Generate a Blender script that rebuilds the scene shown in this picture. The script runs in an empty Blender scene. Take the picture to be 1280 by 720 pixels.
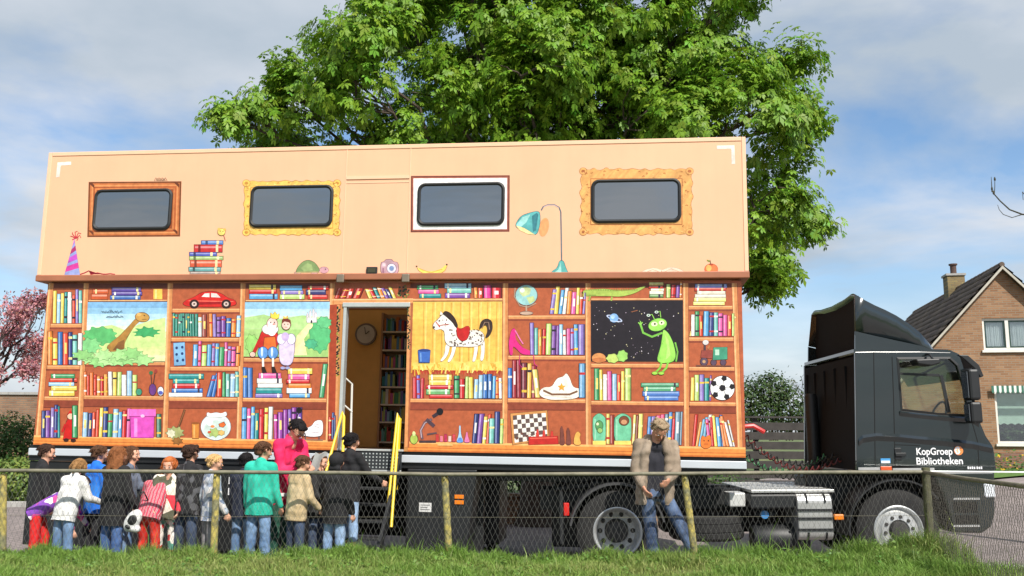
import bpy, bmesh, math, random
import numpy as np
from mathutils import Vector, Matrix

# ---------------------------------------------------------------- camera, world, sun, exposure
scene = bpy.context.scene
COL = scene.collection
CAM = Vector((0.0, -11.8, 1.68))
FPX, PITCH, ROLL = 1150.0, 0.15768, 0.00501        # focal length in pixels of a 1280-wide picture
_F = Vector((0, math.cos(PITCH), math.sin(PITCH)))
_R0 = Vector((1, 0, 0)); _U0 = _R0.cross(_F)
_R = _R0 * math.cos(ROLL) + _U0 * math.sin(ROLL)
_U = _U0 * math.cos(ROLL) - _R0 * math.sin(ROLL)
cd = bpy.data.cameras.new('camera'); cam = bpy.data.objects.new('camera', cd); COL.objects.link(cam)
cd.sensor_width = 36.0; cd.lens = 36.0 * FPX / 1280.0; cd.clip_end = 2000.0; cd.clip_start = 0.1
m = Matrix.Identity(4)
for i, v in enumerate((_R, _U, -_F)):
    for j in range(3): m[j][i] = v[j]
m.translation = CAM; cam.matrix_world = m
scene.camera = cam

SUN_EL, SUN_AZ = math.radians(47), math.radians(25)   # azimuth: degrees to the right of straight behind the camera
sun_dir = Vector((math.sin(SUN_AZ) * math.cos(SUN_EL), -math.cos(SUN_AZ) * math.cos(SUN_EL), math.sin(SUN_EL)))
sd = bpy.data.lights.new('sun', 'SUN'); sd.energy = 5.0; sd.angle = math.radians(0.55); sd.color = (1.0, 0.95, 0.87)
sun = bpy.data.objects.new('sun', sd); COL.objects.link(sun)
sun.rotation_euler = sun_dir.to_track_quat('Z', 'Y').to_euler(); sun.location = sun_dir * 60

world = bpy.data.worlds.new('World'); scene.world = world; world.use_nodes = True
nt = world.node_tree; nt.nodes.clear()
def wn(t): return nt.nodes.new(t)
sky = wn('ShaderNodeTexSky'); sky.sky_type = 'NISHITA'; sky.sun_disc = False
sky.sun_elevation = SUN_EL; sky.sun_rotation = math.atan2(sun_dir.x, sun_dir.y)
sky.air_density = 1.0; sky.dust_density = 0.6; sky.ozone_density = 1.6
tc = wn('ShaderNodeTexCoord')
sep = wn('ShaderNodeSeparateXYZ'); nt.links.new(tc.outputs['Generated'], sep.inputs[0])
# clouds lie in a flat layer: divide the direction by its height
mx = wn('ShaderNodeMath'); mx.operation = 'ADD'; mx.inputs[1].default_value = 0.16
ab = wn('ShaderNodeMath'); ab.operation = 'ABSOLUTE'; nt.links.new(sep.outputs['Z'], ab.inputs[0]); nt.links.new(ab.outputs[0], mx.inputs[0])
dv = wn('ShaderNodeVectorMath'); dv.operation = 'DIVIDE'
cmb = wn('ShaderNodeCombineXYZ')
for k in range(3): nt.links.new(mx.outputs[0], cmb.inputs[k])
nt.links.new(tc.outputs['Generated'], dv.inputs[0]); nt.links.new(cmb.outputs[0], dv.inputs[1])
mp = wn('ShaderNodeMapping'); nt.links.new(dv.outputs[0], mp.inputs[0])
mp.inputs['Location'].default_value = (3.1, 1.7, 0.4); mp.inputs['Scale'].default_value = (1.0, 1.0, 0.6)
n1 = wn('ShaderNodeTexNoise'); n1.inputs['Scale'].default_value = 1.15; n1.inputs['Detail'].default_value = 9; n1.inputs['Roughness'].default_value = 0.52
n1.inputs['Distortion'].default_value = 0.25
nt.links.new(mp.outputs[0], n1.inputs['Vector'])
cr = wn('ShaderNodeValToRGB'); cr.color_ramp.elements[0].position = 0.385; cr.color_ramp.elements[1].position = 0.545
cr.color_ramp.elements[0].color = (0.12, 0.12, 0.12, 1); cr.color_ramp.elements[1].color = (0.97, 0.97, 0.97, 1)
nt.links.new(n1.outputs['Fac'], cr.inputs[0])
n2 = wn('ShaderNodeTexNoise'); n2.inputs['Scale'].default_value = 1.6; n2.inputs['Detail'].default_value = 6
nt.links.new(mp.outputs[0], n2.inputs['Vector'])
cr2 = wn('ShaderNodeValToRGB'); cr2.color_ramp.elements[0].position = 0.36; cr2.color_ramp.elements[1].position = 0.62
cr2.color_ramp.elements[0].color = (6.0, 7.0, 8.1, 1); cr2.color_ramp.elements[1].color = (9.4, 9.8, 10.5, 1)
nt.links.new(n2.outputs['Fac'], cr2.inputs[0])
mixw = wn('ShaderNodeMix'); mixw.data_type = 'RGBA'
lowc = wn('ShaderNodeMapRange'); lowc.inputs['From Min'].default_value = 0.04; lowc.inputs['From Max'].default_value = 0.20; lowc.inputs['To Min'].default_value = 0.92; lowc.inputs['To Max'].default_value = 0.0
nt.links.new(ab.outputs[0], lowc.inputs['Value'])
mxx = wn('ShaderNodeMath'); mxx.operation = 'MAXIMUM'; nt.links.new(cr.outputs['Color'], mxx.inputs[0]); nt.links.new(lowc.outputs[0], mxx.inputs[1])
nt.links.new(mxx.outputs[0], mixw.inputs['Factor'])
hsv = wn('ShaderNodeHueSaturation'); hsv.inputs['Saturation'].default_value = 1.2; hsv.inputs['Value'].default_value = 2.05
nt.links.new(sky.outputs['Color'], hsv.inputs['Color']); nt.links.new(hsv.outputs['Color'], mixw.inputs['A']); nt.links.new(cr2.outputs['Color'], mixw.inputs['B'])
bg = wn('ShaderNodeBackground'); bg.inputs['Strength'].default_value = 0.069
nt.links.new(mixw.outputs['Result'], bg.inputs['Color'])
wo = wn('ShaderNodeOutputWorld'); nt.links.new(bg.outputs[0], wo.inputs[0])
vs = scene.view_settings; vs.view_transform = 'Standard'; vs.look = 'None'; vs.exposure = 0.24; vs.gamma = 1.0
scene.render.engine = 'CYCLES'
scene.cycles.max_bounces = 8; scene.cycles.transparent_max_bounces = 12

# ---------------------------------------------------------------- helpers
def lin(c):
    return tuple(((v / 255.0) / 12.92 if v / 255.0 <= 0.04045 else ((v / 255.0 + 0.055) / 1.055) ** 2.4) for v in c)
MATS = {}
def mat(name, rgb=None, rough=0.6, metal=0.0, var=0.12, vscale=6.0, bump=0.0, bscale=60.0, attr=False, spec=0.5, trans=0.0, coat=0.0, second=None, detail=6, streak=0.0):
    """procedural material: base colour (linear) broken by noise; attr = read the mesh's own colour attribute"""
    if name in MATS: return MATS[name]
    mt = bpy.data.materials.new(name); mt.use_nodes = True; t = mt.node_tree; N = t.nodes
    b = N['Principled BSDF']; b.inputs['Roughness'].default_value = rough; b.inputs['Metallic'].default_value = metal
    b.inputs['Specular IOR Level'].default_value = spec; b.inputs['Coat Weight'].default_value = coat
    co = N.new('ShaderNodeTexCoord')
    nz = N.new('ShaderNodeTexNoise'); nz.inputs['Scale'].default_value = vscale; nz.inputs['Detail'].default_value = detail; nz.inputs['Roughness'].default_value = 0.6
    t.links.new(co.outputs['Object'], nz.inputs['Vector'])
    if attr:
        at = N.new('ShaderNodeAttribute'); at.attribute_name = 'Col'; src = at.outputs['Color']
    else:
        rg = N.new('ShaderNodeRGB'); rg.outputs[0].default_value = (*rgb, 1); src = rg.outputs[0]
        if second:
            r2 = N.new('ShaderNodeRGB'); r2.outputs[0].default_value = (*second, 1)
            cr_ = N.new('ShaderNodeValToRGB'); cr_.color_ramp.elements[0].position = 0.42; cr_.color_ramp.elements[1].position = 0.6
            nn = N.new('ShaderNodeTexNoise'); nn.inputs['Scale'].default_value = vscale * 0.45; nn.inputs['Detail'].default_value = 5
            t.links.new(co.outputs['Object'], nn.inputs['Vector']); t.links.new(nn.outputs['Fac'], cr_.inputs[0])
            mm = N.new('ShaderNodeMix'); mm.data_type = 'RGBA'
            t.links.new(cr_.outputs['Color'], mm.inputs['Factor']); t.links.new(src, mm.inputs['A']); t.links.new(r2.outputs[0], mm.inputs['B'])
            src = mm.outputs['Result']
    mr = N.new('ShaderNodeMapRange'); mr.inputs['From Min'].default_value = 0.25; mr.inputs['From Max'].default_value = 0.75
    mr.inputs['To Min'].default_value = 1 - var; mr.inputs['To Max'].default_value = 1 + var
    t.links.new(nz.outputs['Fac'], mr.inputs['Value'])
    if streak:                                         # faint rain streaks down the surface
        sm_ = N.new('ShaderNodeMapping'); sm_.inputs['Scale'].default_value = (7, 7, .35); t.links.new(co.outputs['Object'], sm_.inputs[0])
        sn = N.new('ShaderNodeTexNoise'); sn.inputs['Scale'].default_value = 1.5; sn.inputs['Detail'].default_value = 7; t.links.new(sm_.outputs[0], sn.inputs['Vector'])
        s2 = N.new('ShaderNodeMapRange'); s2.inputs['From Min'].default_value = .3; s2.inputs['From Max'].default_value = .7; s2.inputs['To Min'].default_value = 1 - streak; s2.inputs['To Max'].default_value = 1 + streak * .4; t.links.new(sn.outputs['Fac'], s2.inputs['Value'])
        mm2 = N.new('ShaderNodeMath'); mm2.operation = 'MULTIPLY'; t.links.new(mr.outputs[0], mm2.inputs[0]); t.links.new(s2.outputs[0], mm2.inputs[1]); mr = mm2
    ml = N.new('ShaderNodeVectorMath'); ml.operation = 'SCALE'
    t.links.new(src, ml.inputs[0]); t.links.new(mr.outputs[0], ml.inputs['Scale'])
    t.links.new(ml.outputs[0], b.inputs['Base Color'])
    if bump:
        nb = N.new('ShaderNodeTexNoise'); nb.inputs['Scale'].default_value = bscale; nb.inputs['Detail'].default_value = 5
        t.links.new(co.outputs['Object'], nb.inputs['Vector'])
        bp = N.new('ShaderNodeBump'); bp.inputs['Strength'].default_value = bump; bp.inputs['Distance'].default_value = 0.02
        t.links.new(nb.outputs['Fac'], bp.inputs['Height']); t.links.new(bp.outputs[0], b.inputs['Normal'])
    if trans:
        tr_ = N.new('ShaderNodeBsdfTranslucent'); t.links.new(ml.outputs[0], tr_.inputs['Color'])
        ms = N.new('ShaderNodeMixShader'); ms.inputs[0].default_value = trans
        t.links.new(b.outputs[0], ms.inputs[1]); t.links.new(tr_.outputs[0], ms.inputs[2])
        t.links.new(ms.outputs[0], N['Material Output'].inputs[0])
    MATS[name] = mt
    return mt
def glass(name, tint=(0.6, 0.65, 0.65), alpha=0.35, rough=0.02):
    """thin window glass: a reflective coat over a part-transparent tint"""
    if name in MATS: return MATS[name]
    mt = bpy.data.materials.new(name); mt.use_nodes = True; t = mt.node_tree; N = t.nodes; N.clear()
    o = N.new('ShaderNodeOutputMaterial'); tb = N.new('ShaderNodeBsdfTransparent'); tb.inputs[0].default_value = (*tint, 1)
    g = N.new('ShaderNodeBsdfGlossy'); g.inputs['Roughness'].default_value = rough; g.inputs['Color'].default_value = (0.95, 0.97, 1, 1)
    nz = N.new('ShaderNodeTexNoise'); nz.inputs['Scale'].default_value = 1.2
    bp = N.new('ShaderNodeBump'); bp.inputs['Strength'].default_value = 0.03; bp.inputs['Distance'].default_value = 0.05
    t.links.new(nz.outputs['Fac'], bp.inputs['Height']); t.links.new(bp.outputs[0], g.inputs['Normal'])
    lw = N.new('ShaderNodeLayerWeight'); lw.inputs[0].default_value = .5
    fr = N.new('ShaderNodeMath'); fr.operation = 'POWER'; fr.inputs[1].default_value = 4.0; t.links.new(lw.outputs['Facing'], fr.inputs[0])
    ad = N.new('ShaderNodeMath'); ad.operation = 'ADD'; ad.inputs[1].default_value = alpha; ad.use_clamp = True
    t.links.new(fr.outputs[0], ad.inputs[0])
    mx_ = N.new('ShaderNodeMixShader'); t.links.new(ad.outputs[0], mx_.inputs[0]); t.links.new(tb.outputs[0], mx_.inputs[1]); t.links.new(g.outputs[0], mx_.inputs[2])
    t.links.new(mx_.outputs[0], o.inputs[0]); MATS[name] = mt
    return mt

def ray(px, py):
    return (_F * FPX + _R * (px - 640) + _U * (360 - py)).normalized()
def at_y(px, py, y):
    d = ray(px, py); return CAM + d * ((y - CAM.y) / d.y)
def at_z(px, py, z):
    d = ray(px, py); return CAM + d * ((z - CAM.z) / d.z)

class MB:
    """collects shapes; build() links them as one mesh object"""
    def __init__(s): s.v = []; s.f = []; s.mi = []; s.cur = 0
    def m(s, i): s.cur = i; return s
    def add(s, vs, fs):
        o = len(s.v); s.v.extend(tuple(x) for x in vs)
        for f in fs: s.f.append(tuple(o + i for i in f)); s.mi.append(s.cur)
        return s
    def box(s, x0, x1, y0, y1, z0, z1):
        return s.add([(x0,y0,z0),(x1,y0,z0),(x1,y1,z0),(x0,y1,z0),(x0,y0,z1),(x1,y0,z1),(x1,y1,z1),(x0,y1,z1)],
                     [(0,3,2,1),(4,5,6,7),(0,1,5,4),(1,2,6,5),(2,3,7,6),(3,0,4,7)])
    def tube(s, pts, r, n=8, closed=False):
        pts = [Vector(p) for p in pts]; k = len(pts)
        rs = r if isinstance(r, (list, tuple)) else [r] * k
        rings = []; ref = None
        for i, p in enumerate(pts):
            if closed: d = pts[(i + 1) % k] - pts[i - 1]
            else: d = (pts[min(i + 1, k - 1)] - pts[max(i - 1, 0)])
            d.normalize()
            if ref is None: ref = Vector((0, 0, 1)) if abs(d.z) < 0.9 else Vector((1, 0, 0))
            u = d.cross(ref).normalized(); w = u.cross(d).normalized(); ref = w
            rings.append([p + (u * math.cos(2 * math.pi * a / n) + w * math.sin(2 * math.pi * a / n)) * rs[i] for a in range(n)])
        vs = [q for rr in rings for q in rr]; fs = []
        for i in range(k if closed else k - 1):
            a0 = i * n; b0 = ((i + 1) % k) * n
            for a in range(n): fs.append((a0 + a, a0 + (a + 1) % n, b0 + (a + 1) % n, b0 + a))
        if not closed:
            fs.append(tuple(range(n))[::-1]); fs.append(tuple((k - 1) * n + a for a in range(n)))
        return s.add(vs, fs)
    def lathe(s, prof, c, axis='y', n=32, cap=True):
        """prof: (radius, height along the axis)"""
        vs = []; fs = []; k = len(prof)
        for (r, h) in prof:
            for a in range(n):
                ca, sa = r * math.cos(2 * math.pi * a / n), r * math.sin(2 * math.pi * a / n)
                vs.append({'y': (c[0] + ca, c[1] + h, c[2] + sa), 'z': (c[0] + ca, c[1] + sa, c[2] + h), 'x': (c[0] + h, c[1] + ca, c[2] + sa)}[axis])
        for i in range(k - 1):
            for a in range(n): fs.append((i * n + a, i * n + (a + 1) % n, (i + 1) * n + (a + 1) % n, (i + 1) * n + a))
        if cap:
            fs.append(tuple(range(n))[::-1]); fs.append(tuple((k - 1) * n + a for a in range(n)))
        return s.add(vs, fs)
    def prism(s, poly, y0, y1):
        """poly in (x, z), extruded along y"""
        n = len(poly)
        vs = [(p[0], y0, p[1]) for p in poly] + [(p[0], y1, p[1]) for p in poly]
        fs = [tuple(range(n)), tuple(range(2 * n - 1, n - 1, -1))] + [(i, i + n, (i + 1) % n + n, (i + 1) % n) for i in range(n)]
        return s.add(vs, fs)
    def build(s, name, mats, parent=None, smooth=False, bevel=0, fix=True):
        me = bpy.data.meshes.new(name); me.from_pydata(s.v, [], s.f)
        for mm in (mats if isinstance(mats, (list, tuple)) else [mats]): me.materials.append(mm)
        me.polygons.foreach_set('material_index', s.mi)
        if fix:
            bm = bmesh.new(); bm.from_mesh(me); bmesh.ops.recalc_face_normals(bm, faces=bm.faces); bm.to_mesh(me); bm.free()
        if smooth: me.polygons.foreach_set('use_smooth', [True] * len(me.polygons))
        me.update()
        o = bpy.data.objects.new(name, me); COL.objects.link(o)
        if parent: o.parent = parent
        if bevel:
            bv = o.modifiers.new('bevel', 'BEVEL'); bv.width = bevel; bv.segments = 2; bv.limit_method = 'ANGLE'; bv.angle_limit = math.radians(35)
        if smooth:
            try:
                me.set_sharp_from_angle(angle=math.radians(40))
            except Exception: pass
        return o
def tag(o, label=None, cat=None, group=None, kind=None):
    if label: o['label'] = label
    if cat: o['category'] = cat
    if group: o['group'] = group
    if kind: o['kind'] = kind
    return o
def empty(name, loc=(0, 0, 0), rz=0.0):
    o = bpy.data.objects.new(name, None); o.empty_display_size = 0.2; COL.objects.link(o)
    o.location = loc; o.rotation_euler = (0, 0, rz); return o
def copy_tree(o, parent=None):
    c = o.copy(); COL.objects.link(c); c.parent = parent
    for ch in list(o.children): copy_tree(ch, c)
    return c
def np_mesh(name, verts, faces, mats, cols=None, parent=None, smooth=False):
    """verts Nx3, faces Mxk (k fixed), cols Nx3 linear colour per vertex"""
    me = bpy.data.meshes.new(name); nv = len(verts); nf, k = faces.shape
    me.vertices.add(nv); me.vertices.foreach_set('co', np.ascontiguousarray(verts, dtype=np.float32).ravel())
    me.loops.add(nf * k); me.loops.foreach_set('vertex_index', np.ascontiguousarray(faces, dtype=np.int32).ravel())
    me.polygons.add(nf); me.polygons.foreach_set('loop_start', np.arange(0, nf * k, k, dtype=np.int32))
    me.polygons.foreach_set('loop_total', np.full(nf, k, dtype=np.int32))
    if cols is not None:
        ca = me.color_attributes.new('Col', 'FLOAT_COLOR', 'POINT')
        c4 = np.ones((nv, 4), dtype=np.float32); c4[:, :3] = cols; ca.data.foreach_set('color', c4.ravel())
    me.update(calc_edges=True)
    if smooth: me.polygons.foreach_set('use_smooth', [True] * nf)
    for mm in (mats if isinstance(mats, (list, tuple)) else [mats]): me.materials.append(mm)
    o = bpy.data.objects.new(name, me); COL.objects.link(o)
    if parent: o.parent = parent
    return o
def text_mesh(name, body, size, mt, parent, loc, rot=(math.pi / 2, 0, 0), width=None, extrude=0.001, bold=0.0):
    cu = bpy.data.curves.new(name, 'FONT'); cu.body = body; cu.size = size; cu.extrude = extrude; cu.offset = bold
    to = bpy.data.objects.new(name, cu); COL.objects.link(to)
    dg = bpy.context.evaluated_depsgraph_get(); me = bpy.data.meshes.new_from_object(to.evaluated_get(dg))
    bpy.data.objects.remove(to)
    if width:
        xs = [v.co.x for v in me.vertices]; k = width / (max(xs) - min(xs))
        for v in me.vertices: v.co.x *= k
    me.materials.clear(); me.materials.append(mt)
    o = bpy.data.objects.new(name, me); COL.objects.link(o); o.parent = parent; o.location = loc; o.rotation_euler = rot
    return o

# leaves ---------------------------------------------------------
def leaves(centers, normals, size, rng, kind='simple', spread=0.5, jitter=0.35):
    """arrays of quads: one quad for a simple leaf, six drooping leaflets for a palmate leaf"""
    n = len(centers)
    nn = normals + rng.normal(0, jitter, (n, 3)); nn /= np.linalg.norm(nn, axis=1)[:, None] + 1e-9
    a = rng.normal(size=(n, 3)); u = np.cross(nn, a); u /= np.linalg.norm(u, axis=1)[:, None] + 1e-9
    w = np.cross(nn, u)
    sz = size * rng.uniform(0.7, 1.25, n)[:, None]
    V = []; 
    if kind == 'simple':
        tip = centers + u * sz; ms = centers + u * sz * 0.5
        V = np.stack([centers, ms + w * sz * 0.27 + nn * sz * 0.06, tip - nn * sz * 0.1, ms - w * sz * 0.27 + nn * sz * 0.06], 1)
        return V.reshape(-1, 3), np.arange(n * 4).reshape(-1, 4), np.repeat(np.arange(n), 4)
    out = []
    k = 6
    for j in range(k):
        an = 2 * math.pi * (j / (k + 0.6)) + rng.normal(0, 0.08, n)
        d = u * np.cos(an)[:, None] + w * np.sin(an)[:, None]; p = -u * np.sin(an)[:, None] + w * np.cos(an)[:, None]
        L = sz * rng.uniform(0.75, 1.1, n)[:, None]; dr = rng.uniform(0.25, 0.75, n)[:, None]
        dw = np.array([0, 0, -1.0])
        side = centers + d * L * 0.60 + dw * L * dr * 0.24
        out.append(np.stack([centers + d * L * 0.06, side + p * L * 0.25, centers + d * L * 0.93 + dw * L * dr * 0.75, side - p * L * 0.25], 1))
    V = np.stack(out, 1).reshape(-1, 3)
    return V, np.arange(n * k * 4).reshape(-1, 4), np.repeat(np.arange(n), 4 * k)
def ellipsoid_points(c, r, n, rng, inner=0.72):
    d = rng.normal(size=(n, 3)); d /= np.linalg.norm(d, axis=1)[:, None]
    return np.array(c) + d * np.array(r) * rng.uniform(inner, 1.0, n)[:, None], d
def vary(base, idx, n, rng, amt=0.25, hue=0.12):
    b = np.array(base)[None, :] * rng.uniform(1 - amt, 1 + amt, (n, 1)) * (1 + rng.normal(0, hue, (n, 3)) * np.array([1, .35, .8]))
    return np.clip(b, 0.003, 0.9)[idx]
LEAF = mat('leaf_surface', attr=True, rough=0.5, var=0.1, vscale=3, trans=0.32, spec=0.35)
BARK = mat('bark', (0.075, 0.055, 0.04), rough=0.9, var=0.4, vscale=9, bump=0.6, bscale=30)
def bush(name, lobes, size, base, n, rng, label, cat, stem=0.03, group=None):
    """a shrub or hedge: woody stems in the middle, leaves through every lobe; lobes = (centre, radii) in world"""
    cx = sum(l[0][0] for l in lobes) / len(lobes); cy = sum(l[0][1] for l in lobes) / len(lobes)
    z0 = min(l[0][2] - l[1][2] for l in lobes)
    root = empty(name, (cx, cy, z0))
    P = []; D = []
    tot = sum(l[1][0] * l[1][2] + l[1][0] * l[1][1] for l in lobes)
    for c, r in lobes:
        k = max(20, int(n * (r[0] * r[2] + r[0] * r[1]) / tot)); p, d = ellipsoid_points(c, r, k, rng, 0.6); P.append(p); D.append(d)
    P = np.concatenate(P); D = np.concatenate(D)
    keep = P[:, 2] > z0 + 0.02; P = P[keep]; D = D[keep]
    D = D + np.array([0, -0.1, 0.5])
    V, Fc, idx = leaves(P, D, size, rng, jitter=0.55)
    o = np_mesh('foliage', V - np.array([cx, cy, z0]), Fc, LEAF, vary(base, idx, len(P), rng), root); o['kind'] = 'stuff'
    mb = MB()
    for c, r in lobes:
        for q in range(3):
            b = Vector((c[0] - cx + rng.uniform(-.3, .3) * r[0], c[1] - cy + rng.uniform(-.3, .3) * r[1], 0))
            t_ = Vector((c[0] - cx + rng.uniform(-.6, .6) * r[0], c[1] - cy + rng.uniform(-.6, .6) * r[1], c[2] - z0 + r[2] * 0.6))
            mb.tube([b, b.lerp(t_, .5) + Vector((0.03, 0, 0.03)), t_], [stem, stem * .7, stem * .3], 5)
    mb.build('stem', BARK, root, smooth=True)['kind'] = 'stuff'
    tag(root, label, cat, group)
    return root

# ---------------------------------------------------------------- the setting
rng = np.random.default_rng(11)
def sst(a, b, x):
    t = min(1.0, max(0.0, (x - a) / (b - a))); return t * t * (3 - 2 * t)
def gh(x, y):
    """the street lies flat and climbs gently towards the brick house on the right"""
    return 0.72 * sst(6, 14, x) * sst(2, 12, y) + 0.05 * sst(1.5, 5.5, x)
def sheet(name, x0, x1, y0, y1, nx, ny, dz, mt, hf=gh):
    V = []; Fq = []
    for j in range(ny + 1):
        for i in range(nx + 1):
            x = x0 + (x1 - x0) * i / nx; y = y0 + (y1 - y0) * j / ny; V.append((x, y, hf(x, y) + dz))
    for j in range(ny):
        for i in range(nx):
            a = j * (nx + 1) + i; Fq.append((a, a + 1, a + nx + 2, a + nx + 1))
    o = np_mesh(name, np.array(V), np.array(Fq), mt, smooth=True); o['kind'] = 'structure'; return o
def brick_mat(name, c1, c2, mortar, scale, bw=0.5, rh=0.25, ms=0.02, bump=0.5, var=0.2, rough=0.85, rot=(0, 0, 0)):
    mt = bpy.data.materials.new(name); mt.use_nodes = True; t = mt.node_tree; N = t.nodes; b = N['Principled BSDF']
    b.inputs['Roughness'].default_value = rough
    co = N.new('ShaderNodeTexCoord'); mp_ = N.new('ShaderNodeMapping'); mp_.inputs['Rotation'].default_value = rot
    t.links.new(co.outputs['Object'], mp_.inputs[0])
    br = N.new('ShaderNodeTexBrick'); br.inputs['Scale'].default_value = scale; br.inputs['Brick Width'].default_value = bw; br.inputs['Row Height'].default_value = rh
    br.inputs['Mortar Size'].default_value = ms; br.inputs['Color1'].default_value = (*c1, 1); br.inputs['Color2'].default_value = (*c2, 1); br.inputs['Mortar'].default_value = (*mortar, 1)
    t.links.new(mp_.outputs[0], br.inputs['Vector'])
    nz = N.new('ShaderNodeTexNoise'); nz.inputs['Scale'].default_value = 1.3; nz.inputs['Detail'].default_value = 8; t.links.new(co.outputs['Object'], nz.inputs['Vector'])
    mr = N.new('ShaderNodeMapRange'); mr.inputs['From Min'].default_value = .25; mr.inputs['From Max'].default_value = .75; mr.inputs['To Min'].default_value = 1 - var; mr.inputs['To Max'].default_value = 1 + var
    t.links.new(nz.outputs['Fac'], mr.inputs['Value'])
    ml = N.new('ShaderNodeVectorMath'); ml.operation = 'SCALE'; t.links.new(br.outputs['Color'], ml.inputs[0]); t.links.new(mr.outputs[0], ml.inputs['Scale'])
    t.links.new(ml.outputs[0], b.inputs['Base Color'])
    bp = N.new('ShaderNodeBump'); bp.inputs['Strength'].default_value = bump; bp.inputs['Distance'].default_value = 0.01; bp.invert = True
    t.links.new(br.outputs['Fac'], bp.inputs['Height']); t.links.new(bp.outputs[0], b.inputs['Normal'])
    MATS[name] = mt; return mt
GRASSG = mat('grass_ground', (0.075, 0.12, 0.03), rough=0.95, var=0.35, vscale=1.5, second=(0.13, 0.14, 0.05))
PAVER = brick_mat('clay_pavers', (0.235, 0.19, 0.18), (0.30, 0.255, 0.245), (0.16, 0.14, 0.13), 4.6, 0.95, 0.48, 0.03, 0.4)
ROADM = brick_mat('road_bricks', (0.20, 0.165, 0.155), (0.26, 0.215, 0.20), (0.13, 0.115, 0.11), 4.6, 0.95, 0.48, 0.03, 0.4, rot=(0, 0, 0.78))
KERB = mat('kerb_concrete', (0.36, 0.35, 0.33), rough=0.9, var=0.2, vscale=5, bump=0.2)
def uneven(name, xs, ys, dz, mt):
    V = [(x, y, gh(x, y) + dz) for y in ys for x in xs]; n = len(xs)
    o = np_mesh(name, np.array(V), np.array([(j * n + i, j * n + i + 1, (j + 1) * n + i + 1, (j + 1) * n + i) for j in range(len(ys) - 1) for i in range(n - 1)]), mt, smooth=True); o['kind'] = 'structure'; return o
uneven('ground', [-400, -200, -100, -60, -30, -10, 0] + [1 + .5 * i for i in range(30)] + [20, 30, 60, 120, 250, 400], [-60, -20, 0] + [1 + .5 * i for i in range(26)] + [18, 22, 30, 50, 100, 250, 700], -0.08, GRASSG)
sheet('road', -60, 60, -0.45, 9.5, 240, 24, 0.0, ROADM)
sheet('pavement', -60, 60, -14, -0.60, 240, 14, 0.12, PAVER)
mb = MB()
for i in range(60):
    x0 = -30 + i; mb.box(x0 + .004, x0 + .996, -0.60, -0.45, -0.1, 0.125 + gh(x0 + .5, 0))
o = mb.build('kerb', KERB, bevel=0.012); o['kind'] = 'structure'
sheet('driveway', 6.0, 40, 9.5, 20, 68, 22, 0.004, PAVER)
mb = MB()
for i in range(40):
    x0 = -36 + i; mb.box(x0 + .004, x0 + .996, 9.5, 9.65, -0.1, 0.12)
o = mb.build('far_kerb', KERB, bevel=0.012); o['kind'] = 'structure'
def vh(x, y):
    n = 0.022 * math.sin(x * 1.7 + y) + 0.016 * math.sin(x * 4.1 - 2 * y) + 0.012 * math.sin(y * 5 + x * 2.3)
    return 0.335 - 0.035 * math.exp(-((x - 1.35) / .6) ** 2) + n + 0.085 * sst(2.6, 5.0, x) - 0.34 * sst(-1.30, -1.06, y)
FENCE_Y = -1.40
sheet('verge', -40, 4.72, -13.5, -1.04, 180, 110, 0.0, GRASSG, vh)

def make_grass(n):
    x = rng.uniform(-7.6, 4.75, n); y = -1.16 - rng.beta(1.0, 1.25, n) * 2.2
    tall = rng.uniform(0.5, 1.0, n)
    hgt = np.array([(0.085 + 0.065 * sst(-2.2, -1.35, yy) + (0.12 * sst(1.9, 4.4, xx)) * (0.55 + 0.45 * sst(-2.6, -1.5, yy))) for xx, yy in zip(x, y)])
    clump = 0.72 + 0.4 * (np.sin(x * 3.1 + np.sin(y * 4) * 1.3) * np.sin(y * 5.3 + x)) + 0.25 * np.sin(x * 11.3 + y * 7)
    hgt = 1.18 * hgt * tall * np.clip(clump, 0.35, 1.5)
    spike = rng.random(n) < 0.012; hgt = np.where(spike, hgt * 2.1, hgt)
    z = np.array([vh(a, b) for a, b in zip(x, y)])
    base = np.stack([x, y, z - 0.01], 1)
    an = rng.uniform(0, 2 * math.pi, n); w = np.stack([np.cos(an), np.sin(an), np.zeros(n)], 1) * (rng.uniform(0.0025, 0.006, n))[:, None]
    la = rng.uniform(0, 2 * math.pi, n); ln = np.stack([np.cos(la), np.sin(la), np.zeros(n)], 1) * (hgt * rng.uniform(0.1, 0.9, n))[:, None]
    up = np.array([0, 0, 1.0])
    mid = base + up * (hgt * 0.6)[:, None] + ln * 0.3; tip = base + up * (hgt * 0.95)[:, None] + ln
    V = np.stack([base - w, base + w, mid + w * .8, mid - w * .8, tip], 1).reshape(-1, 3)
    i0 = np.arange(n) * 5
    Fc = np.concatenate([np.stack([i0, i0 + 1, i0 + 2], 1), np.stack([i0, i0 + 2, i0 + 3], 1), np.stack([i0 + 3, i0 + 2, i0 + 4], 1)])
    patch = 0.5 + 0.5 * np.sin(x * 1.3 + 2 * np.sin(y * 1.7 + x * .4)) * np.sin(y * 2.7 + x * .7)
    dry = np.clip(patch * 0.75 + rng.normal(0, 0.25, n) - 0.12 - 0.15 * (x > 2) - 0.2 * (y > -1.6), 0, 1)[:, None]
    c = np.array([0.17, 0.295, 0.05])[None] * (1 - dry) + np.array([0.33, 0.34, 0.12])[None] * dry
    c = c * rng.uniform(0.7, 1.35, (n, 1))
    o = np_mesh('grass', V, Fc, mat('grass_blade', attr=True, rough=0.55, var=0.1, trans=0.3, spec=0.3), np.repeat(c, 5, 0))
    tag(o, 'rough grass and weeds growing along the foot of the wire fence', 'grass', kind='stuff')
make_grass(120000)
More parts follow.
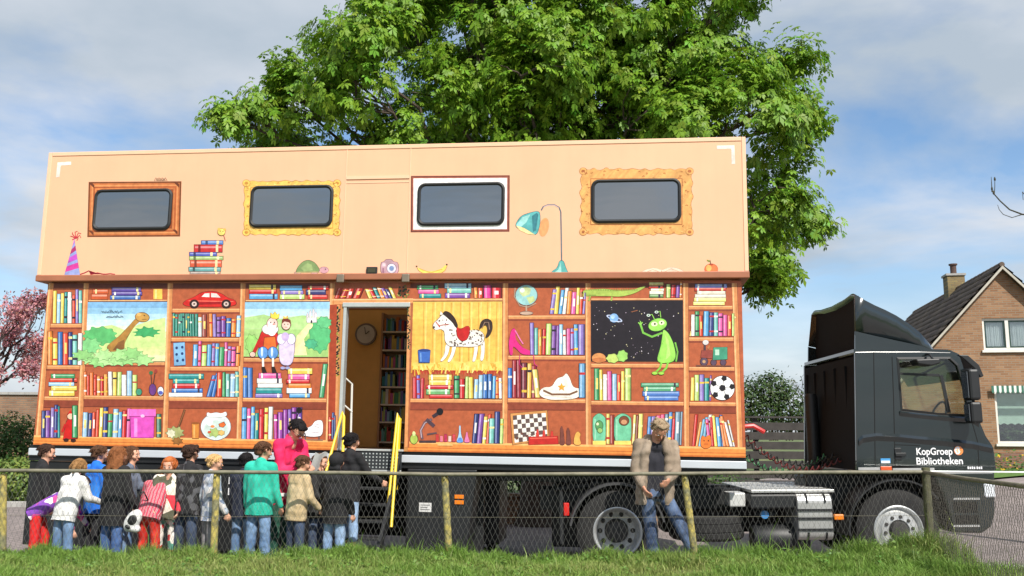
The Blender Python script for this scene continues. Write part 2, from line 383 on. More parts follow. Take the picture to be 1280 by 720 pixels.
# broad-leaved weeds among the grass
wp = []; 
for k in range(230):
    x = rng.uniform(-7.3, 4.5); y = -1.2 - rng.beta(1, 2.2) * 1.8
    r = rng.uniform(0.04, 0.09)
    for q in range(9):
        a = rng.uniform(0, 6.28); wp.append((x + math.cos(a) * r * .5, y + math.sin(a) * r * .5, vh(x, y) + rng.uniform(0.015, 0.07 + 0.1 * sst(2, 4, x))))
wp = np.array(wp); V, Fc, idx = leaves(wp, np.tile([0, -0.35, 1.0], (len(wp), 1)), 0.05, rng, jitter=0.4)
o = np_mesh('weeds', V, Fc, LEAF, vary((0.15, 0.26, 0.05), idx, len(wp), rng, 0.3))
tag(o, 'low broad-leaved weeds scattered through the verge grass', 'weeds', kind='stuff')

# ---------------------------------------------------------------- chain-link fence
GALV = mat('galvanised_wire', (0.17, 0.17, 0.155), rough=0.6, metal=0.3, var=0.25, vscale=14)
RAILM = mat('weathered_rail', (0.20, 0.185, 0.13), rough=0.7, metal=0.25, var=0.35, vscale=8, bump=0.2)
POSTM = mat('lichen_yellow_post', (0.42, 0.34, 0.09), rough=0.9, var=0.45, vscale=22, bump=0.5, bscale=90, second=(0.20, 0.19, 0.10))
fence = empty('chain_link_fence', (-1.0, FENCE_Y, 0.2))
FO = Vector((-1.0, FENCE_Y, 0.2))
rail_px = [(-60, 587), (0, 588), (150, 589), (270, 590), (440, 591), (556, 593), (700, 592.5), (856, 592), (1000, 590.5), (1155, 590)]
rail = [at_y(px, py, FENCE_Y) for px, py in rail_px]
rail = [Vector((-12, FENCE_Y, rail[0].z + .01))] + rail
mb = MB(); mb.tube([p - FO for p in rail], 0.021, 10); mb.build('top_rail', RAILM, fence, smooth=True)
def rail_z(x):
    for a, b in zip(rail, rail[1:]):
        if a.x <= x <= b.x: return a.z + (b.z - a.z) * (x - a.x) / (b.x - a.x)
    return rail[-1].z
CORNER = rail[-1].copy()
post_px = [((4, 596), (3, 690)), ((271, 594), (267, 694)), ((556, 597), (561.5, 694)), ((856, 597), (868, 690))]
for (tp, bt) in post_px:
    t_ = at_y(*tp, FENCE_Y + 0.045); b_ = at_y(*bt, FENCE_Y + 0.045); d = (b_ - t_).normalized()
    b_ = t_ + d * ((t_.z - 0.06) / -d.z)
    mb = MB(); mb.tube([t_ + Vector((0, 0, .03)) - FO, t_ - FO, b_ - FO], [0.030, 0.038, 0.040], 12)
    mb.tube([t_ - FO + Vector((-.0, -.06, .0)), t_ - FO + Vector((0, .05, 0))], 0.012, 8)
    mb.build('post', POSTM, fence, smooth=True)
mb = MB(); cp = CORNER + Vector((0.02, 0, 0)); mb.tube([cp + Vector((0, 0, .05)) - FO, Vector((cp.x, cp.y, 0.05)) - FO], 0.045, 12)
mb.build('corner_post', mat('mossy_post', (0.10, 0.10, 0.05), rough=0.95, var=0.4, vscale=14, bump=.4), fence, smooth=True)
# weaves of wire: two sets of zig-zags in each panel, crossing at the diamonds' corners
def weave(P0, P1, zbot, ztop, pitch=0.058, wire=0.00118):
    """chain-link between two plan points; zbot/ztop are functions of the fraction along"""
    V = []; Fq = []
    L = (P1 - P0).length; d = (P1 - P0) / L; nrm = Vector((-d.y, d.x, 0)); nc = int(L / pitch)
    for i in range(nc):
        t_ = i / nc; zb, zt = zbot(t_), ztop(t_) - 0.02; nr = int((zt - zb) / pitch)
        for sgn in (1, -1):
            pts = []
            for r in range(nr + 1):
                off = (0.5 if (r % 2) else 0.0) * sgn
                jt = Vector((math.sin(i * 1.7 + r * 2.3) * .0035 + math.sin(i * .21) * .004, 0, math.cos(i * 2.9 + r * 1.3) * .003))
                pts.append(jt + P0 + d * ((i + 0.5 + off) * pitch) + nrm * (0.004 * (1 if r % 2 else -1) * sgn) + Vector((0, 0, zb + (zt - zb) * r / nr - P0.z)))
            base = len(V)
            for p in pts:
                for a in range(3):
                    an = 2.094 * a; V.append(p + d * (wire * 1.25 * math.cos(an)) + nrm * (wire * 1.25 * math.sin(an)))
            for r in range(nr):
                for a in range(3): Fq.append((base + r * 3 + a, base + r * 3 + (a + 1) % 3, base + r * 3 + 3 + (a + 1) % 3, base + r * 3 + 3 + a))
    return np.array([tuple(v - FO) for v in V]), np.array(Fq)
V, Fq = weave(Vector((-7.6, FENCE_Y, 0)), Vector((CORNER.x, FENCE_Y, 0)), lambda t: vh(-7.6 + t * (CORNER.x + 7.6), FENCE_Y) + .01, lambda t: rail_z(-7.6 + t * (CORNER.x + 7.6)))
o = np_mesh('chain_link_mesh', V, Fq, GALV, parent=fence); o['kind'] = 'stuff'
mb = MB(); zt = 0.70
for zz, rr in ((0.78, 0.0016),):
    mb.tube([Vector((-8, FENCE_Y - .008, zz)) - FO, Vector((-3, FENCE_Y - .008, zz - .01)) - FO, Vector((1, FENCE_Y - .008, zz)) - FO, Vector((CORNER.x, FENCE_Y - .008, zz + .04)) - FO], rr, 5)
mb.build('tension_wire', RAILM, fence)
tag(fence, 'long wire mesh fence with yellow lichen-covered posts in front of the decorated trailer', 'fence')
# the return of the fence towards the path on the right
fr = empty('chain_link_fence', (CORNER.x, CORNER.y, 0.2)); FO = Vector((CORNER.x, CORNER.y, 0.2))
END = Vector((CORNER.x - 0.62, CORNER.y - 4.2, CORNER.z))
mb = MB(); mb.tube([CORNER - FO, CORNER.lerp(END, .3) - FO - Vector((0, 0, .012)), END - FO], 0.022, 10); mb.build('top_rail', RAILM, fr, smooth=True)
V, Fq = weave(Vector((CORNER.x, CORNER.y, 0)), Vector((END.x, END.y, 0)), lambda t: 0.2 + .16 * (1 - t), lambda t: CORNER.z, wire=0.0019)
o = np_mesh('chain_link_mesh', V, Fq, mat('dark_wire', (0.17, 0.155, 0.13), rough=0.6, metal=0.4, var=0.3, vscale=10), parent=fr); o['kind'] = 'stuff'
mb = MB(); mb.tube([END - FO + Vector((0, 0, .04)), Vector((END.x, END.y, 0.05)) - FO], 0.04, 10); mb.build('post', POSTM, fr, smooth=True)
tag(fr, 'short wire mesh fence turning off at the corner post beside the truck front', 'fence')
# pale pipe running on from the corner
pr = empty('pipe_rail', (CORNER.x + 2, CORNER.y + .12, 0.12)); PO = Vector((CORNER.x + 2, CORNER.y + .12, 0.12))
mb = MB(); a = CORNER + Vector((.05, .03, .005)); b = Vector((CORNER.x + 3.0, CORNER.y + .10, CORNER.z - .005))
mb.tube([a - PO, b - PO], 0.010, 8); mb.build('rail', mat('pale_galvanised', (0.62, 0.66, 0.64), rough=0.35, metal=0.5, var=0.12), pr, smooth=True)
mb = MB(); mb.tube([b - PO, Vector((b.x, b.y, 0.1)) - PO], 0.03, 10); mb.build('post', RAILM, pr, smooth=True)
tag(pr, 'slim pale galvanised pipe rail carrying on straight past the corner post', 'rail')

# ---------------------------------------------------------------- brick house on the right
HB = brick_mat('house_brick', (0.42, 0.235, 0.13), (0.52, 0.32, 0.185), (0.40, 0.33, 0.26), 4.5, 0.95, 0.29, 0.045, 0.35, var=0.14)
HBX = brick_mat('house_brick_front', (0.235, 0.115, 0.055), (0.335, 0.185, 0.095), (0.26, 0.21, 0.15), 4.5, 0.95, 0.29, 0.035, 0.35, var=0.14, rot=(math.pi / 2, 0, 0))
HBP = brick_mat('plinth_brick', (0.20, 0.085, 0.06), (0.26, 0.12, 0.08), (0.2, 0.16, 0.13), 4.5, 0.95, 0.29, 0.04, 0.35, rot=(math.pi / 2, 0, 0))
WHITE = mat('white_paint', (0.74, 0.72, 0.66), rough=0.45, var=0.08, vscale=4)
TILE = mat('roof_tile', (0.085, 0.056, 0.042), rough=0.75, var=0.45, vscale=2.2, second=(0.12, 0.085, 0.06))
GLASS = glass('window_glass', (0.92, 0.95, 0.94), 0.10)
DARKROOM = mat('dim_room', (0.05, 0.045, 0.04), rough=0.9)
HY = 14.2; hrz = -math.radians(11)
apex = at_y(1250, 334.5, HY); HG = gh(apex.x, HY) + 0.05
house = empty('brick_house', (apex.x, HY, HG), hrz)
HM = Matrix.Translation((apex.x, HY, HG)) @ Matrix.Rotation(hrz, 4, 'Z'); HI = HM.inverted()
def hpx(px, py, y=0.0):
    o_ = HI @ CAM; d_ = (HI.to_3x3() @ ray(px, py)); k = (y - o_.y) / d_.y; p = o_ + d_ * k; return p.x, p.z
az = apex.z - HG; hw = 4.0; ez = az - hw * 1.10; HL = 10.5
wu = [(hpx(1227, 398), hpx(1293, 437)), (hpx(1242.5, 486), hpx(1320, 555))]
openings = [(a[0], b[0], b[1], a[1]) for a, b in wu]    # x0,x1,z0,z1
def wall_with_holes(mb, outline, holes, y0, th):
    bm = bmesh.new()
    def loop(pts):
        vs_ = [bm.verts.new((p[0], y0, p[1])) for p in pts]
        return [bm.edges.new((vs_[i], vs_[(i + 1) % len(vs_)])) for i in range(len(vs_))]
    e = loop(outline)
    for h in holes: e += loop(h)
    r = bmesh.ops.triangle_fill(bm, use_beauty=True, use_dissolve=False, edges=e)
    bm.verts.index_update(); bm.faces.ensure_lookup_table()
    V0 = [v.co.copy() for v in bm.verts]; n = len(V0)
    F0 = [[v.index for v in f.verts] for f in bm.faces]
    E0 = [(ed.verts[0].index, ed.verts[1].index) for ed in bm.edges if len(ed.link_faces) == 1]
    mb.add(V0 + [v + Vector((0, th, 0)) for v in V0], [tuple(f) for f in F0] + [tuple(i + n for i in f[::-1]) for f in F0] + [(a, b, b + n, a + n) for a, b in E0])
    bm.free()
zp = 0.42
mb = MB()
hol = [[(x0, z0), (x1, z0), (x1, z1), (x0, z1)] for x0, x1, z0, z1 in openings]
wall_with_holes(mb, [(-hw + .25, zp), (hw - .25, zp), (hw - .25, ez + .25 * 1.1), (0, az - .06), (-hw + .25, ez + .25 * 1.1)], hol, 0, 0.3)
mb.build('gable_wall', HBX, house)
mb = MB(); mb.box(-hw + .22, hw - .22, -0.03, 0.3, -0.8, zp); mb.build('plinth', HBP, house)
mb = MB(); mb.box(-hw + .25, -hw + .55, .302, HL, -0.8, ez + .2); mb.build('side_wall', HB, house)
mb = MB(); mb.box(hw - .55, hw - .25, .302, HL, -0.8, ez + .2); mb.build('side_wall', HB, house)
mb = MB(); mb.prism([(-hw + .56, -.8), (hw - .56, -.8), (hw - .56, ez + .3), (0, az - .3), (-hw + .56, ez + .3)], HL - .3, HL - .01); mb.build('rear_wall', HBX, house)
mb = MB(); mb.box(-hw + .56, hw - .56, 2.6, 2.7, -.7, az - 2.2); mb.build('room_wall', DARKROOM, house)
# roof: a board deck and real tiles laid over it
def slope_tiles(sg):
    V = []; Fq = []; nx = 44; nr = 19; W = HL + .35; ln = math.hypot(hw + .25, (hw + .25) * 1.1)
    ax = Vector((sg * 1, 0, -1.10)).normalized(); nv = Vector((sg * 1.10, 0, 1)).normalized()
    for r in range(nr):
        for c in range(nx):
            s0 = ln * r / nr; s1 = s0 + ln / nr * 1.12; y0 = -.2 + W * c / nx; y1 = y0 + W / nx * .97
            jz = random.uniform(-.006, .006)
            base = len(V); A = Vector((0, 0, az + .05))
            for s_, h_ in ((s0, 0.012), (s1, 0.05)):
                for y_, dh in ((y0, 0.0), ((y0 + y1) / 2, 0.035), (y1, 0.0)):
                    V.append(A + ax * s_ + nv * (h_ + dh + jz) + Vector((0, y_, 0)))
            V += [V[base + 3 + i] - nv * .04 for i in range(3)]
            Fq += [(base, base + 1, base + 4, base + 3), (base + 1, base + 2, base + 5, base + 4), (base + 3, base + 4, base + 7, base + 6), (base + 4, base + 5, base + 8, base + 7)]
    return np.array([tuple(v) for v in V]), np.array(Fq)
random.seed(5)
mb = MB()
mb.prism([(-hw - .25, ez - .275), (0, az), (hw + .25, ez - .275), (hw + .25, ez - .33), (0, az - .055), (-hw - .25, ez - .33)], -.18, HL + .12)
roof = mb.build('roof', TILE, house)
for sg in (-1, 1):
    V, Fq = slope_tiles(sg); o = np_mesh('roof_tiles', V, Fq, TILE, parent=roof); o['kind'] = 'stuff'
mb = MB()
for c in range(27): mb.lathe([(.07, 0), (.08, .02), (.07, .38)], (0, -.2 + c * .398, az + .06), 'y', 10)
mb.build('ridge_tiles', TILE, roof, smooth=True)
for sg in (-1, 1):
    mb = MB(); x1 = sg * (hw + .25); mb.prism([(0, az + .02), (x1, ez - .255), (x1, ez - .335), (0, az - .07)], -.225, -.185); mb.build('verge_board', mat('verge_cream', (.45, .42, .35), rough=.6, var=.15), roof)
cx = HI @ at_y(1195.5, 345, HY + 4.4)
mb = MB(); mb.box(-.32, .22, 4.25, 4.8, az - .8, az + .50); ch = mb.build('chimney', brick_mat('chimney_brick', (0.19, 0.13, 0.06), (0.26, 0.20, 0.08), (.15, .13, .08), 4.5, .95, .29, .04, .3, var=.4, rot=(math.pi / 2, 0, 0)), house)
mb = MB(); mb.box(-.36, .26, 4.21, 4.84, az + .50, az + .57); mb.build('chimney_cap', KERB, ch)
mb = MB(); mb.lathe([(.10, 0), (.10, .30), (.14, .32), (.14, .36), (.09, .36)], (-.05, 4.5, az + .57), 'z', 12); mb.build('chimney_pot', mat('pot_clay', (0.1, 0.06, 0.05), rough=.9), ch)
CURT = mat('net_curtain', (0.80, 0.82, 0.83), rough=0.9, var=0.06, trans=0.2)
for k, (x0, x1, z0, z1) in enumerate(openings):
    fw = .065
    mb = MB(); mb.box(x0, x1, .06, .13, z0, z0 + fw); mb.box(x0, x1, .06, .13, z1 - fw, z1); mb.box(x0, x0 + fw, .06, .13, z0 + fw, z1 - fw); mb.box(x1 - fw, x1, .06, .13, z0 + fw, z1 - fw)
    wf = mb.build('window', WHITE, house)
    xm = (x0 + x1) / 2
    if k == 0:
        mb = MB(); mb.box(xm - .045, xm + .045, .05, .125, z0 + fw, z1 - fw); mb.build('mullion', WHITE, wf)
        dk = mat('sash_green', (0.02, 0.05, 0.04), rough=.4)
        for a, b in ((x0 + fw, xm - .045), (xm + .045, x1 - fw)):
            mb = MB(); q = .045; mb.box(a, b, .075, .115, z0 + fw, z0 + fw + q); mb.box(a, b, .075, .115, z1 - fw - q, z1 - fw); mb.box(a, a + q, .075, .115, z0 + fw + q, z1 - fw - q); mb.box(b - q, b, .075, .115, z0 + fw + q, z1 - fw - q)
            mb.build('sash', dk, wf)
            mb = MB(); mb.box(a + q, b - q, .09, .098, z0 + fw + q, z1 - fw - q); mb.build('pane', GLASS, wf)
        for sg in (0, 1):
            a, b = ((x0 + .02, xm + .02), (xm + .1, x1 - .02))[sg]; n = 60; V = []; Fq = []
            for i in range(n + 1):
                xx = a + (b - a) * i / n; yy = .17 + .030 * math.sin(i * 1.35) + .012 * math.sin(i * .5); V += [(xx, yy, z0), (xx, yy + .01, z1)]
            for i in range(n): Fq.append((2 * i, 2 * i + 2, 2 * i + 3, 2 * i + 1))
            np_mesh('curtain', np.array(V), np.array(Fq), CURT, parent=wf, smooth=True)
    else:
        mb = MB(); mb.box(x0 + fw, x1 - fw, .09, .098, z0 + fw, z1 - fw); mb.build('pane', GLASS, wf)
        # a pale blind let down over the upper part
        zb = z0 + (z1 - z0) * .34; V = []; Fq = []; n = 40
        for i in range(n + 1):
            xx = x0 + .02 + (x1 - x0 - .04) * i / n; V += [(xx, .36, zb + .05 * abs(math.sin(i * .6))), (xx, .36, z1)]
        for i in range(n): Fq.append((2 * i, 2 * i + 2, 2 * i + 3, 2 * i + 1))
        np_mesh('curtain', np.array(V), np.array(Fq), mat('pale_green_blind', (0.42, 0.55, 0.47), rough=.9, var=.1), parent=wf)
        # striped scalloped valance over the window
        vm = [mat('awning_green', (0.05, 0.16, 0.11), rough=.8), mat('awning_white', (0.75, 0.76, 0.72), rough=.8)]
        mb = MB(); n = 26
        for i in range(n):
            a = x0 - .1 + (x1 - x0 + .2) * i / n; b = x0 - .1 + (x1 - x0 + .2) * (i + 1) / n; mb.m(i % 2)
            sc = [(a + (b - a) * q / 6, z1 - .08 - .05 * math.sin(math.pi * q / 6)) for q in range(7)]
            mb.prism([(a, z1 + .08), (b, z1 + .08)] + sc[::-1], -.12, -.108)
        mb.build('valance', vm, wf)
        pb = [((x0 + .5 + .45 * q), .52) for q in range(5)]
        P = np.concatenate([ellipsoid_points((p[0], p[1], z0 + .28), (.2, .12, .25), 90, rng)[0] for p in pb])
        V, Fc, idx = leaves(P, np.tile([0, -.4, .8], (len(P), 1)), .12, rng); o = np_mesh('houseplants', V, Fc, LEAF, vary((.05, .09, .03), idx, len(P), rng), wf); o['kind'] = 'stuff'
    mb = MB(); mb.box(x0 - .06, x1 + .06, -.07, .06, z0 - .07, z0 - .002); mb.build('sill', WHITE, wf)
tag(house, 'orange brick gabled house with dark tiled roof and chimney behind the truck cab', 'house')

# ---------------------------------------------------------------- trees
def limb(mb, a, b, r0, r1, rng, wob=.12, n=6):
    a = Vector(a); b = Vector(b); L = (b - a).length; pts = []
    for i in range(n + 1):
        t_ = i / n; p = a.lerp(b, t_)
        if 0 < i < n: p += Vector(rng.normal(0, wob * L / n, 3))
        p.z += math.sin(math.pi * t_) * L * .05; pts.append(p)
    mb.tube(pts, [r0 + (r1 - r0) * i / n for i in range(n + 1)], 7); return pts
TY = 5.9; tsc = 1150 / (TY + 11.8)
tbase = Vector((at_y(672, 500, TY).x, TY, 0.0))
tree = empty('chestnut_tree', tbase); trg = np.random.default_rng(4)
lob = [(336,172,42),(368,128,44),(428,84,46),(350,155,38),(312,178,26),(462,34,52),(395,150,60),(470,110,70),(520,60,80),(470,160,60),(560,130,80),(620,60,100),(540,-10,90),(700,90,100),(650,150,70),(760,40,105),(800,120,90),(730,160,70),(850,50,90),(890,110,80),(905,40,60),(935,95,50),(970,110,34),(948,160,52),(972,215,52),(988,256,36),(960,280,55),(1000,286,30),(950,335,40),(968,338,28),(935,370,22),(900,200,70),(905,300,60),(840,210,70),(978,168,32),
       (540,-70,90),(600,-100,120),(740,-110,130),(870,-50,90),(925,-10,50),(372,196,42),(400,196,52),(455,200,56),(515,200,60),(580,205,62),(660,205,62),(750,205,62),(840,205,62),(440,150,52),(560,168,58),(640,172,60),(720,172,60),(800,168,60),(880,160,60),(600,110,70),(690,120,70),(780,100,80),(680,-220,130),(600,-180,90),(800,-190,90)]
TP = []; TD = []; mbt = MB(); LC = []
tops = []
for k in range(5):
    an = k * 1.25; tops.append(Vector((.7 * math.cos(an), .7 * math.sin(an), 3.2 + .5 * k)))
mbt.tube([(0, 0, -.1), (0.02, 0, .3), (.05, .02, 1.6), (.0, .05, 3.0), (.02, .05, 4.5), (.1, .1, 6.5), (0, 0, 9)], [.48, .36, .31, .29, .22, .15, .05], 12)
for (px, py, rp) in lob:
    rp -= 13
    for back in (0, 1):
        if back and rp < 45: continue
        dy = trg.uniform(-1.6, .3) if not back else trg.uniform(1.5, 4.0)
        if rp >= 45 and not back: dy -= .9
        c = at_y(px, py, TY) - tbase; r = rp / tsc
        c = Vector((c.x * (.85 if back else 1), dy, c.z)); LC.append(c)
        dens = 1.0 if not back else .35
        n = int(42 * r * r * 4 * dens) + 12
        ns = max(4, n // 15); SC, SD = ellipsoid_points(c, (r, r * .95, r * .88), ns, trg, .62)
        P = []; D = []
        for q in range(ns):
            p_, d_ = ellipsoid_points(SC[q], (.36, .36, .24), 15, trg, .35); P.append(p_); D.append(d_ * .6 + SD[q])
        P = np.concatenate(P); D = np.concatenate(D)
        TP.append(P); TD.append(D)
        src = min(tops, key=lambda q: (q - c).length)
        pts = limb(mbt, src, c, .04 + .02 * r, .02, trg)
        for q in range(7 if not back else 3):
            e = P[trg.integers(len(P))]; limb(mbt, pts[-2 + (q % 2)], e, .022, .006, trg, .25, 4)
TP = np.concatenate(TP); TD = np.concatenate(TD)
# each sampled point is a twig end that carries a whorl of palmate leaves
k = 6
off = trg.normal(0, .12, (len(TP), k, 3)); cen = (TP[:, None, :] + off).reshape(-1, 3)
nor = np.repeat(TD * .8 + np.array([0, -.15, .75]), k, 0)
V, Fc, idx = leaves(cen, nor, .112, trg, 'palm', jitter=.35)
cc = vary((0.18, 0.32, 0.024), idx, len(cen), trg, .25, .12)
o = np_mesh('crown', V, Fc, LEAF, cc, tree); o['kind'] = 'stuff'
print('chestnut leaves', len(cen), 'quads', len(Fc))
mbt.build('trunk', BARK, tree, smooth=True)
tag(tree, 'large bright green broad-leaved tree in full leaf rising behind the trailer', 'tree')

# pink blossom tree on the left
by = 10.0; bb = Vector((at_y(-34, 500, by).x, by, 0)); bt = empty('blossom_tree', bb); brg = np.random.default_rng(9)
mbb = MB(); mbb.tube([(0, 0, -.1), (.03, 0, 1), (0, .05, 2.2)], [.13, .1, .08], 9)
BP = []
for (px, py, rp) in [(2,385,26),(28,375,20),(40,395,16),(12,420,24),(44,430,18),(22,450,24),(-20,400,30),(-30,440,30),(48,375,12),(5,470,20),(40,462,16),(-60,420,40)]:
    c = at_y(px, py, by) - bb; c.y += brg.uniform(-.8, .8); r = rp / 52
    pts = limb(mbb, (0, .05, 2.1), c, .05, .015, brg, .2)
    P, D = ellipsoid_points(c, (r, r, r), int(40 + 300 * r), brg, .2); BP.append(P)
    for q in range(10): limb(mbb, pts[-1 - q % 3], P[q], .012, .004, brg, .25, 3)
BP = np.concatenate(BP)
cen = np.repeat(BP, 4, 0) + brg.normal(0, .035, (len(BP) * 4, 3))
V, Fc, idx = leaves(cen, brg.normal(size=cen.shape), .085, brg, jitter=.3)
o = np_mesh('blossom', V, Fc, LEAF, vary((0.60, 0.30, 0.32), idx, len(cen), brg, .3, .15), bt); o['kind'] = 'stuff'
cen = BP[::3] + brg.normal(0, .12, (len(BP[::3]), 3)); V, Fc, idx = leaves(cen, brg.normal(size=cen.shape), .09, brg)
o = np_mesh('young_leaves', V, Fc, LEAF, vary((.13, .06, .04), idx, len(cen), brg), bt); o['kind'] = 'stuff'
mbb.build('trunk', mat('dark_bark', (.045, .03, .028), rough=.9, var=.3), bt, smooth=True)
tag(bt, 'small tree with pink blossom on dark twigs beyond the trailer rear', 'tree')

def hedge_lobes(x0, x1, y, z0, z1, dep, n, rg):
    w = (x1 - x0) / n
    return [((x0 + w * (i + .5), y + rg.uniform(-.1, .1), (z0 + z1) / 2 + rg.uniform(-.06, .06)), (w * .85, dep, (z1 - z0) / 2 * rg.uniform(.95, 1.12))) for i in range(n)]
bush('hedge', hedge_lobes(at_y(-60, 540, 12.5).x, at_y(42, 540, 12.5).x, 12.5, 0.25, 2.15, .7, 5, rng), .10, (.065, .125, .028), 8000, rng, 'dark green clipped hedge in front of the brick wall on the street', 'hedge')
bush('shrub', hedge_lobes(at_y(-40, 590, 10.8).x, at_y(50, 590, 10.8).x, 10.8, 0.02, 1.15, .6, 4, rng), .11, (.19, .27, .06), 3600, rng, 'pale yellow-green leafy shrub growing at the foot of the dark hedge', 'shrub')
gw = empty('brick_wall', (at_y(-10, 500, 16).x, 16, 0))
mb = MB(); mb.box(-6, 6, 0, .24, -.1, 2.78); mb.build('wall', brick_mat('old_wall_brick', (.22, .115, .07), (.30, .17, .10), (.2, .16, .12), 4.5, .95, .29, .05, .4, rot=(math.pi / 2, 0, 0)), gw)
mb = MB()
for i in range(24): mb.box(-6 + i * .5, -6 + i * .5 + .49, -.05, .29, 2.782, 2.86)
mb.build('coping', KERB, gw)
tag(gw, 'tall reddish brick garden wall standing behind the dark hedge', 'wall')

# low garden wall seen under the trailer, with a hedge on top
lw = empty('garden_wall', (-1, 6.0, 0)); LWB = brick_mat('low_wall_brick', (.25, .15, .09), (.33, .21, .13), (.22, .18, .14), 4.5, .95, .29, .05, .4, rot=(math.pi / 2, 0, 0))
mb = MB(); mb.box(-7.5, 5.2, 0, .22, -.05, .50); mb.build('wall', LWB, lw)
mb = MB()
for i in range(42): mb.box(-7.5 + i * .302, -7.5 + i * .302 + .295, -.03, .25, .502, .575)
mb.build('coping', LWB, lw, bevel=.01)
tag(lw, 'low brown brick garden wall glimpsed beneath the trailer', 'wall')
bush('hedge', hedge_lobes(-8.2, 4.4, 6.75, 0.3, 1.15, .4, 14, rng), .09, (.075, .15, .03), 9000, rng, 'bright green low hedge growing over the garden wall beneath the trailer', 'hedge')
# right middle distance
bx_ = 20.0
bush('evergreen_bush', [(tuple(at_y(955, 505, bx_)), (.9, .8, 1.15)), (tuple(at_y(985, 510, bx_)), (.75, .7, .95)), (tuple(at_y(930, 505, bx_)), (.8, .8, 1.0)), (tuple(at_y(968, 488, bx_)), (.55, .6, .75)), (tuple(at_y(1010, 525, bx_)), (.6, .6, .7))], .13, (.06, .105, .03), 5200, rng, 'rounded dark green bush standing behind the dark slatted fence', 'bush')
sb = Vector((at_y(1004, 520, 21).x, 21, .4)); sp = empty('young_tree', sb); mbs = MB(); P = []
mbs.tube([(0, 0, -.3), (.02, 0, 1.2), (0, .02, 2.9)], [.05, .035, .01], 7)
for q in range(16):
    h_ = 1.0 + q * .13; a = q * 2.4; e = Vector((.55 * math.cos(a), .5 * math.sin(a), h_ + .45)); limb(mbs, (0, 0, h_), e, .014, .005, rng, .2, 3); P += [tuple(e + Vector(rng.normal(0, .16, 3))) for _ in range(16)]
P = np.array(P); V, Fc, idx = leaves(P, rng.normal(size=P.shape), .10, rng); o = np_mesh('crown', V, Fc, LEAF, vary((.09, .12, .05), idx, len(P), rng), sp); o['kind'] = 'stuff'
mbs.build('trunk', BARK, sp, smooth=True); tag(sp, 'slender young tree with sparse leaves beside the dark green bush', 'tree')
TIMB = mat('tarred_timber', (.045, .04, .036), rough=.85, var=.35, vscale=5)
tf = empty('slatted_fence', (at_y(975, 560, 8.4).x, 8.4, gh(4, 8.4)))
for i in range(9):
    mb = MB(); z = .12 + i * .205; mb.box(-1.75, 1.9, -.012 + (i % 2) * .02, .012 + (i % 2) * .02, z, z + .165); mb.build('slat', TIMB, tf, bevel=.004)
for x in (-1.7, -.5, .7, 1.85):
    mb = MB(); mb.box(x - .05, x + .05, .04, .13, -.1, 2.02); mb.build('post', TIMB, tf, bevel=.006)
mb = MB(); mb.box(-1.8, 1.95, -.03, .1, 2.022, 2.06); mb.build('top_rail', TIMB, tf)
tag(tf, 'dark slatted timber garden fence between the trailer and the truck cab', 'fence')
# flowers and greenery by the house
fp = []; fc = []
for q in range(260):
    x = rng.uniform(apex.x - 4.2, apex.x + 4); y = HY - rng.uniform(.5, 2.2) + (apex.x - x) * -.19 * -1
    fp.append((x, y, gh(x, y) + rng.uniform(.02, .4)))
fp = np.array(fp); fp = np.repeat(fp, 6, 0) + rng.normal(0, .12, (len(fp) * 6, 3)); fp[:, 2] = np.maximum(fp[:, 2], .3)
V, Fc, idx = leaves(fp, np.tile([0, -.3, .8], (len(fp), 1)), .12, rng)
cc = vary((.07, .14, .03), idx, len(fp), rng); yel = (rng.random(len(fp)) < .10)[idx]; cc[yel] = (.62, .42, .02)
o = np_mesh('flower_bed', V, Fc, LEAF, cc); tag(o, 'flower bed with yellow blooms along the foot of the brick house', 'flower bed', kind='stuff')
lawn = sheet('lawn', 7.5, 22, 11.2, 14.4, 20, 6, .05, mat('lawn_grass', (.10, .19, .035), rough=.95, var=.3, vscale=6, bump=.6, bscale=120))
# bare tree at the right, only its outermost twigs reach into the picture
ty = 1.0; tb = Vector((at_y(1450, 500, ty).x, ty, .12)); bare = empty('bare_tree', tb)
mb = MB()
mb.tube([(0, 0, -.1), (0, 0, 2), (.05, .05, 4.0)], [.12, .10, .07], 9)
def tw(pts, r): mb.tube([at_y(px, py, ty) - tb for px, py in pts], r, 6)
tw([(1452, 240), (1400, 262), (1340, 270), (1278, 268), (1262, 262), (1250, 251), (1243, 243), (1240, 238)], [.05, .035, .022, .012, .010, .009, .008, .008])
tw([(1278, 268), (1265, 272), (1254, 268), (1249, 262), (1247, 256)], [.008, .006, .005, .004, .003])
tw([(1240, 240), (1239.5, 230), (1239, 221)], [.008, .006, .003]); tw([(1243, 243), (1243.5, 233), (1243.5, 223)], [.006, .005, .004])
tw([(1300, 270), (1288, 252), (1278, 240), (1279, 250)], [.012, .008, .007, .004])
tw([(1452, 240), (1430, 150), (1390, 90)], [.05, .03, .01]); tw([(1452, 200), (1500, 120), (1540, 60)], [.05, .03, .01])
for px, py in ((1240, 236), (1242, 241), (1243.5, 224)):
    c = at_y(px, py, ty) - tb; mb.lathe([(.004, -.03), (.016, -.01), (.014, .015), (.003, .035)], c, 'z', 6)
mb.build('trunk', mat('twig_bark', (.06, .06, .04), rough=.9, var=.3), bare, smooth=True)
tag(bare, 'bare budding twigs of a tree reaching in above the brick house', 'tree')

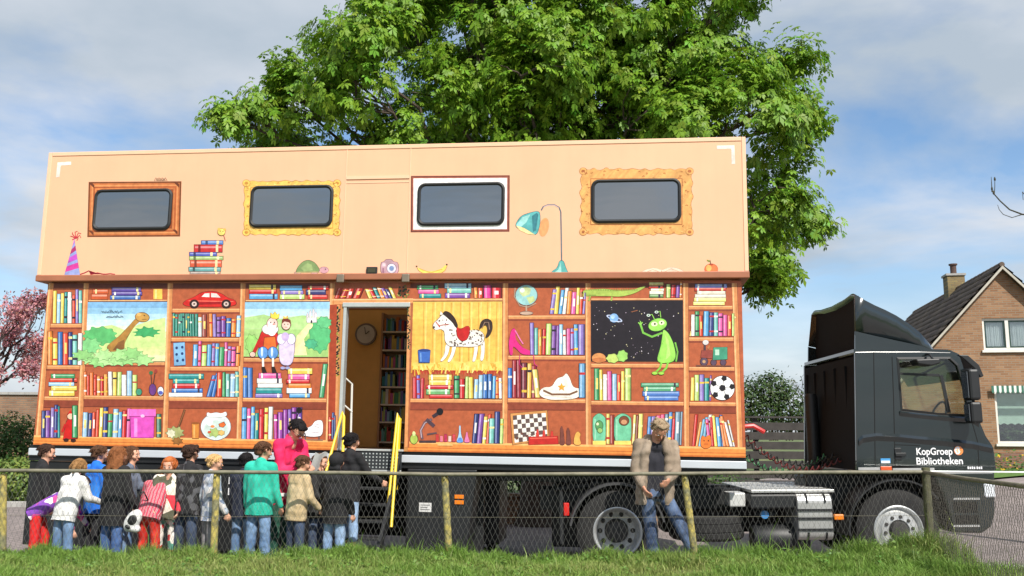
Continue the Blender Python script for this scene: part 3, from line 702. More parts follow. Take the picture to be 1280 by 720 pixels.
# ---------------------------------------------------------------- the painted library trailer
YAW, TILT = -0.12074, -0.0105
_d = Vector((math.cos(YAW), math.sin(YAW), TILT)).normalized(); _u = Vector((-TILT * math.cos(YAW), -TILT * math.sin(YAW), 1)).normalized()
_y = _u.cross(_d)
TM = Matrix.Identity(4)
for i, v in enumerate((_d, _y, _u)):
    for j in range(3): TM[j][i] = v[j]
TM.translation = Vector((0, 0, 1.68)) - _u * 1.68
TI = TM.inverted()
trailer = empty('library_trailer'); trailer.matrix_world = TM
tag(trailer, 'tall peach library trailer painted all over with bookshelves and open doorway', 'trailer')
def tp(px, py, t=0.0):
    o_ = TI @ CAM; d_ = TI.to_3x3() @ ray(px, py); k = (t - o_.y) / d_.y; p = o_ + d_ * k; return p.x, p.z
def rect(px0, py0, px1, py1, t=0.0):
    """axis-aligned local rectangle from a pixel box: s0, s1, z0, z1"""
    a = tp(px0, (py0 + py1) / 2, t); b = tp(px1, (py0 + py1) / 2, t); c = tp((px0 + px1) / 2, py0, t); d = tp((px0 + px1) / 2, py1, t)
    return a[0], b[0], d[1], c[1]
SL, SR, ZB, ZL = -6.487, 2.896, 1.442, 3.640           # lower body
UL, UR, UZ0, UZ1 = -6.62, 2.975, 3.66, 5.50            # upper body, standing 6 cm proud all round
TU = -0.06; WID = 2.5
PEACH = mat('peach_paint', (0.84, 0.468, 0.285), rough=0.42, var=0.05, vscale=1.3, streak=0.018, spec=0.4, bump=0.02, bscale=3)
OCHRE = mat('ochre_paint', (0.50, 0.22, 0.065), rough=0.45, var=0.08, vscale=2)
LEDGE = mat('brown_ledge_paint', (0.36, 0.13, 0.065), rough=0.5, var=0.15, vscale=3)
BLACKP = mat('black_chassis', (0.012, 0.013, 0.014), rough=0.45, var=0.3, vscale=5)
STEELG = mat('satin_aluminium', (0.60, 0.64, 0.68), rough=0.35, metal=0.2, var=0.06, vscale=2)
RUBBER = mat('rubber', (0.012, 0.012, 0.012), rough=0.6, var=0.25, vscale=12)
YEL = mat('yellow_handrail', (0.80, 0.56, 0.03), rough=0.35, var=0.06)
# lower body shell with the doorway cut out
d0, d1, dz0, dz1 = rect(426.5, 381, 508, 563)
mb = MB(); th = .06
wall_with_holes(mb, [(SL, ZB), (SR, ZB), (SR, ZL), (SL, ZL)], [[(d0, dz0), (d1, dz0), (d1, dz1), (d0, dz1)]], 0, th)
mb.box(SL, SL + th, th + .001, WID - .001, ZB, ZL); mb.box(SR - th, SR, th + .001, WID - .001, ZB, ZL); mb.box(SL, SR, WID, WID + th, ZB, ZL)
mb.build('lower_body', OCHRE, trailer)
mb = MB(); mb.box(SL + .07, SR - .07, .065, WID - .005, ZB - .02, dz0 - .005); mb.build('floor', mat('vinyl_floor', (.34, .22, .13), rough=.5), trailer)
# upper body
mb = MB(); mb.box(UL, UR, TU, TU + .05, UZ0 + .09, UZ1); mb.box(UL, UR, WID + .07, WID + .12, UZ0 + .09, UZ1); mb.box(UL, UL + .05, TU + .051, WID + .069, UZ0 + .09, UZ1); mb.box(UR - .05, UR, TU + .051, WID + .069, UZ0 + .09, UZ1); mb.build('upper_body', PEACH, trailer)
mb = MB(); mb.add([(UL + .01, TU + .01, UZ1 + .002), (UR - .01, TU + .01, UZ1 + .002), (UR - .01, WID + .11, UZ1 + .002), (UL + .01, WID + .11, UZ1 + .002)], [(0, 1, 2, 3)]); mb.build('interior_light_roof', mat('light_passing_roof', (.45, .45, .42), rough=.5, trans=.28), trailer)  # unseen roof, its translucency made up to brighten the room behind the doorway
mb = MB(); mb.box(UL - .012, UR + .012, TU - .03, .058, UZ0, UZ0 + .088); mb.box(UL - .012, UR + .012, WID + .002, WID + .15, UZ0, UZ0 + .088); mb.box(UL - .012, SL + .058, .06, WID, UZ0, UZ0 + .088); mb.box(SR - .058, UR + .012, .06, WID, UZ0, UZ0 + .088); mb.build('ledge', LEDGE, trailer, bevel=.012)
PE2 = mat('peach_trim', (0.86, 0.53, 0.34), rough=.4, var=.04)
mb = MB(); mb.box(UL - .006, UL + .05, TU - .009, TU + .06, UZ0 + .09, UZ1 + .004); mb.build('corner_trim', PE2, trailer, bevel=.006)
mb = MB(); mb.box(UR - .045, UR + .006, TU - .009, TU + .06, UZ0 + .09, UZ1 + .004); mb.build('corner_trim', PE2, trailer, bevel=.006)
mb = MB(); mb.box(UL + .052, UR - .047, TU - .009, TU + .06, UZ1 - .05, UZ1 + .006); mb.build('top_trim', PE2, trailer, bevel=.006)
h0, h1, hz0, hz1 = rect(430, 222, 510.5, 344, TU)
mb = MB()                                               # raised seams of the service hatch above the door
for s_ in (h0, h1): mb.box(s_ - .006, s_ + .006, TU - .006, TU, UZ0 + .095, UZ1 - .05)
mb.box(h0 + .007, h1 - .007, TU - .012, TU, hz1 - .02, hz1 + .02)
mb.box(h0 + .007, h1 - .007, TU - .005, TU, hz1 - .075, hz1 - .065); mb.build('hatch_seam', PE2, trailer)
for cxx in (h0, h1):
    mb = MB(); zz = UZ0 + .02
    mb.box(cxx - .05, cxx + .05, TU - .07, TU - .032, zz - .06, zz + .05); mb.build('latch', mat('latch_metal', (.25, .2, .15), rough=.5, metal=.5), trailer, bevel=.01)

# ------------- flat painting: every shape of the mural is a thin sheet of paint
jr_ = random.Random(3)
class Paint:
    def __init__(s, t): s.t = t; s.v = []; s.f = []; s.c = []; s.d = 0
    def reset(s, n=0): s.d = n
    def poly(s, pts, col, step=1):
        o = len(s.v); t = s.t - .0008 - s.d * .00016; s.d += step
        for (x, y) in pts:
            a, z = tp(x, y, s.t); s.v.append((a, t, z)); kk = jr_.uniform(.84, 1.10); s.c.append(tuple(q * kk for q in lin(col)))
        s.f.append(tuple(range(o, o + len(pts))))
    def q(s, x0, y0, x1, y1, col): s.poly([(x0, y0), (x1, y0), (x1, y1), (x0, y1)], col)
    def ell(s, cx, cy, rx, ry, col, rot=0, n=18, a0=0, a1=360):
        k = []
        for i in range(n + (0 if a1 - a0 >= 360 else 1)):
            a = math.radians(a0 + (a1 - a0) * i / n); x, y = rx * math.cos(a), ry * math.sin(a); c, q = math.cos(rot), math.sin(rot)
            k.append((cx + x * c - y * q, cy + x * q + y * c))
        s.poly(k, col)
    def line(s, pts, w, col, w1=None):
        P = [Vector((p[0], p[1], 0)) for p in pts]; n = len(P); L = []; R = []
        for i, p in enumerate(P):
            d = (P[min(i + 1, n - 1)] - P[max(i - 1, 0)]); d.normalize(); nn = Vector((-d.y, d.x, 0)); ww = (w if w1 is None else w + (w1 - w) * i / (n - 1)) / 2
            L.append(p + nn * ww); R.append(p - nn * ww)
        s.poly([(a.x, a.y) for a in L + R[::-1]], col)
    def out(s, pts, col, edge=(60, 35, 25), w=.7, sm=2):
        if len(pts) >= 6:
            for _ in range(sm):
                pts = [q for a_, b_ in zip(pts, pts[1:] + pts[:1]) for q in ((a_[0] * .78 + b_[0] * .22, a_[1] * .78 + b_[1] * .22), (a_[0] * .22 + b_[0] * .78, a_[1] * .22 + b_[1] * .78))]
        cx = sum(p[0] for p in pts) / len(pts); cy = sum(p[1] for p in pts) / len(pts)
        g = []
        for x, y in pts:
            dx, dy = x - cx, y - cy; L = math.hypot(dx, dy) + 1e-6; g.append((x + dx / L * w, y + dy / L * w))
        s.poly(g, edge); s.poly(pts, col)
    def oell(s, cx, cy, rx, ry, col, edge=(60, 35, 25), w=.7, rot=0, n=18):
        s.ell(cx, cy, rx + w, ry + w, edge, rot, n); s.ell(cx, cy, rx, ry, col, rot, n)
    def build(s, name):
        me = bpy.data.meshes.new(name); me.from_pydata(s.v, [], s.f)
        ca = me.color_attributes.new('Col', 'FLOAT_COLOR', 'POINT')
        for i, c in enumerate(s.c): ca.data[i].color = (*c, 1)
        me.materials.append(PAINTM); o = bpy.data.objects.new(name, me); COL.objects.link(o); o.parent = trailer
        # all sheets face the street
        bm = bmesh.new(); bm.from_mesh(me)
        for f in bm.faces:
            f.normal_update()
            if f.normal.y > 0: f.normal_flip()
        bm.to_mesh(me); bm.free(); return o
PAINTM = mat('mural_paint', attr=True, rough=0.42, var=0.24, vscale=14, spec=0.4, detail=8)
pr_ = random.Random(21)
def sh(c, k): return tuple(max(0, min(255, v * k)) for v in c)
PAL = [(58,108,178),(96,164,214),(160,198,226),(44,140,140),(70,152,96),(196,42,44),(214,72,48),(230,134,56),(236,204,92),(238,232,226),(124,76,156),(222,94,160),(52,62,122),(188,212,120),(142,120,190),(120,190,180)]
MUR = Paint(0.0)
KX = {'L':(60,43),'A':(108,99),'B':(213,206),'C':(304,298.5),'D':(416,410),'E':(513,507),'F':(632,631),'G':(735,735.5),'H':(857,858.5),'R':(922,929)}
def kx(k, y): a, b = KX[k]; return a + (b - a) * (y - 355) / 200
def slope(y): return -0.0056 + (y - 350) * 0.000106
def book(x0, x1, yb, h, col, lean=0.0, tall=None):
    """one painted upright spine; lean shifts its top sideways"""
    M_ = MUR; t = yb - h
    def P(u, w_): return (x0 + (x1 - x0) * u + lean * w_, yb - h * w_)
    M_.poly([P(-.07, 0), P(1.07, 0), P(1.07, 1.01), P(-.07, 1.01)], sh(col, .38))
    M_.poly([P(.04, 0), P(.96, 0), P(.96, 1), P(.04, 1)], col)
    M_.poly([P(.18, .02), P(.42, .02), P(.42, .98), P(.18, .98)], sh([v * .6 + 105 for v in col], 1))
    M_.poly([P(.78, 0), P(.96, 0), P(.96, 1), P(.78, 1)], sh(col, .7))
    r = pr_.random()
    if r < .55:
        b = pr_.choice([(240,220,150),(240,236,230),(50,40,60),(230,190,70),(190,50,50)])
        for w_ in ([.8, .16] if r < .3 else [pr_.uniform(.55, .8)]): M_.poly([P(.05, w_), P(.95, w_), P(.95, w_ + .07), P(.05, w_ + .07)], b)
    elif r < .8:
        b = sh(pr_.choice([(240,236,230),(245,215,120)]), 1); M_.poly([P(.3, .35), P(.7, .35), P(.7, .7), P(.3, .7)], b)
def books(x0, x1, yb, h, pal=None, lean=0, w=(4.0, 7.0), hv=(.76, 1.0), keep=None):
    x = x0; base = MUR.d
    while x < x1 - 2.2:
        ww = min(pr_.uniform(*w), x1 - x); 
        if x1 - x - ww < 2.2: ww = x1 - x
        MUR.d = base + pr_.randint(0, 3)
        y = yb + slope(yb) * (x - (x0 + x1) / 2)
        book(x, x + ww - .25, y, h * pr_.uniform(*hv), pr_.choice(pal or PAL), lean * pr_.uniform(.6, 1.15) if lean else pr_.choice([0, 0, 0, .8, -.6]))
        x += ww
    MUR.d = base + 12
def stack(x0, x1, yb, n, ht, pal=None):
    y = yb
    for i in range(n):
        c = pr_.choice(pal or PAL); a = x0 + pr_.uniform(0, (x1 - x0) * .14); b = x1 - pr_.uniform(0, (x1 - x0) * .14); h = ht * pr_.uniform(.8, 1.2)
        MUR.q(a - .4, y - h - .4, b + .4, y + .2, sh(c, .38)); MUR.q(a, y - h, b, y - .3, c); MUR.q(a + 1, y - h * .85, b - 1, y - h * .55, sh([v * .6 + 105 for v in c], 1))
        if pr_.random() < .6: MUR.q(b - 6, y - h, b - 3.5, y - .3, pr_.choice([(240,225,160), (240,238,232), (60,50,70)]))
        if pr_.random() < .5: MUR.q(a + 3, y - h, a + 5, y - .3, pr_.choice([(240,225,160), (240,238,232)]))
        y -= h
    return y
BACK, DARKB, WOOD, WLT, WDK = (174, 90, 56), (140, 66, 46), (214, 146, 92), (236, 182, 128), (162, 92, 58)
def shelf(a, b, y, w=4.2):
    """painted shelf board across a column, its top at y"""
    MUR.reset(4); x0, x1 = kx(a, y) + 2.5, kx(b, y) - 2.5; xm = (x0 + x1) / 2; f = lambda x, dy: (x, y + slope(y) * (x - xm) + dy)
    MUR.poly([f(x0, 0), f(x1, 0), f(x1, w), f(x0, w)], WOOD); MUR.poly([f(x0, 0), f(x1, 0), f(x1, 1.2), f(x0, 1.2)], WLT)
    MUR.poly([f(x0, w), f(x1, w), f(x1, w + 2.2), f(x0, w + 2.2)], DARKB)
def panel(a, b, y0, y1, cols, inset=3):
    """a painted picture with horizontal bands of colour"""
    MUR.reset(8); n = len(cols); xm = (kx(a, y0) + kx(b, y0)) / 2
    f = lambda k, y, s: (kx(k, y) + s * inset, y + slope(y) * (kx(k, y) - xm))
    MUR.poly([f(a, y0 - 1, 1), f(b, y0 - 1, -1), f(b, y1 + 1, -1), f(a, y1 + 1, 1)], (90, 60, 40))
    for i, c in enumerate(cols):
        ya = y0 + (y1 - y0) * i / n; yb = y0 + (y1 - y0) * (i + 1) / n
        MUR.poly([f(a, ya, 1), f(b, ya, -1), f(b, yb, -1), f(a, yb, 1)], c, 0)
    MUR.d += 1
def leafy(cx, cy, rx, ry, col, n=14, amp=.22, seed=1):
    r = random.Random(seed); pts = []
    for i in range(n * 2):
        a = math.pi * i / n; k = 1 + (amp if i % 2 else -amp) * r.uniform(.6, 1.3); pts.append((cx + rx * k * math.cos(a), cy + ry * k * math.sin(a)))
    MUR.out(pts, col, sh(col, .6), .5, 1)

# background, uprights, shelves
a, b, c, d = (SL, ZL), (SR, ZL), (SR, ZB), (SL, ZB)
def zrect(s0, s1, z0, z1, col, lay):
    o = len(MUR.v)
    for s_, z_ in ((s0, z0), (s1, z0), (s1, z1), (s0, z1)): MUR.v.append((s_, -.0008 - lay * .00016, z_)); MUR.c.append(lin(col))
    MUR.f.append((o, o + 1, o + 2, o + 3))
for (s0, s1, z0, z1) in ((SL, d0 - .05, ZB, ZL), (d1 + .05, SR, ZB, ZL), (d0 - .05, d1 + .05, dz1 + .05, ZL)):
    zrect(s0, s1, z0, z1, BACK, 0)
for (s0, s1) in ((SL, d0 - .05), (d1 + .05, SR)):
    zrect(s0, s1, ZB, ZB + .125, (226, 140, 68), 9); zrect(s0, s1, ZB + .10, ZB + .125, (244, 178, 108), 10); zrect(s0, s1, ZB + .045, ZB + .055, (190, 104, 48), 10)
    zrect(s0, s1, ZB, ZB + .02, (196, 108, 50), 10)
for (a, b) in (('L','A'),('A','B'),('B','C'),('C','D'),('E','F'),('F','G'),('G','H'),('H','R')):      # the darker band above the bottom row
    MUR.reset(1); y = {'L':497,'A':496,'B':498,'C':499,'E':500,'F':500,'G':503,'H':504}[a]
    MUR.poly([(kx(a, y), y + 3), (kx(b, y), y + 3.5), (kx(b, y), y + 12.5), (kx(a, y), y + 12)], DARKB)
    MUR.poly([(kx(a, y), y + 12), (kx(b, y), y + 12.5), (kx(b, y), y + 13.3), (kx(a, y), y + 12.8)], (96, 40, 26))
    MUR.reset(1); MUR.poly([(kx(a, 356), 354), (kx(b, 356), 354), (kx(b, 356), 360), (kx(a, 356), 360)], sh(DARKB, .8))
# cell back tones vary a little
for k in KX:
    MUR.reset(6); xt, xb = KX[k]; dx = -4 if k == 'R' else (4 if k == 'L' else 0); w = 5.0
    f = lambda u, y: (kx(k, y) + dx + u, y)
    if k == 'E': continue
    MUR.poly([f(-w, 353), f(w, 353), f(w, 571 if k in 'FGHR' else 562), f(-w, 571 if k in 'FGHR' else 562)], WDK) if False else None
    y1 = {'L':548,'A':548,'B':548,'C':550,'D':551}.get(k, 559)
    MUR.poly([f(-3.8, 354), f(3.8, 354), f(3.8, y1), f(-3.8, y1)], WDK); MUR.poly([f(-3.2, 354), f(2.8, 354), f(2.8, y1), f(-3.2, y1)], WOOD); MUR.poly([f(-2.6, 354), f(-1.0, 354), f(-1.0, y1), f(-2.6, y1)], WLT)
    MUR.poly([f(1.2, 354), f(1.7, 354), f(1.7, y1), f(1.2, y1)], (192, 108, 52))
for (a, b, ys) in (('L','A',(405,457,496)),('A','B',(375,452,495)),('B','C',(386,422.5,459,497)),('C','D',(375,448,498)),('E','F',(373.5,499)),('F','G',(394.5,445,499)),('G','H',(373,455,502)),('H','R',(382.5,422,459,503))):
    for y in ys: shelf(a, b, y)
# door surround
MUR.reset(8)
MUR.poly([(415, 374), (516, 373), (516, 379.5), (415, 380.5)], WOOD); MUR.poly([(415, 374), (516, 373), (516, 374.6), (415, 375.6)], WLT)
MUR.poly([(412.5, 381), (424.5, 381), (421, 552), (409.5, 552)], (170, 70, 40)); MUR.poly([(421.5, 381), (424.5, 381), (421, 552), (418.5, 552)], WOOD)
MUR.poly([(509.8, 379), (516.5, 379), (511.5, 559), (505.8, 559)], WOOD); MUR.poly([(513.5, 379), (516.5, 379), (511.5, 559), (509.5, 559)], WDK)
for i in range(60):                                    # painted ivy on both sides of the doorway
    y = 384 + i * 1.45; MUR.reset(14 + i % 5)
    MUR.ell(423.2 - i * .02 + pr_.uniform(-1.6, 1.6), y, pr_.uniform(.8, 1.7), pr_.uniform(.7, 1.5), pr_.choice([(40,60,34),(60,50,40),(150,150,60),(30,34,30)]), n=6)
    if i < 40: MUR.ell(511 + pr_.uniform(-1.6, 1.6), y - 4, pr_.uniform(.7, 1.5), pr_.uniform(.7, 1.4), pr_.choice([(50,70,40),(120,110,50),(30,34,30)]), n=6)
for i in range(30): MUR.reset(14 + i % 5); MUR.ell(503 + pr_.uniform(-6, 8), 364 + pr_.uniform(-7, 8), 1.4, 1.2, pr_.choice([(40,70,40),(90,110,50),(170,150,80),(40,40,30)]), n=6)
MUR.reset(10); books(418, 450, 373, 13, [(196,60,44),(214,72,48),(180,50,40)], w=(6, 9), lean=5); books(461, 496, 373, 15, lean=-6)

MUR.reset(12)
# column 1
books(66, 103, 404, 44); books(60, 103, 456, 43); stack(60, 97, 495, 5, 6); books(52, 76, 547, 41); books(91, 98, 547, 40)
MUR.reset(30)                                          # small red-hooded doll
MUR.out([(79, 549), (83, 528), (88, 519), (93, 528), (97, 548)], (206, 34, 30)); MUR.oell(88.5, 520, 4, 4.2, (238, 190, 160)); MUR.poly([(84, 520), (88, 512.5), (93, 520), (91, 517), (87, 517)], (200, 30, 30)); MUR.line([(82, 530), (78, 540)], 2.5, (190, 30, 30)); MUR.line([(94, 530), (97, 537)], 2.5, (190, 30, 30)); MUR.oell(83, 550, 2.6, 1.6, (60, 30, 25)); MUR.oell(92, 550.5, 2.6, 1.6, (60, 30, 25))
# column 2
MUR.reset(12); stack(114, 136, 374.5, 2, 6, [(206, 50, 40), (200, 90, 50)]); stack(137, 178, 374.5, 3, 5.5, [(60,100,170),(90,70,150),(60,140,140)]); MUR.reset(14); MUR.q(192, 361, 203, 374, (238, 190, 84)); MUR.q(194, 362, 196, 373.5, (250, 220, 140))
panel('A', 'B', 377.5, 451.5, [(128,176,216),(150,196,226),(180,214,232),(205,228,232),(222,234,214),(214,228,168),(208,224,150),(214,228,150),(220,226,158),(226,226,170)])
MUR.poly([(106, 425), (118, 410), (140, 406), (160, 414), (172, 406), (190, 400), (207, 397), (206, 432), (106, 440)], (196, 220, 140))
leafy(125, 420, 21, 11, (96, 184, 110), 11, .16, 2); leafy(183, 415, 15, 6, (66, 160, 96), 9, .3, 3); leafy(112, 432, 14, 9, (130, 200, 130), 9, .25, 6)
MUR.out([(133, 434), (140, 427), (152, 418), (160, 409), (169, 398.5), (175, 395), (177, 400), (169, 407), (161, 418), (156, 428), (156, 437), (140, 441)], (176, 128, 62), (92, 62, 30))
MUR.poly([(141, 438), (148, 428), (156, 424), (155, 437)], (128, 86, 46)); MUR.oell(178, 396.5, 8.6, 5.6, (192, 146, 76), (92, 62, 30), rot=.12); MUR.ell(174, 393, 3, 2, (214, 172, 104)); MUR.ell(180.5, 394.5, .8, .8, (40, 30, 20)); MUR.line([(178, 399.5), (184, 399)], .5, (90, 60, 30))
for q, (x, y) in enumerate([(112,448),(124,452),(136,450),(148,450),(160,449),(172,447),(179,450),(104,444),(130,444),(152,443),(166,442)]):
    leafy(x, y, 12, 6.5, [(166,214,140),(148,204,126),(178,222,150)][q % 3], 8, .34, 10 + q)
for i in range(16):                                    # flourish of handwriting in the sky
    x = 127 + i * 1.6; MUR.reset(40 + i % 4); MUR.line([(x, 390 + pr_.uniform(-2, 2)), (x + 1.2, 389 + pr_.uniform(-2.5, 2)), (x + 2.2, 391)], .5, (70, 80, 90))
    if i > 2: MUR.line([(x + 1, 396.5 + pr_.uniform(-1.4, 1)), (x + 2.2, 395.5 + pr_.uniform(-1.8, 1)), (x + 3.4, 397)], .55, (70, 80, 90))
MUR.reset(12); books(105, 139, 494.5, 30, [(200,60,40),(222,110,50),(190,40,40),(230,150,70)], w=(3.6, 5)); books(136, 172, 494.5, 31); 
MUR.reset(24); MUR.oell(191, 487, 4.2, 7, (110, 60, 130)); MUR.line([(190, 480), (189, 468)], 1.4, (90, 50, 40)); MUR.line([(192, 480), (194, 466)], 1.2, (60, 40, 40)); MUR.ell(189, 466, 2.4, 2.4, (60, 110, 70)); MUR.ell(195, 464, 2.0, 2.6, (150, 60, 50)); MUR.oell(174, 490, 3.4, 4, (70, 150, 120)); MUR.oell(201, 489, 3.6, 5.5, (220, 220, 225)); MUR.ell(201, 491, 3, 2.4, (80, 90, 170))
MUR.reset(12); books(103, 163, 546.5, 38, lean=1.5); books(196, 202, 547, 36, [(70, 120, 100)])
MUR.reset(26); MUR.out([(163, 516), (193, 515), (192, 547), (164, 547)], (226, 86, 190), (130, 40, 110)); MUR.q(162, 511.5, 195, 520, (236, 110, 200)); MUR.q(162, 520, 195, 521, (150, 50, 120)); MUR.q(168, 523, 172, 546, (240, 140, 210)); MUR.ell(178.5, 520, 2.5, 2, (250, 190, 225))
# column 3
MUR.reset(20); MUR.out([(228, 380), (233, 375), (244, 371), (252, 365.5), (266, 364), (277, 367), (284, 372), (294, 375), (296, 381), (284, 383.5), (236, 383.5)], (204, 40, 34), (90, 20, 20))
MUR.poly([(252, 371), (256, 367), (262, 366.5), (262, 371.5)], (230, 225, 220)); MUR.poly([(264, 366.3), (271, 367), (276, 372), (264, 371.5)], (230, 225, 220)); MUR.line([(236, 376), (292, 377)], .9, (240, 120, 100)); MUR.poly([(246, 378), (276, 377), (276, 380), (246, 381)], (150, 24, 26))
for x in (243, 283): MUR.oell(x, 380, 5.4, 5, (50, 30, 30)); MUR.ell(x, 380, 3.2, 3, (214, 190, 180)); MUR.ell(x, 380, 1.3, 1.2, (80, 50, 50))
MUR.reset(12); books(216, 248, 420.5, 29, [(44,128,110),(50,140,120)], w=(2.8, 3.4), hv=(.95, 1)); books(248, 259, 421, 28, [(225,225,225),(150,70,60)]); books(262, 301, 421, 29)
MUR.reset(22); MUR.out([(217, 429), (231, 428), (232, 456), (218, 457)], (128, 176, 214), (40, 70, 110)); 
for x, y in ((221, 435), (228, 434), (221, 443), (228, 442), (222, 451), (229, 450)): MUR.ell(x, y, 1.7, 1.9, (40, 60, 110), n=8)
MUR.reset(12); books(241, 300, 457.5, 31, lean=1.2)
stack(211, 255, 496, 5, 5.2); MUR.reset(12); books(258, 269, 496, 30, [(60,110,180),(90,170,210)], lean=7); books(271, 299, 496, 32)
MUR.reset(20); MUR.line([(219, 543), (225, 530), (231, 512)], 3, (96, 58, 36)); MUR.line([(220, 541), (231, 513)], 1, (150, 96, 56)); leafy(219, 541, 10.5, 7.5, (166, 170, 110), 9, .22, 33); leafy(214, 542, 5, 5, (226, 222, 190), 7, .2, 34); leafy(222, 551, 6, 4, (150, 100, 50), 7, .3, 35)
MUR.reset(20); MUR.out([(240, 529), (249, 529), (248.5, 548), (240.5, 548)], (216, 138, 60)); MUR.ell(244.5, 529, 4.6, 1.4, (150, 86, 40)); MUR.q(242, 531, 244, 547, (238, 176, 100))
MUR.oell(270, 533.5, 18.5, 16.5, (222, 232, 228), (120, 110, 110), n=26); MUR.out([(259, 522), (259, 515), (264, 517), (270, 515.5), (277, 517), (283, 514), (284, 521)], (238, 242, 240), (140, 130, 130)); MUR.ell(270, 537, 15.5, 11.5, (206, 224, 214)); MUR.ell(262, 527, 4, 5, (246, 250, 248)); leafy(268, 541, 7, 5, (170, 190, 110), 7, .3, 40); MUR.out([(274, 530), (280, 527.5), (282, 531), (279, 534), (275, 533)], (226, 110, 50)); MUR.ell(266, 533, 2.6, 1.6, (230, 130, 70)); MUR.ell(262, 540, 2.2, 1.4, (210, 90, 60)); leafy(277, 541, 4, 3, (230, 190, 110), 6, .2, 41)
# column 4
MUR.reset(12); stack(310, 347, 374, 3, 5.8); stack(348, 381, 374, 3, 5.8); stack(382, 411, 374, 3, 5.6, [(200,50,44),(206,60,50),(60,60,110)])
panel('C', 'D', 377.5, 446, [(150,196,224),(186,216,230),(206,226,214),(186,216,150),(170,208,128),(158,204,116),(166,208,122),(170,210,126)])
MUR.poly([(306, 397), (330, 393), (350, 399), (378, 394), (411, 398), (411, 412), (306, 410)], (178, 214, 140)); MUR.poly([(366, 444), (371, 420), (386, 404), (392, 406), (380, 424), (384, 444)], (238, 224, 168))
leafy(400, 420, 13, 20, (92, 184, 120), 10, .12, 50); leafy(405, 403, 9, 7, (104, 192, 130), 8, .15, 51); leafy(389, 430, 8, 6, (80, 176, 130), 8, .2, 52); leafy(315, 430, 8, 12, (150, 200, 110), 8, .15, 53)
for x, h in ((384.5, 8), (388, 11), (392, 13), (395, 9)): MUR.out([(x - 1.3, 402), (x - 1.3, 402 - h), (x, 398.5 - h), (x + 1.3, 402 - h), (x + 1.3, 402)], (226, 214, 220), (70, 60, 80), .4)
MUR.out([(384, 403.5), (396, 403), (395.5, 397), (384.5, 397)], (236, 228, 228), (80, 70, 80), .4); MUR.ell(389.5, 402, 1.2, 2, (60, 50, 60))
# king and queen sitting on the picture's edge
MUR.out([(320, 436), (327, 414), (334, 408), (344, 408), (348, 420), (347, 436)], (200, 44, 36)); MUR.oell(316, 443, 3.4, 3, (236, 196, 180)); MUR.line([(325, 425), (318, 440)], 4.5, (190, 40, 36)); MUR.out([(331, 422), (344, 421), (346, 436), (329, 437)], (222, 110, 46)); MUR.oell(338, 411.5, 10, 6.5, (244, 240, 236), (130, 110, 110)); MUR.oell(340.5, 405, 6.5, 7.5, (238, 206, 196), (130, 90, 80)); MUR.ell(340, 412, 6, 8, (246, 242, 240)); MUR.ell(336.5, 404, 1.6, 2, (240, 236, 232)); MUR.ell(342.5, 405.5, 1.8, 1.4, (236, 160, 150))
MUR.out([(338.5, 398), (338.5, 390), (341.5, 394), (344, 389), (346.5, 394), (349.5, 391), (348.5, 399)], (238, 206, 80), (120, 90, 30), .4)
for x in (329, 341.5): MUR.oell(x, 441, 6.2, 7.2, (96, 150, 214), (40, 60, 110)); MUR.ell(x - 1.2, 440, 1.4, 6, (206, 222, 240)); MUR.line([(x, 447.5), (x + .3, 460)], 2.6, (244, 236, 226)); MUR.out([(x - 1.5, 459), (x + 2, 459), (x + 4.5, 465.5), (x - .5, 466)], (44, 28, 26))
MUR.out([(350, 456), (349, 430), (352, 418), (366, 418), (369, 430), (366, 457)], (222, 206, 232), (120, 100, 140)); MUR.oell(352, 424, 5, 6.5, (236, 228, 240), (130, 110, 150)); MUR.oell(364.5, 424, 5, 6.5, (232, 222, 238), (130, 110, 150)); MUR.ell(357, 421, 5, 5.5, (196, 172, 216)); MUR.oell(358, 406, 5.2, 6, (240, 206, 190), (110, 60, 50)); MUR.poly([(352.5, 405), (353, 399.5), (358, 397.5), (363.5, 400), (364.5, 407), (361.5, 403), (356, 402)], (120, 52, 40)); MUR.out([(354.5, 398.5), (355, 395), (357.5, 397), (359.5, 394.5), (360.5, 398)], (236, 200, 90), (120, 90, 30), .3); MUR.line([(352, 430), (358, 435), (364, 430)], 2.2, (206, 190, 222)); MUR.ell(356, 405.5, .7, .8, (60, 40, 40), n=6); MUR.ell(360.3, 405.5, .7, .8, (60, 40, 40), n=6); MUR.line([(356.6, 409), (359.6, 409)], .6, (190, 80, 80)); MUR.ell(339, 403, .7, .8, (50, 40, 40), n=6); MUR.ell(343.5, 403, .7, .8, (50, 40, 40), n=6); MUR.ell(354, 460, 3, 1.8, (150, 150, 190)); MUR.ell(360, 460, 3, 1.8, (150, 150, 190))
MUR.reset(12); books(304, 316, 497, 38, [(70,120,190),(238,200,100)], w=(5, 6.5), hv=(.95, 1)); stack(319, 356, 497, 5, 6.2); stack(358, 391, 497, 6, 6.0); MUR.reset(16); book(399, 405, 497, 42, (80, 160, 110), 5)
MUR.reset(12); books(302, 341, 549, 41, lean=1); books(343, 378, 549, 40, [(150,70,160),(190,60,150),(120,80,170),(60,90,170),(200,60,50)]); MUR.reset(30); MUR.ell(374, 513, 3.6, 4, (30, 24, 26)); MUR.line([(374, 515), (370, 524)], 1.4, (40, 30, 30))
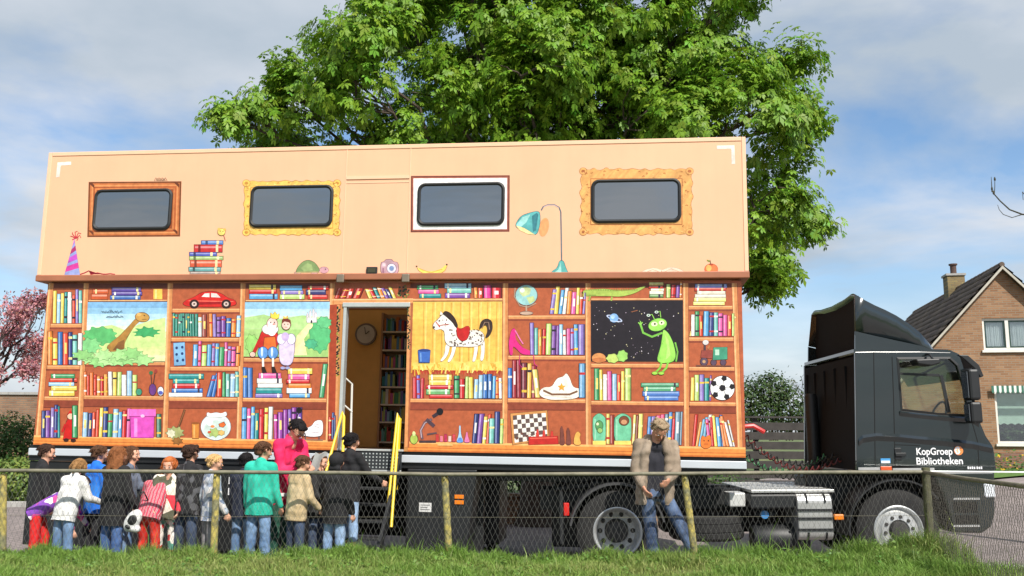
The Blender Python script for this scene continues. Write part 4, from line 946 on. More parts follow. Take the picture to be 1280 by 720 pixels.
MUR.out([(378, 537), (390, 533), (394, 526), (402, 525), (404, 530), (403, 545), (390, 546), (378, 544)], (244, 240, 238), (120, 100, 100)); MUR.line([(380, 542), (400, 540)], .7, (180, 170, 180)); MUR.line([(376, 549), (404, 550)], 1.6, (150, 110, 90)); MUR.line([(382, 545), (382, 549)], 1.4, (90, 80, 80)); MUR.line([(399, 545), (399, 549.5)], 1.4, (90, 80, 80)); MUR.line([(394, 530), (399, 531)], .6, (150, 140, 150)); MUR.line([(393, 533), (399, 534)], .6, (150, 140, 150))
MUR.reset(12); books(411, 420, 549, 36, [(60,80,130),(235,235,235),(200,50,40)], w=(3, 3.6))
# column 5
MUR.reset(12); stack(520, 552, 372.5, 3, 5.4); stack(556, 590, 372.5, 3, 5.4); books(593, 604, 372.5, 15); MUR.reset(12); books(605, 627, 372.5, 16, [(226,70,150),(214,50,60)], w=(8, 11))
panel('E', 'F', 377, 462, [(238,190,92),(238,188,88),(236,186,86),(236,184,84)], 4)
for i in range(9): x = 530 + i * 11.4; MUR.reset(12 + i % 2); MUR.line([(x, 378), (x - 1.4, 455)], .7, (198, 140, 56)); MUR.line([(x + 3, 378), (x + 1.6, 455)], 1.6, (246, 204, 116))
MUR.reset(16)
MUR.poly([(514, 462), (517, 453), (530, 451), (545, 455), (560, 450), (580, 453), (600, 449), (615, 453), (628, 451), (628, 464)], (236, 204, 104))
for i in range(44):
    x = 516 + i * 2.5; y = 460 + 4 * math.sin(i * .9); MUR.reset(18 + i % 4); MUR.line([(x, y + pr_.uniform(-5, -1)), (x + pr_.uniform(-3, 3), y + pr_.uniform(2, 7))], 1.6, pr_.choice([(244,220,130),(230,190,80),(216,160,60)]))
for i in range(30): x = 517 + i * 3.7; MUR.reset(17); MUR.poly([(x - 2, 463), (x + 2, 463), (x + pr_.uniform(-1, 1), 468 + pr_.uniform(0, 2))], (176, 60, 40))
MUR.reset(26)                                          # dappled horse with a red saddle
HW, HE = (240, 234, 226), (90, 64, 50)
for pts in ([(557, 430), (563, 430), (560, 444), (553, 452), (550, 451), (556, 443)], [(566, 431), (571, 431), (567, 446), (562, 453), (559, 452), (564, 443)], [(593, 428), (598, 426), (597, 440), (594, 452), (590, 452), (593, 440)], [(600, 425), (606, 424), (606, 440), (604, 451), (600, 451), (602, 438)]): MUR.out(pts, HW, HE, .5)
MUR.out([(541, 408), (543, 403), (548, 399), (552, 394), (556, 393), (562, 396), (567, 403), (570, 411), (580, 415), (592, 412), (602, 414), (606, 421), (603, 430), (592, 434), (574, 433), (561, 433), (556, 426), (556, 414), (551, 411), (544, 413)], HW, HE, .6)
for i in range(70):
    x, y = pr_.uniform(558, 604), pr_.uniform(412, 432); 
    if 572 < x < 586 and y < 425: continue
    MUR.reset(42 + i % 4); MUR.ell(x, y, pr_.uniform(.6, 1.4), pr_.uniform(.6, 1.2), (90, 64, 56), n=6)
for i in range(14): MUR.reset(42 + i % 4); MUR.ell(pr_.uniform(546, 560), pr_.uniform(399, 409), .8, .7, (110, 80, 70), n=6)
MUR.reset(48); MUR.out([(571, 408), (576, 412), (584, 407), (588, 410), (585, 424), (577, 427), (571, 420)], (196, 36, 34), (90, 20, 20), .5); MUR.out([(553, 392), (557, 388.5), (563, 391), (569, 398), (573, 408), (570, 410), (565, 402), (558, 396)], (52, 36, 32), (30, 20, 20), .3); MUR.out([(550, 394), (551, 389), (554, 393)], HW, HE, .4); MUR.line([(545, 402), (550, 409)], .9, (190, 50, 40)); MUR.line([(549, 407), (562, 405)], .7, (190, 50, 40)); MUR.ell(549.5, 401, .9, .9, (40, 26, 22), n=8); MUR.ell(542.5, 409, 1.6, 1.3, (90, 70, 66), n=8)
MUR.out([(599, 413), (601, 402), (608, 398), (615, 401), (616, 411), (612, 420), (606, 423), (610, 413), (608, 406), (604, 407)], (60, 44, 38), (40, 28, 24), .3); MUR.line([(603, 410), (606, 403), (611, 403), (612, 412)], 1, (150, 120, 100))
MUR.out([(523, 438), (538, 438), (537, 453), (524, 453)], (60, 100, 176), (30, 40, 80)); MUR.ell(530.5, 438, 7.6, 1.8, (40, 66, 130)); MUR.line([(526, 441), (526.5, 452)], 1.6, (120, 160, 216))
MUR.reset(12); books(516, 530, 498, 30, [(200,50,60),(230,130,150),(120,100,180)]); stack(532, 567, 498, 5, 6, [(204,44,44),(226,190,90),(190,40,50),(110,170,110)]); books(568, 598, 498, 31); books(598, 628, 498, 32)
MUR.reset(30); MUR.oell(612, 486.5, 11, 10, (120, 180, 220), (40, 80, 120)); MUR.ell(608, 482, 3.4, 4, (190, 222, 240)); MUR.oell(611.5, 476, 4.5, 1.8, (110, 170, 212), (40, 80, 120)); MUR.ell(611.5, 473.5, 1.6, 1.6, (60, 110, 160)); MUR.line([(602, 488), (598, 485), (596, 480)], 3.2, (110, 170, 212)); MUR.line([(622, 481), (627, 481), (627, 490), (621, 492)], 1.8, (90, 150, 200)); MUR.oell(585, 494, 5, 3.4, (150, 200, 226), (50, 90, 120)); MUR.line([(579, 493), (577, 490)], 1.4, (120, 180, 214))
MUR.reset(20)                                          # microscope and flasks
MUR.oell(517.5, 549, 4.6, 6, (176, 196, 90)); MUR.ell(517.5, 542, 2, 3, (206, 216, 150)); MUR.line([(528, 549), (526, 538), (531, 528), (540, 524)], 3.4, (110, 84, 90)); MUR.line([(527, 547), (526, 538), (531, 529), (538, 525)], 1, (190, 170, 180)); MUR.line([(533, 524), (543, 533)], 4.4, (80, 60, 70)); MUR.line([(541, 521), (550, 515)], 4.2, (60, 46, 56)); MUR.ell(550, 514.5, 4.2, 4.4, (24, 22, 26)); MUR.line([(524, 552), (545, 552)], 3, (70, 52, 56)); MUR.line([(534, 543), (546, 541)], 2, (90, 70, 76)); 
for i, c in enumerate([(200,60,60),(226,120,140),(190,50,90),(230,190,180),(200,70,80)]): MUR.out([(545 + i * 5.2, 552), (545 + i * 5.2, 543 + (i % 2) * 2), (548.5 + i * 5.2, 543 + (i % 2) * 2), (548.5 + i * 5.2, 552)], c, (80, 40, 40), .4)
MUR.out([(570, 553), (574, 543), (574, 532), (576, 532), (576, 543), (580, 553)], (170, 206, 230), (60, 80, 120), .5); MUR.poly([(571, 552.5), (573.5, 547), (576.8, 547), (579.2, 552.5)], (90, 140, 210)); MUR.out([(580, 553), (582, 546), (583, 540), (584.5, 540), (585, 546), (588, 553)], (222, 120, 170), (110, 50, 80), .5)
MUR.line([(547, 556), (566, 556.3)], 2, (230, 180, 110))
MUR.reset(12); books(590, 612, 554.5, 40, lean=3.5); books(611, 629, 554.5, 40, lean=1)
# column 6
MUR.reset(20); MUR.oell(658, 369, 13.5, 12.5, (150, 196, 196), (90, 80, 80), n=24); MUR.poly([(649, 362), (657, 358), (664, 361), (662, 368), (654, 371), (650, 367)], (196, 206, 150)); MUR.poly([(658, 372), (667, 370), (669, 376), (662, 380)], (186, 200, 140)); MUR.ell(653, 363, 3, 3, (226, 236, 226)); MUR.line([(644, 360), (643, 371), (650, 382), (660, 384), (670, 379)], 1.4, (170, 140, 120)); MUR.line([(658, 382), (658, 390)], 2, (180, 150, 130)); MUR.oell(658, 391.5, 8, 2, (190, 160, 140), (100, 70, 60))
MUR.reset(12); books(687, 712, 392.5, 36, lean=4); books(708, 731, 392.5, 35, lean=2)
books(663, 731, 443.5, 40)
MUR.reset(30); MUR.out([(637, 441), (636, 428), (639, 413), (643, 410), (645, 414), (644, 424), (652, 434), (661, 438), (668, 440), (667, 444), (652, 443), (646, 436), (641, 432), (641, 444), (638, 444)], (222, 44, 130), (110, 20, 60), .5); MUR.line([(644, 413), (650, 424), (654, 430)], 1.4, (240, 120, 180)); MUR.line([(650, 443), (649, 455), (653, 460)], .9, (200, 40, 120)); MUR.line([(667, 443), (668, 455), (672, 458)], .9, (200, 40, 120))
MUR.reset(12); books(635, 671, 497.5, 48, [(200,44,50),(60,110,190),(120,50,60),(236,180,80),(150,40,50)], w=(5, 7)); books(669, 676, 497, 46, [(230,200,110)], lean=-4); books(724, 732, 497, 44, [(110,160,200)])
MUR.reset(28); MUR.out([(673, 491), (679, 484), (690, 484), (696, 473), (704, 471), (708, 466), (712, 472), (716, 484), (724, 486), (729, 482), (729, 492), (718, 499), (690, 500), (678, 497)], (242, 234, 222), (120, 90, 70), .6); MUR.line([(679, 488), (690, 493), (712, 493), (722, 489)], 2.6, (120, 84, 60)); 
st = []
for i in range(10): a_ = -math.pi / 2 + math.pi * i / 5; r_ = 5.2 if i % 2 == 0 else 2.3; st.append((702 + r_ * math.cos(a_), 484 + r_ * math.sin(a_)))
MUR.out(st, (232, 166, 60), (150, 90, 40), .3, 0); MUR.line([(680, 494), (715, 497.5)], 1.6, (220, 206, 190))
MUR.reset(20); MUR.out([(638, 517), (684, 513), (686, 549), (641, 556)], (200, 140, 80), (90, 50, 30)); 
for r_ in range(6):
    for c_ in range(8):
        def bp_(u, w_): return (641 + 41 * u + 2.5 * w_, 519.5 - 3.4 * u + w_ * (34 - 2.5 * u))
        MUR.reset(24 + (r_ + c_) % 2); u0, u1, v0, v1 = c_ / 8, (c_ + 1) / 8, r_ / 6, (r_ + 1) / 6
        MUR.poly([bp_(u0, v0), bp_(u1, v0), bp_(u1, v1), bp_(u0, v1)], (238, 232, 222) if (r_ + c_) % 2 else (98, 78, 74))
for i in range(10): MUR.reset(27 + i % 3); MUR.oell(646 + i * 3.2, 548 - (i % 3) * 3, 1.8, 1.4, (240, 230, 215) if i % 2 else (110, 70, 60), (80, 50, 40), .3, n=8)
MUR.reset(32); MUR.out([(661, 546), (697, 545), (698, 555), (661, 556)], (196, 44, 38), (90, 20, 20), .5); MUR.line([(663, 548), (696, 547)], 1.2, (226, 100, 80))
for i, (x, h_) in enumerate(((672, 9), (680, 8), (690, 7))): MUR.out([(x - 2, 546), (x - 1, 546 - h_), (x + 1, 546 - h_), (x + 2, 546)], (206, 60, 50), (100, 30, 30), .3)
for i, (x, h_) in enumerate(((703, 24), (711, 22))): MUR.out([(x - 4, 556), (x - 2, 556 - h_ * .5), (x - 3, 556 - h_ * .8), (x - 1, 556 - h_), (x + 1.4, 556 - h_ * .78), (x + 1.5, 556 - h_ * .5), (x + 3.6, 556)], (120, 66, 56), (60, 34, 30), .4)
MUR.out([(717, 556), (718, 546), (720, 541), (723, 539), (726, 543), (724, 547), (727, 556)], (226, 168, 84), (140, 90, 40), .5)
# column 7
MUR.reset(12); stack(811, 831, 372, 5, 3.6, [(240,232,210),(214,200,120),(110,150,90),(200,60,50)]); books(833, 852, 372, 20)
MUR.reset(24); MUR.out([(718, 378), (722, 367), (730, 363), (742, 362), (756, 361), (772, 364), (790, 363), (806, 357), (807, 359), (793, 367), (776, 371), (760, 370), (740, 370), (726, 371), (727, 377), (722, 382)], (168, 190, 88), (80, 96, 40), .5)
for i in range(22): MUR.reset(28); MUR.poly([(732 + i * 3, 363.5 - .4 * math.sin(i * .4)), (734.5 + i * 3, 363.5 - .4 * math.sin(i * .4)), (733.2 + i * 3, 360.6)], (130, 156, 66))
MUR.reset(30); MUR.ell(728, 366, 1, 1, (40, 40, 20), n=8); MUR.line([(738, 370), (736, 376)], 2, (150, 174, 76)); MUR.line([(765, 371), (764, 376)], 2, (150, 174, 76)); MUR.line([(731, 369), (745, 369)], .5, (90, 106, 50))
panel('G', 'H', 376, 451.5, [(34, 27, 34), (34, 27, 34)], 3.5)
for i in range(70): MUR.reset(12 + i % 3); r_ = pr_.uniform(.3, .75); MUR.ell(pr_.uniform(742, 850), pr_.uniform(379, 448), r_, r_, pr_.choice([(220,210,220),(170,150,170),(200,190,150)]), n=6)
MUR.reset(18); MUR.ell(768, 398, 10.5, 3, (190, 200, 226), .35); MUR.ell(768, 398, 8.6, 2.0, (60, 60, 90), .35); MUR.ell(767.5, 397.5, 5.6, 5.6, (126, 170, 222)); MUR.ell(766, 396, 2.6, 2.6, (176, 206, 240)); MUR.line([(763, 401), (774, 402.5)], .9, (200, 210, 230))
MUR.line([(789, 390), (797, 388)], 1.0, (150, 90, 60)); MUR.oell(748.5, 447.5, 8.5, 6, (222, 150, 90), (110, 60, 30), .4); MUR.ell(749, 450, 8.8, 3, (200, 120, 70)); leafy(766, 448, 8, 5.5, (190, 210, 110), 7, .12, 60); leafy(778, 445, 6.5, 7, (150, 200, 100), 7, .12, 61)
GA, GE = (150, 214, 90), (56, 110, 40)
MUR.reset(24); MUR.line([(828, 416), (815, 421), (804, 416), (800.5, 405)], 2.6, (120, 186, 74)); 
for dx, dy in ((-2.6, -3), (0, -4.6), (2.6, -3.2)): MUR.line([(800.5, 406), (800.5 + dx, 406 + dy)], 1.4, (140, 204, 86))
MUR.out([(829, 411), (836, 417), (842, 430), (845, 445), (841, 453), (825, 454), (821, 449), (826, 434), (828, 420)], GA, GE, .6); MUR.poly([(831, 418), (836, 426), (838, 444), (832, 450), (834, 436)], (182, 232, 120)); MUR.line([(844, 428), (847, 440), (845, 452)], 2, (120, 186, 74))
MUR.oell(822, 406, 11.5, 7.6, GA, GE, .6, rot=-.25); MUR.ell(818, 405, 4, 3, (228, 236, 190)); MUR.ell(827, 403.5, 3.6, 2.8, (228, 236, 190)); MUR.ell(818.5, 405, 1.3, 1.3, (40, 50, 30), n=8); MUR.ell(827, 403.5, 1.2, 1.2, (40, 50, 30), n=8)
for (xa, ya, xb, yb) in ((818, 399, 813, 393), (826, 397, 823, 389)): MUR.line([(xa, ya), (xb + 2, yb), (xb - 1, yb + 1)], .9, GA); MUR.ell(xb - 2.4, yb + 1.2, 2.4, 1.7, (226, 240, 230), n=10); MUR.ell(xb - 2.4, yb + 1.2, 1.4, .9, (60, 90, 60), n=8)
MUR.reset(44)
for x in (827, 835): MUR.line([(x, 453), (x - 2, 460), (x - 8, 466)], 2.4, (130, 196, 70)); MUR.oell(x - 8.5, 466.5, 3.6, 1.8, (160, 210, 80), GE, .4)
MUR.reset(12); books(743, 789, 500.5, 41); stack(799, 851, 500.5, 4, 5.6, [(206,50,44),(214,70,50),(80,120,190),(90,160,120)])
MUR.reset(18)                                          # two green-backed fat books
for x0, x1 in ((741, 757), (768, 789)):
    n = 8; arch = [(x0 + (x1 - x0) * i / n, 523 - 6 * math.sin(math.pi * i / n)) for i in range(n + 1)]; MUR.out(arch + [(x1, 555), (x0, 555)], (112, 190, 150), (40, 90, 70), .6); MUR.poly([(x0, 551), (x1, 551), (x1, 556), (x0, 556)], (236, 214, 110)); MUR.line([(x0 + 3, 524), (x0 + 3, 550)], 1.6, (160, 220, 186))
MUR.oell(749, 532, 4.5, 6, (90, 150, 90), (50, 80, 60)); MUR.ell(747, 530, 1.6, 1.8, (220, 220, 180)); MUR.oell(780, 526, 6, 5.6, (120, 70, 46), (60, 40, 30)); MUR.ell(780, 527.5, 3.6, 3, (206, 150, 110)); MUR.oell(750, 538, 3, 3, (150, 190, 110), (60, 90, 60))
MUR.reset(12); books(758, 768, 555, 38, [(150,60,50),(230,210,110)], w=(4, 5), hv=(.95, 1)); books(790, 803, 555, 38, [(130,60,46),(160,70,50),(236,214,120),(90,160,110)], w=(3.4, 4.6), lean=2); books(808, 852, 556, 42, [(206,50,60),(226,90,130),(90,140,200),(222,110,60),(140,120,190),(120,150,170)], lean=2)
# column 8
MUR.reset(12); stack(866, 911, 381.5, 6, 4.3, [(150,140,190),(190,60,50),(230,220,200),(110,120,180),(236,220,130)]); books(864, 918, 420, 32)
MUR.reset(30); MUR.out([(862, 420), (863, 414), (872, 413), (888, 415), (890, 420)], (238, 216, 130), (140, 100, 50), .4); MUR.line([(870, 417), (886, 418)], 1.2, (200, 90, 60)); MUR.out([(905, 401), (910, 394.5), (917, 394), (921, 397), (915, 400), (909, 408), (905, 412)], (240, 216, 150), (150, 100, 60), .4)
MUR.reset(20); MUR.oell(880, 452, 4.6, 4.8, (90, 70, 90)); MUR.oell(892, 453, 3.4, 3.6, (90, 70, 90)); MUR.oell(904, 453, 3.4, 3.6, (90, 70, 90)); MUR.ell(880, 452, 2, 2, (190, 150, 110)); MUR.out([(876, 447), (877, 438), (890, 438), (890, 448)], (150, 70, 60), (70, 40, 40), .4); MUR.out([(891, 450), (892, 434.5), (909, 434), (909, 449)], (70, 150, 120), (30, 70, 60), .5); MUR.q(894, 437, 899, 444, (190, 224, 200)); MUR.line([(881, 438), (881, 430)], 2.6, (80, 60, 66)); MUR.oell(882, 428, 3.6, 3, (222, 214, 210), (140, 120, 120), .3); MUR.line([(870, 457), (914, 457.5)], 1.4, (110, 70, 60)); MUR.line([(885, 436), (887, 432)], 2, (180, 120, 70))
MUR.reset(12); books(863, 889, 501, 34); 
MUR.reset(24); MUR.oell(903, 485, 15, 15, (240, 238, 236), (50, 40, 40), n=28)
for a_, r_ in ((None, 0), (0, 1), (72, 1), (144, 1), (216, 1), (288, 1)):
    if a_ is None: cx_, cy_, rr = 903, 485, 4.6
    else: cx_, cy_, rr = 903 + 12.2 * math.sin(math.radians(a_ + 10)), 485 - 12.2 * math.cos(math.radians(a_ + 10)), 3.9
    pg = [(cx_ + rr * math.sin(math.radians(72 * i + 46)), cy_ - rr * math.cos(math.radians(72 * i + 46))) for i in range(5)]; MUR.reset(28); MUR.poly(pg, (34, 30, 34))
    if a_ is not None: MUR.reset(27); MUR.line([(903, 485), (cx_, cy_)], .6, (110, 104, 104))
MUR.reset(26); MUR.oell(903, 485, 0.1, 0.1, (34, 30, 34), n=6)
MUR.reset(12); books(865, 886, 558, 40, [(206,50,44),(230,150,70),(226,220,210),(110,170,200)], lean=5, w=(3.6, 5)); books(885, 906, 558, 42, lean=-3.5, w=(3.6, 5.2)); books(904, 919, 558, 38, [(200,50,50),(226,130,70),(226,220,216)], lean=-8, w=(3.6, 5))
MUR.reset(32); MUR.out([(876, 558), (876, 549), (878, 544), (882, 547), (887, 543), (889, 549), (889, 558), (882, 561)], (226, 120, 50), (130, 60, 30), .5); MUR.ell(880, 551, .9, .9, (50, 30, 20), n=6); MUR.ell(885.5, 551, .9, .9, (50, 30, 20), n=6); MUR.line([(880, 555), (885, 555)], .6, (110, 50, 30))
o = MUR.build('bookshelf_mural'); o['label'] = 'painted bookshelves with picture scenes on the lower trailer side'

# upper mural: picture frames round the windows and things standing on the ledge
MUR = Paint(TU)
def ring(x0, y0, x1, y1, w, cols, bumpy=0, seed=1):
    """painted picture frame: nested outlines, the outer one scalloped where the frame is carved"""
    r = random.Random(seed)
    if bumpy:
        pts = []; edge = (150, 96, 46)
        N_ = 26
        def side(xa, ya, xb, yb, nx, ny, n):
            for i in range(n): t_ = i / n; k = bumpy * (math.sin(i * 2.1 + seed) * .5 + r.uniform(-.2, .5)); pts.append((xa + (xb - xa) * t_ + nx * k, ya + (yb - ya) * t_ + ny * k))
        side(x0, y0, x1, y0, 0, -1, N_); side(x1, y0, x1, y1, 1, 0, 14); side(x1, y1, x0, y1, 0, 1, N_); side(x0, y1, x0, y0, -1, 0, 14)
        MUR.out(pts, cols[0], edge, .6)
        for cx_, cy_ in ((x0 + 2, y0 + 2), (x1 - 2, y0 + 2), (x0 + 2, y1 - 2), (x1 - 2, y1 - 2)): MUR.oell(cx_, cy_, 4.6, 4.2, cols[0], edge, .5, n=12); MUR.ell(cx_, cy_, 2.4, 2.0, cols[1], n=10)
        b0 = MUR.d
        for i in range(90):
            MUR.d = b0 + i % 4; e = r.randint(0, 3); t_ = r.random(); k = r.uniform(.5, w - 1)
            x, y = [(x0 + (x1 - x0) * t_, y0 + k), (x0 + (x1 - x0) * t_, y1 - k), (x0 + k, y0 + (y1 - y0) * t_), (x1 - k, y0 + (y1 - y0) * t_)][e]
            a_ = r.uniform(0, 6.28); MUR.line([(x, y), (x + 2.4 * math.cos(a_), y + 1.6 * math.sin(a_)), (x + 3.0 * math.cos(a_ + .8), y + 2.2 * math.sin(a_ + .8))], .8, cols[1 + i % 2])
        MUR.d = b0 + 5
        MUR.poly([(x0 + w - 2, y0 + w - 2), (x1 - w + 2, y0 + w - 2), (x1 - w + 2, y1 - w + 2), (x0 + w - 2, y1 - w + 2)], cols[1]); MUR.poly([(x0 + w - 1, y0 + w - 1), (x1 - w + 1, y0 + w - 1), (x1 - w + 1, y1 - w + 1), (x0 + w - 1, y1 - w + 1)], cols[0])
    else:
        n = len(cols)
        for i, c in enumerate(cols):
            k = w * i / n; sk = -1.6 * (x0 - 640) / 585 * (1 if x0 < 640 else .4)
            MUR.poly([(x0 + k + sk * .6, y0 + k + .4), (x1 - k + sk * .6, y0 + k - .4), (x1 - k - sk * .6, y1 - k - .4), (x0 + k - sk * .6, y1 - k + .4)], c)
MUR.reset(2); ring(110, 227, 226, 296, 12, [(120, 66, 34), (196, 112, 62), (216, 140, 84), (178, 92, 48), (206, 124, 70), (150, 76, 40)])
for (x, y) in ((115, 232), (221, 231), (114, 291), (219, 290)):
    for i in range(4): MUR.reset(12 + i); MUR.line([(x - 3 + i, y - 3), (x + 3, y + 3 - i)], .7, (110, 56, 30))
MUR.reset(16)
for i in range(7): MUR.line([(193 + i * 2, 226), (195 + i * 2, 222 + i % 2), (197 + i * 2, 226)], .6, (120, 90, 70))
MUR.reset(2); ring(306, 227, 423.5, 292.5, 9, [(240, 192, 96), (196, 138, 60), (250, 214, 130)], 2.4, 3)
MUR.reset(2); ring(513.5, 219.5, 637, 290, 9.5, [(110, 56, 44), (160, 86, 66), (238, 232, 226), (246, 242, 238), (236, 230, 224), (244, 240, 236)])
MUR.reset(2); ring(727, 212, 864, 292, 13, [(226, 166, 96), (176, 104, 54), (238, 186, 116)], 3, 8)
L0 = 344
MUR.reset(4)                                           # party hat with streamers
MUR.out([(80.5, 344), (93, 299), (100, 344)], (150, 160, 214), (90, 60, 110), .5)
for i, (ya, yb) in enumerate(((340, 333), (329, 322), (318, 312), (308, 303))):
    f = lambda y, u: (80.5 + (93 - 80.5) * (344 - y) / 45 if u == 0 else 100 - 7 * (344 - y) / 45, y)
    MUR.poly([f(ya, 0), f(ya - 5, 1), f(yb - 5, 1), f(yb, 0)], [(206, 60, 150), (190, 80, 190), (176, 50, 110), (200, 110, 200)][i])
for i in range(7): a_ = i * .9; MUR.line([(95, 298), (95 + 5 * math.cos(a_), 294 + 4 * math.sin(a_)), (95 + 7 * math.cos(a_ + .5), 295 + 6 * math.sin(a_ + .4))], 1, (190, 40, 60))
MUR.line([(100, 343), (106, 341), (111, 338.5), (114, 340), (113, 343), (122, 341), (130, 343), (138, 342), (144, 343)], 1.1, (170, 40, 60))
MUR.reset(4); stack(236, 277, 344.5, 1, 5, [(150, 130, 120)]); 
y = 339.5
for a_, b_, h_, c_ in ((236, 276, 5.4, (96,150,150)), (238, 277, 9, (206,90,60)), (237, 279, 4.6, (170,196,120)), (237, 271, 5, (80,90,170)), (243, 278, 9.5, (196,50,50)), (252, 279, 5, (90,130,200))):
    MUR.q(a_ - .5, y - h_ - .5, b_ + .5, y, (70, 45, 40)); MUR.q(a_, y - h_, b_, y - .4, c_); MUR.q(a_ + 1, y - h_ * .8, b_ - 1, y - h_ * .55, sh([v * .6 + 105 for v in c_], 1)); MUR.q(a_ + 5, y - h_, a_ + 8, y - .4, sh(c_, .6)); MUR.q(b_ - 8, y - h_, b_ - 5, y - .4, (238, 220, 170)); y -= h_
MUR.oell(277, 290, 4.6, 4.2, (238, 206, 110), (120, 90, 40), .5); MUR.ell(275.5, 289, .7, .8, (60, 40, 20), n=6); MUR.ell(279, 289.5, .7, .8, (60, 40, 20), n=6); MUR.ell(274, 286.5, 1.8, 1.6, (226, 180, 90)); MUR.ell(281, 287, 1.8, 1.6, (226, 180, 90)); MUR.line([(280, 294), (282, 301)], .9, (190, 110, 90))
MUR.reset(4)                                           # tortoise
MUR.oell(372, 341.5, 4, 2, (200, 160, 150), (90, 70, 60), .4); MUR.oell(393, 342, 4, 1.8, (206, 160, 160), (90, 70, 60), .4); MUR.oell(405, 337.5, 5.6, 3.8, (214, 160, 170), (110, 80, 90), .4); MUR.line([(396, 339), (402, 338)], 4, (210, 160, 160))
MUR.out([(369, 341), (373, 333), (379, 327), (386, 325), (393, 328), (398, 334), (400, 340)], (128, 150, 96), (66, 84, 60), .6); MUR.poly([(376, 335), (384, 329), (390, 331), (391, 338), (380, 339)], (156, 176, 116)); MUR.line([(370, 340.5), (399, 340)], 1.4, (176, 160, 110)); MUR.ell(407, 336.5, .8, .8, (40, 30, 30), n=6)
MUR.reset(4)                                           # camera, banana
MUR.out([(476, 344), (476, 328), (481, 327), (482, 324.5), (490, 324.5), (491, 327), (498, 328), (498, 343.5)], (190, 150, 160), (80, 50, 70), .6); MUR.oell(489.5, 335.5, 5.6, 5.8, (222, 214, 226), (90, 70, 90), .5); MUR.ell(489.5, 335.5, 3, 3.2, (120, 140, 180)); MUR.q(478, 329, 482, 333, (226, 200, 206)); MUR.q(478, 335, 480, 342, (160, 110, 130))
MUR.out([(521, 333.5), (528, 338), (540, 339.5), (552, 336), (557, 331), (559, 332), (556, 339), (546, 343.5), (533, 343.5), (524, 339)], (244, 208, 100), (120, 90, 40), .5); MUR.line([(524, 335.5), (538, 341), (553, 336.5)], .8, (206, 160, 70)); MUR.ell(520.8, 333, 1.2, 1, (80, 60, 30), n=6); MUR.ell(558.5, 330.8, 1.2, 1.2, (80, 60, 30), n=6)
MUR.reset(4)                                           # desk lamp
MUR.ell(680, 284, 6, 12, (236, 160, 104), .2); MUR.line([(676.5, 263), (679, 258.5), (685, 256), (693, 256), (699, 259.5), (701, 265), (701.5, 290), (702, 326)], 1.7, (92, 104, 114)); MUR.line([(679.3, 258.9), (685, 256.4), (693, 256.4), (699, 260)], .6, (226, 200, 200))
MUR.out([(643.5, 282), (651, 270), (663, 266), (671, 264), (675, 266), (675, 280), (671, 294), (660, 291), (650, 287)], (92, 172, 172), (40, 80, 90), .6); MUR.poly([(645, 281.5), (653, 271.5), (663, 268), (658, 278), (651, 284)], (156, 212, 206)); MUR.poly([(665, 270), (671, 266), (673, 268), (670, 288), (666, 290)], (56, 120, 130)); MUR.out([(645, 282), (655, 285), (669, 293.5), (660, 292.5), (650, 288)], (244, 226, 160), (150, 120, 70), .4)
MUR.out([(687, 344), (691, 338), (697, 335), (699, 326), (704.5, 326), (707, 335), (712, 344)], (92, 172, 166), (40, 80, 90), .6); MUR.poly([(691, 342), (698, 337), (701, 328), (702, 342)], (160, 216, 206)); MUR.ell(700, 344, 14, 1.2, (60, 110, 110))
MUR.reset(4)                                           # open book, apple
MUR.out([(797, 344), (806, 337), (818, 334.5), (827, 338), (838, 333.5), (850, 336), (862, 344)], (238, 214, 190), (150, 110, 90), .5); MUR.line([(827, 338), (827.5, 344)], .8, (150, 110, 90)); MUR.line([(803, 342), (816, 337), (826, 340.5)], .5, (180, 140, 110)); MUR.line([(829, 340.5), (839, 336), (856, 342)], .5, (180, 140, 110))
MUR.oell(889, 336.5, 8, 6.6, (232, 116, 66), (150, 60, 40), .5); MUR.ell(886, 335, 3.5, 4, (244, 172, 96)); MUR.line([(888.5, 330.5), (887.5, 325)], .9, (90, 60, 30)); MUR.ell(885.5, 326, 2.4, 1.0, (130, 140, 60), .5, n=8); MUR.ell(889, 331, 2.6, .8, (170, 70, 40))
MUR.reset(4)                                           # pale reflective corner marks
for P_ in ([(70, 222), (72, 203), (89, 202), (89, 206), (76, 207), (74.5, 221)], [(896, 182), (918, 181.5), (919, 205), (914.5, 205), (914, 186), (896, 186.5)]): MUR.poly(P_, (244, 226, 214))
o = MUR.build('ledge_mural'); o['label'] = 'painted picture frames, lamp and toys on the peach upper side'

# windows of the upper floor
TINT = bpy.data.materials.new('tinted_window'); TINT.use_nodes = True
_b = TINT.node_tree.nodes['Principled BSDF']; _b.inputs['Base Color'].default_value = (.05, .06, .072, 1); _b.inputs['Roughness'].default_value = .04; _b.inputs['IOR'].default_value = 2.9
_n = TINT.node_tree.nodes.new('ShaderNodeTexNoise'); _n.inputs['Scale'].default_value = 1.5
_bp = TINT.node_tree.nodes.new('ShaderNodeBump'); _bp.inputs['Strength'].default_value = .05; _bp.inputs['Distance'].default_value = .05
TINT.node_tree.links.new(_n.outputs['Fac'], _bp.inputs['Height']); TINT.node_tree.links.new(_bp.outputs[0], _b.inputs['Normal'])
def rrect(s0, s1, z0, z1, r, n=6):
    pts = []
    for cx_, cz_, a0 in ((s1 - r, z1 - r, 0), (s0 + r, z1 - r, 90), (s0 + r, z0 + r, 180), (s1 - r, z0 + r, 270)):
        for i in range(n + 1): a_ = math.radians(a0 + 90 * i / n); pts.append((cx_ + r * math.cos(a_), cz_ + r * math.sin(a_)))
    return pts
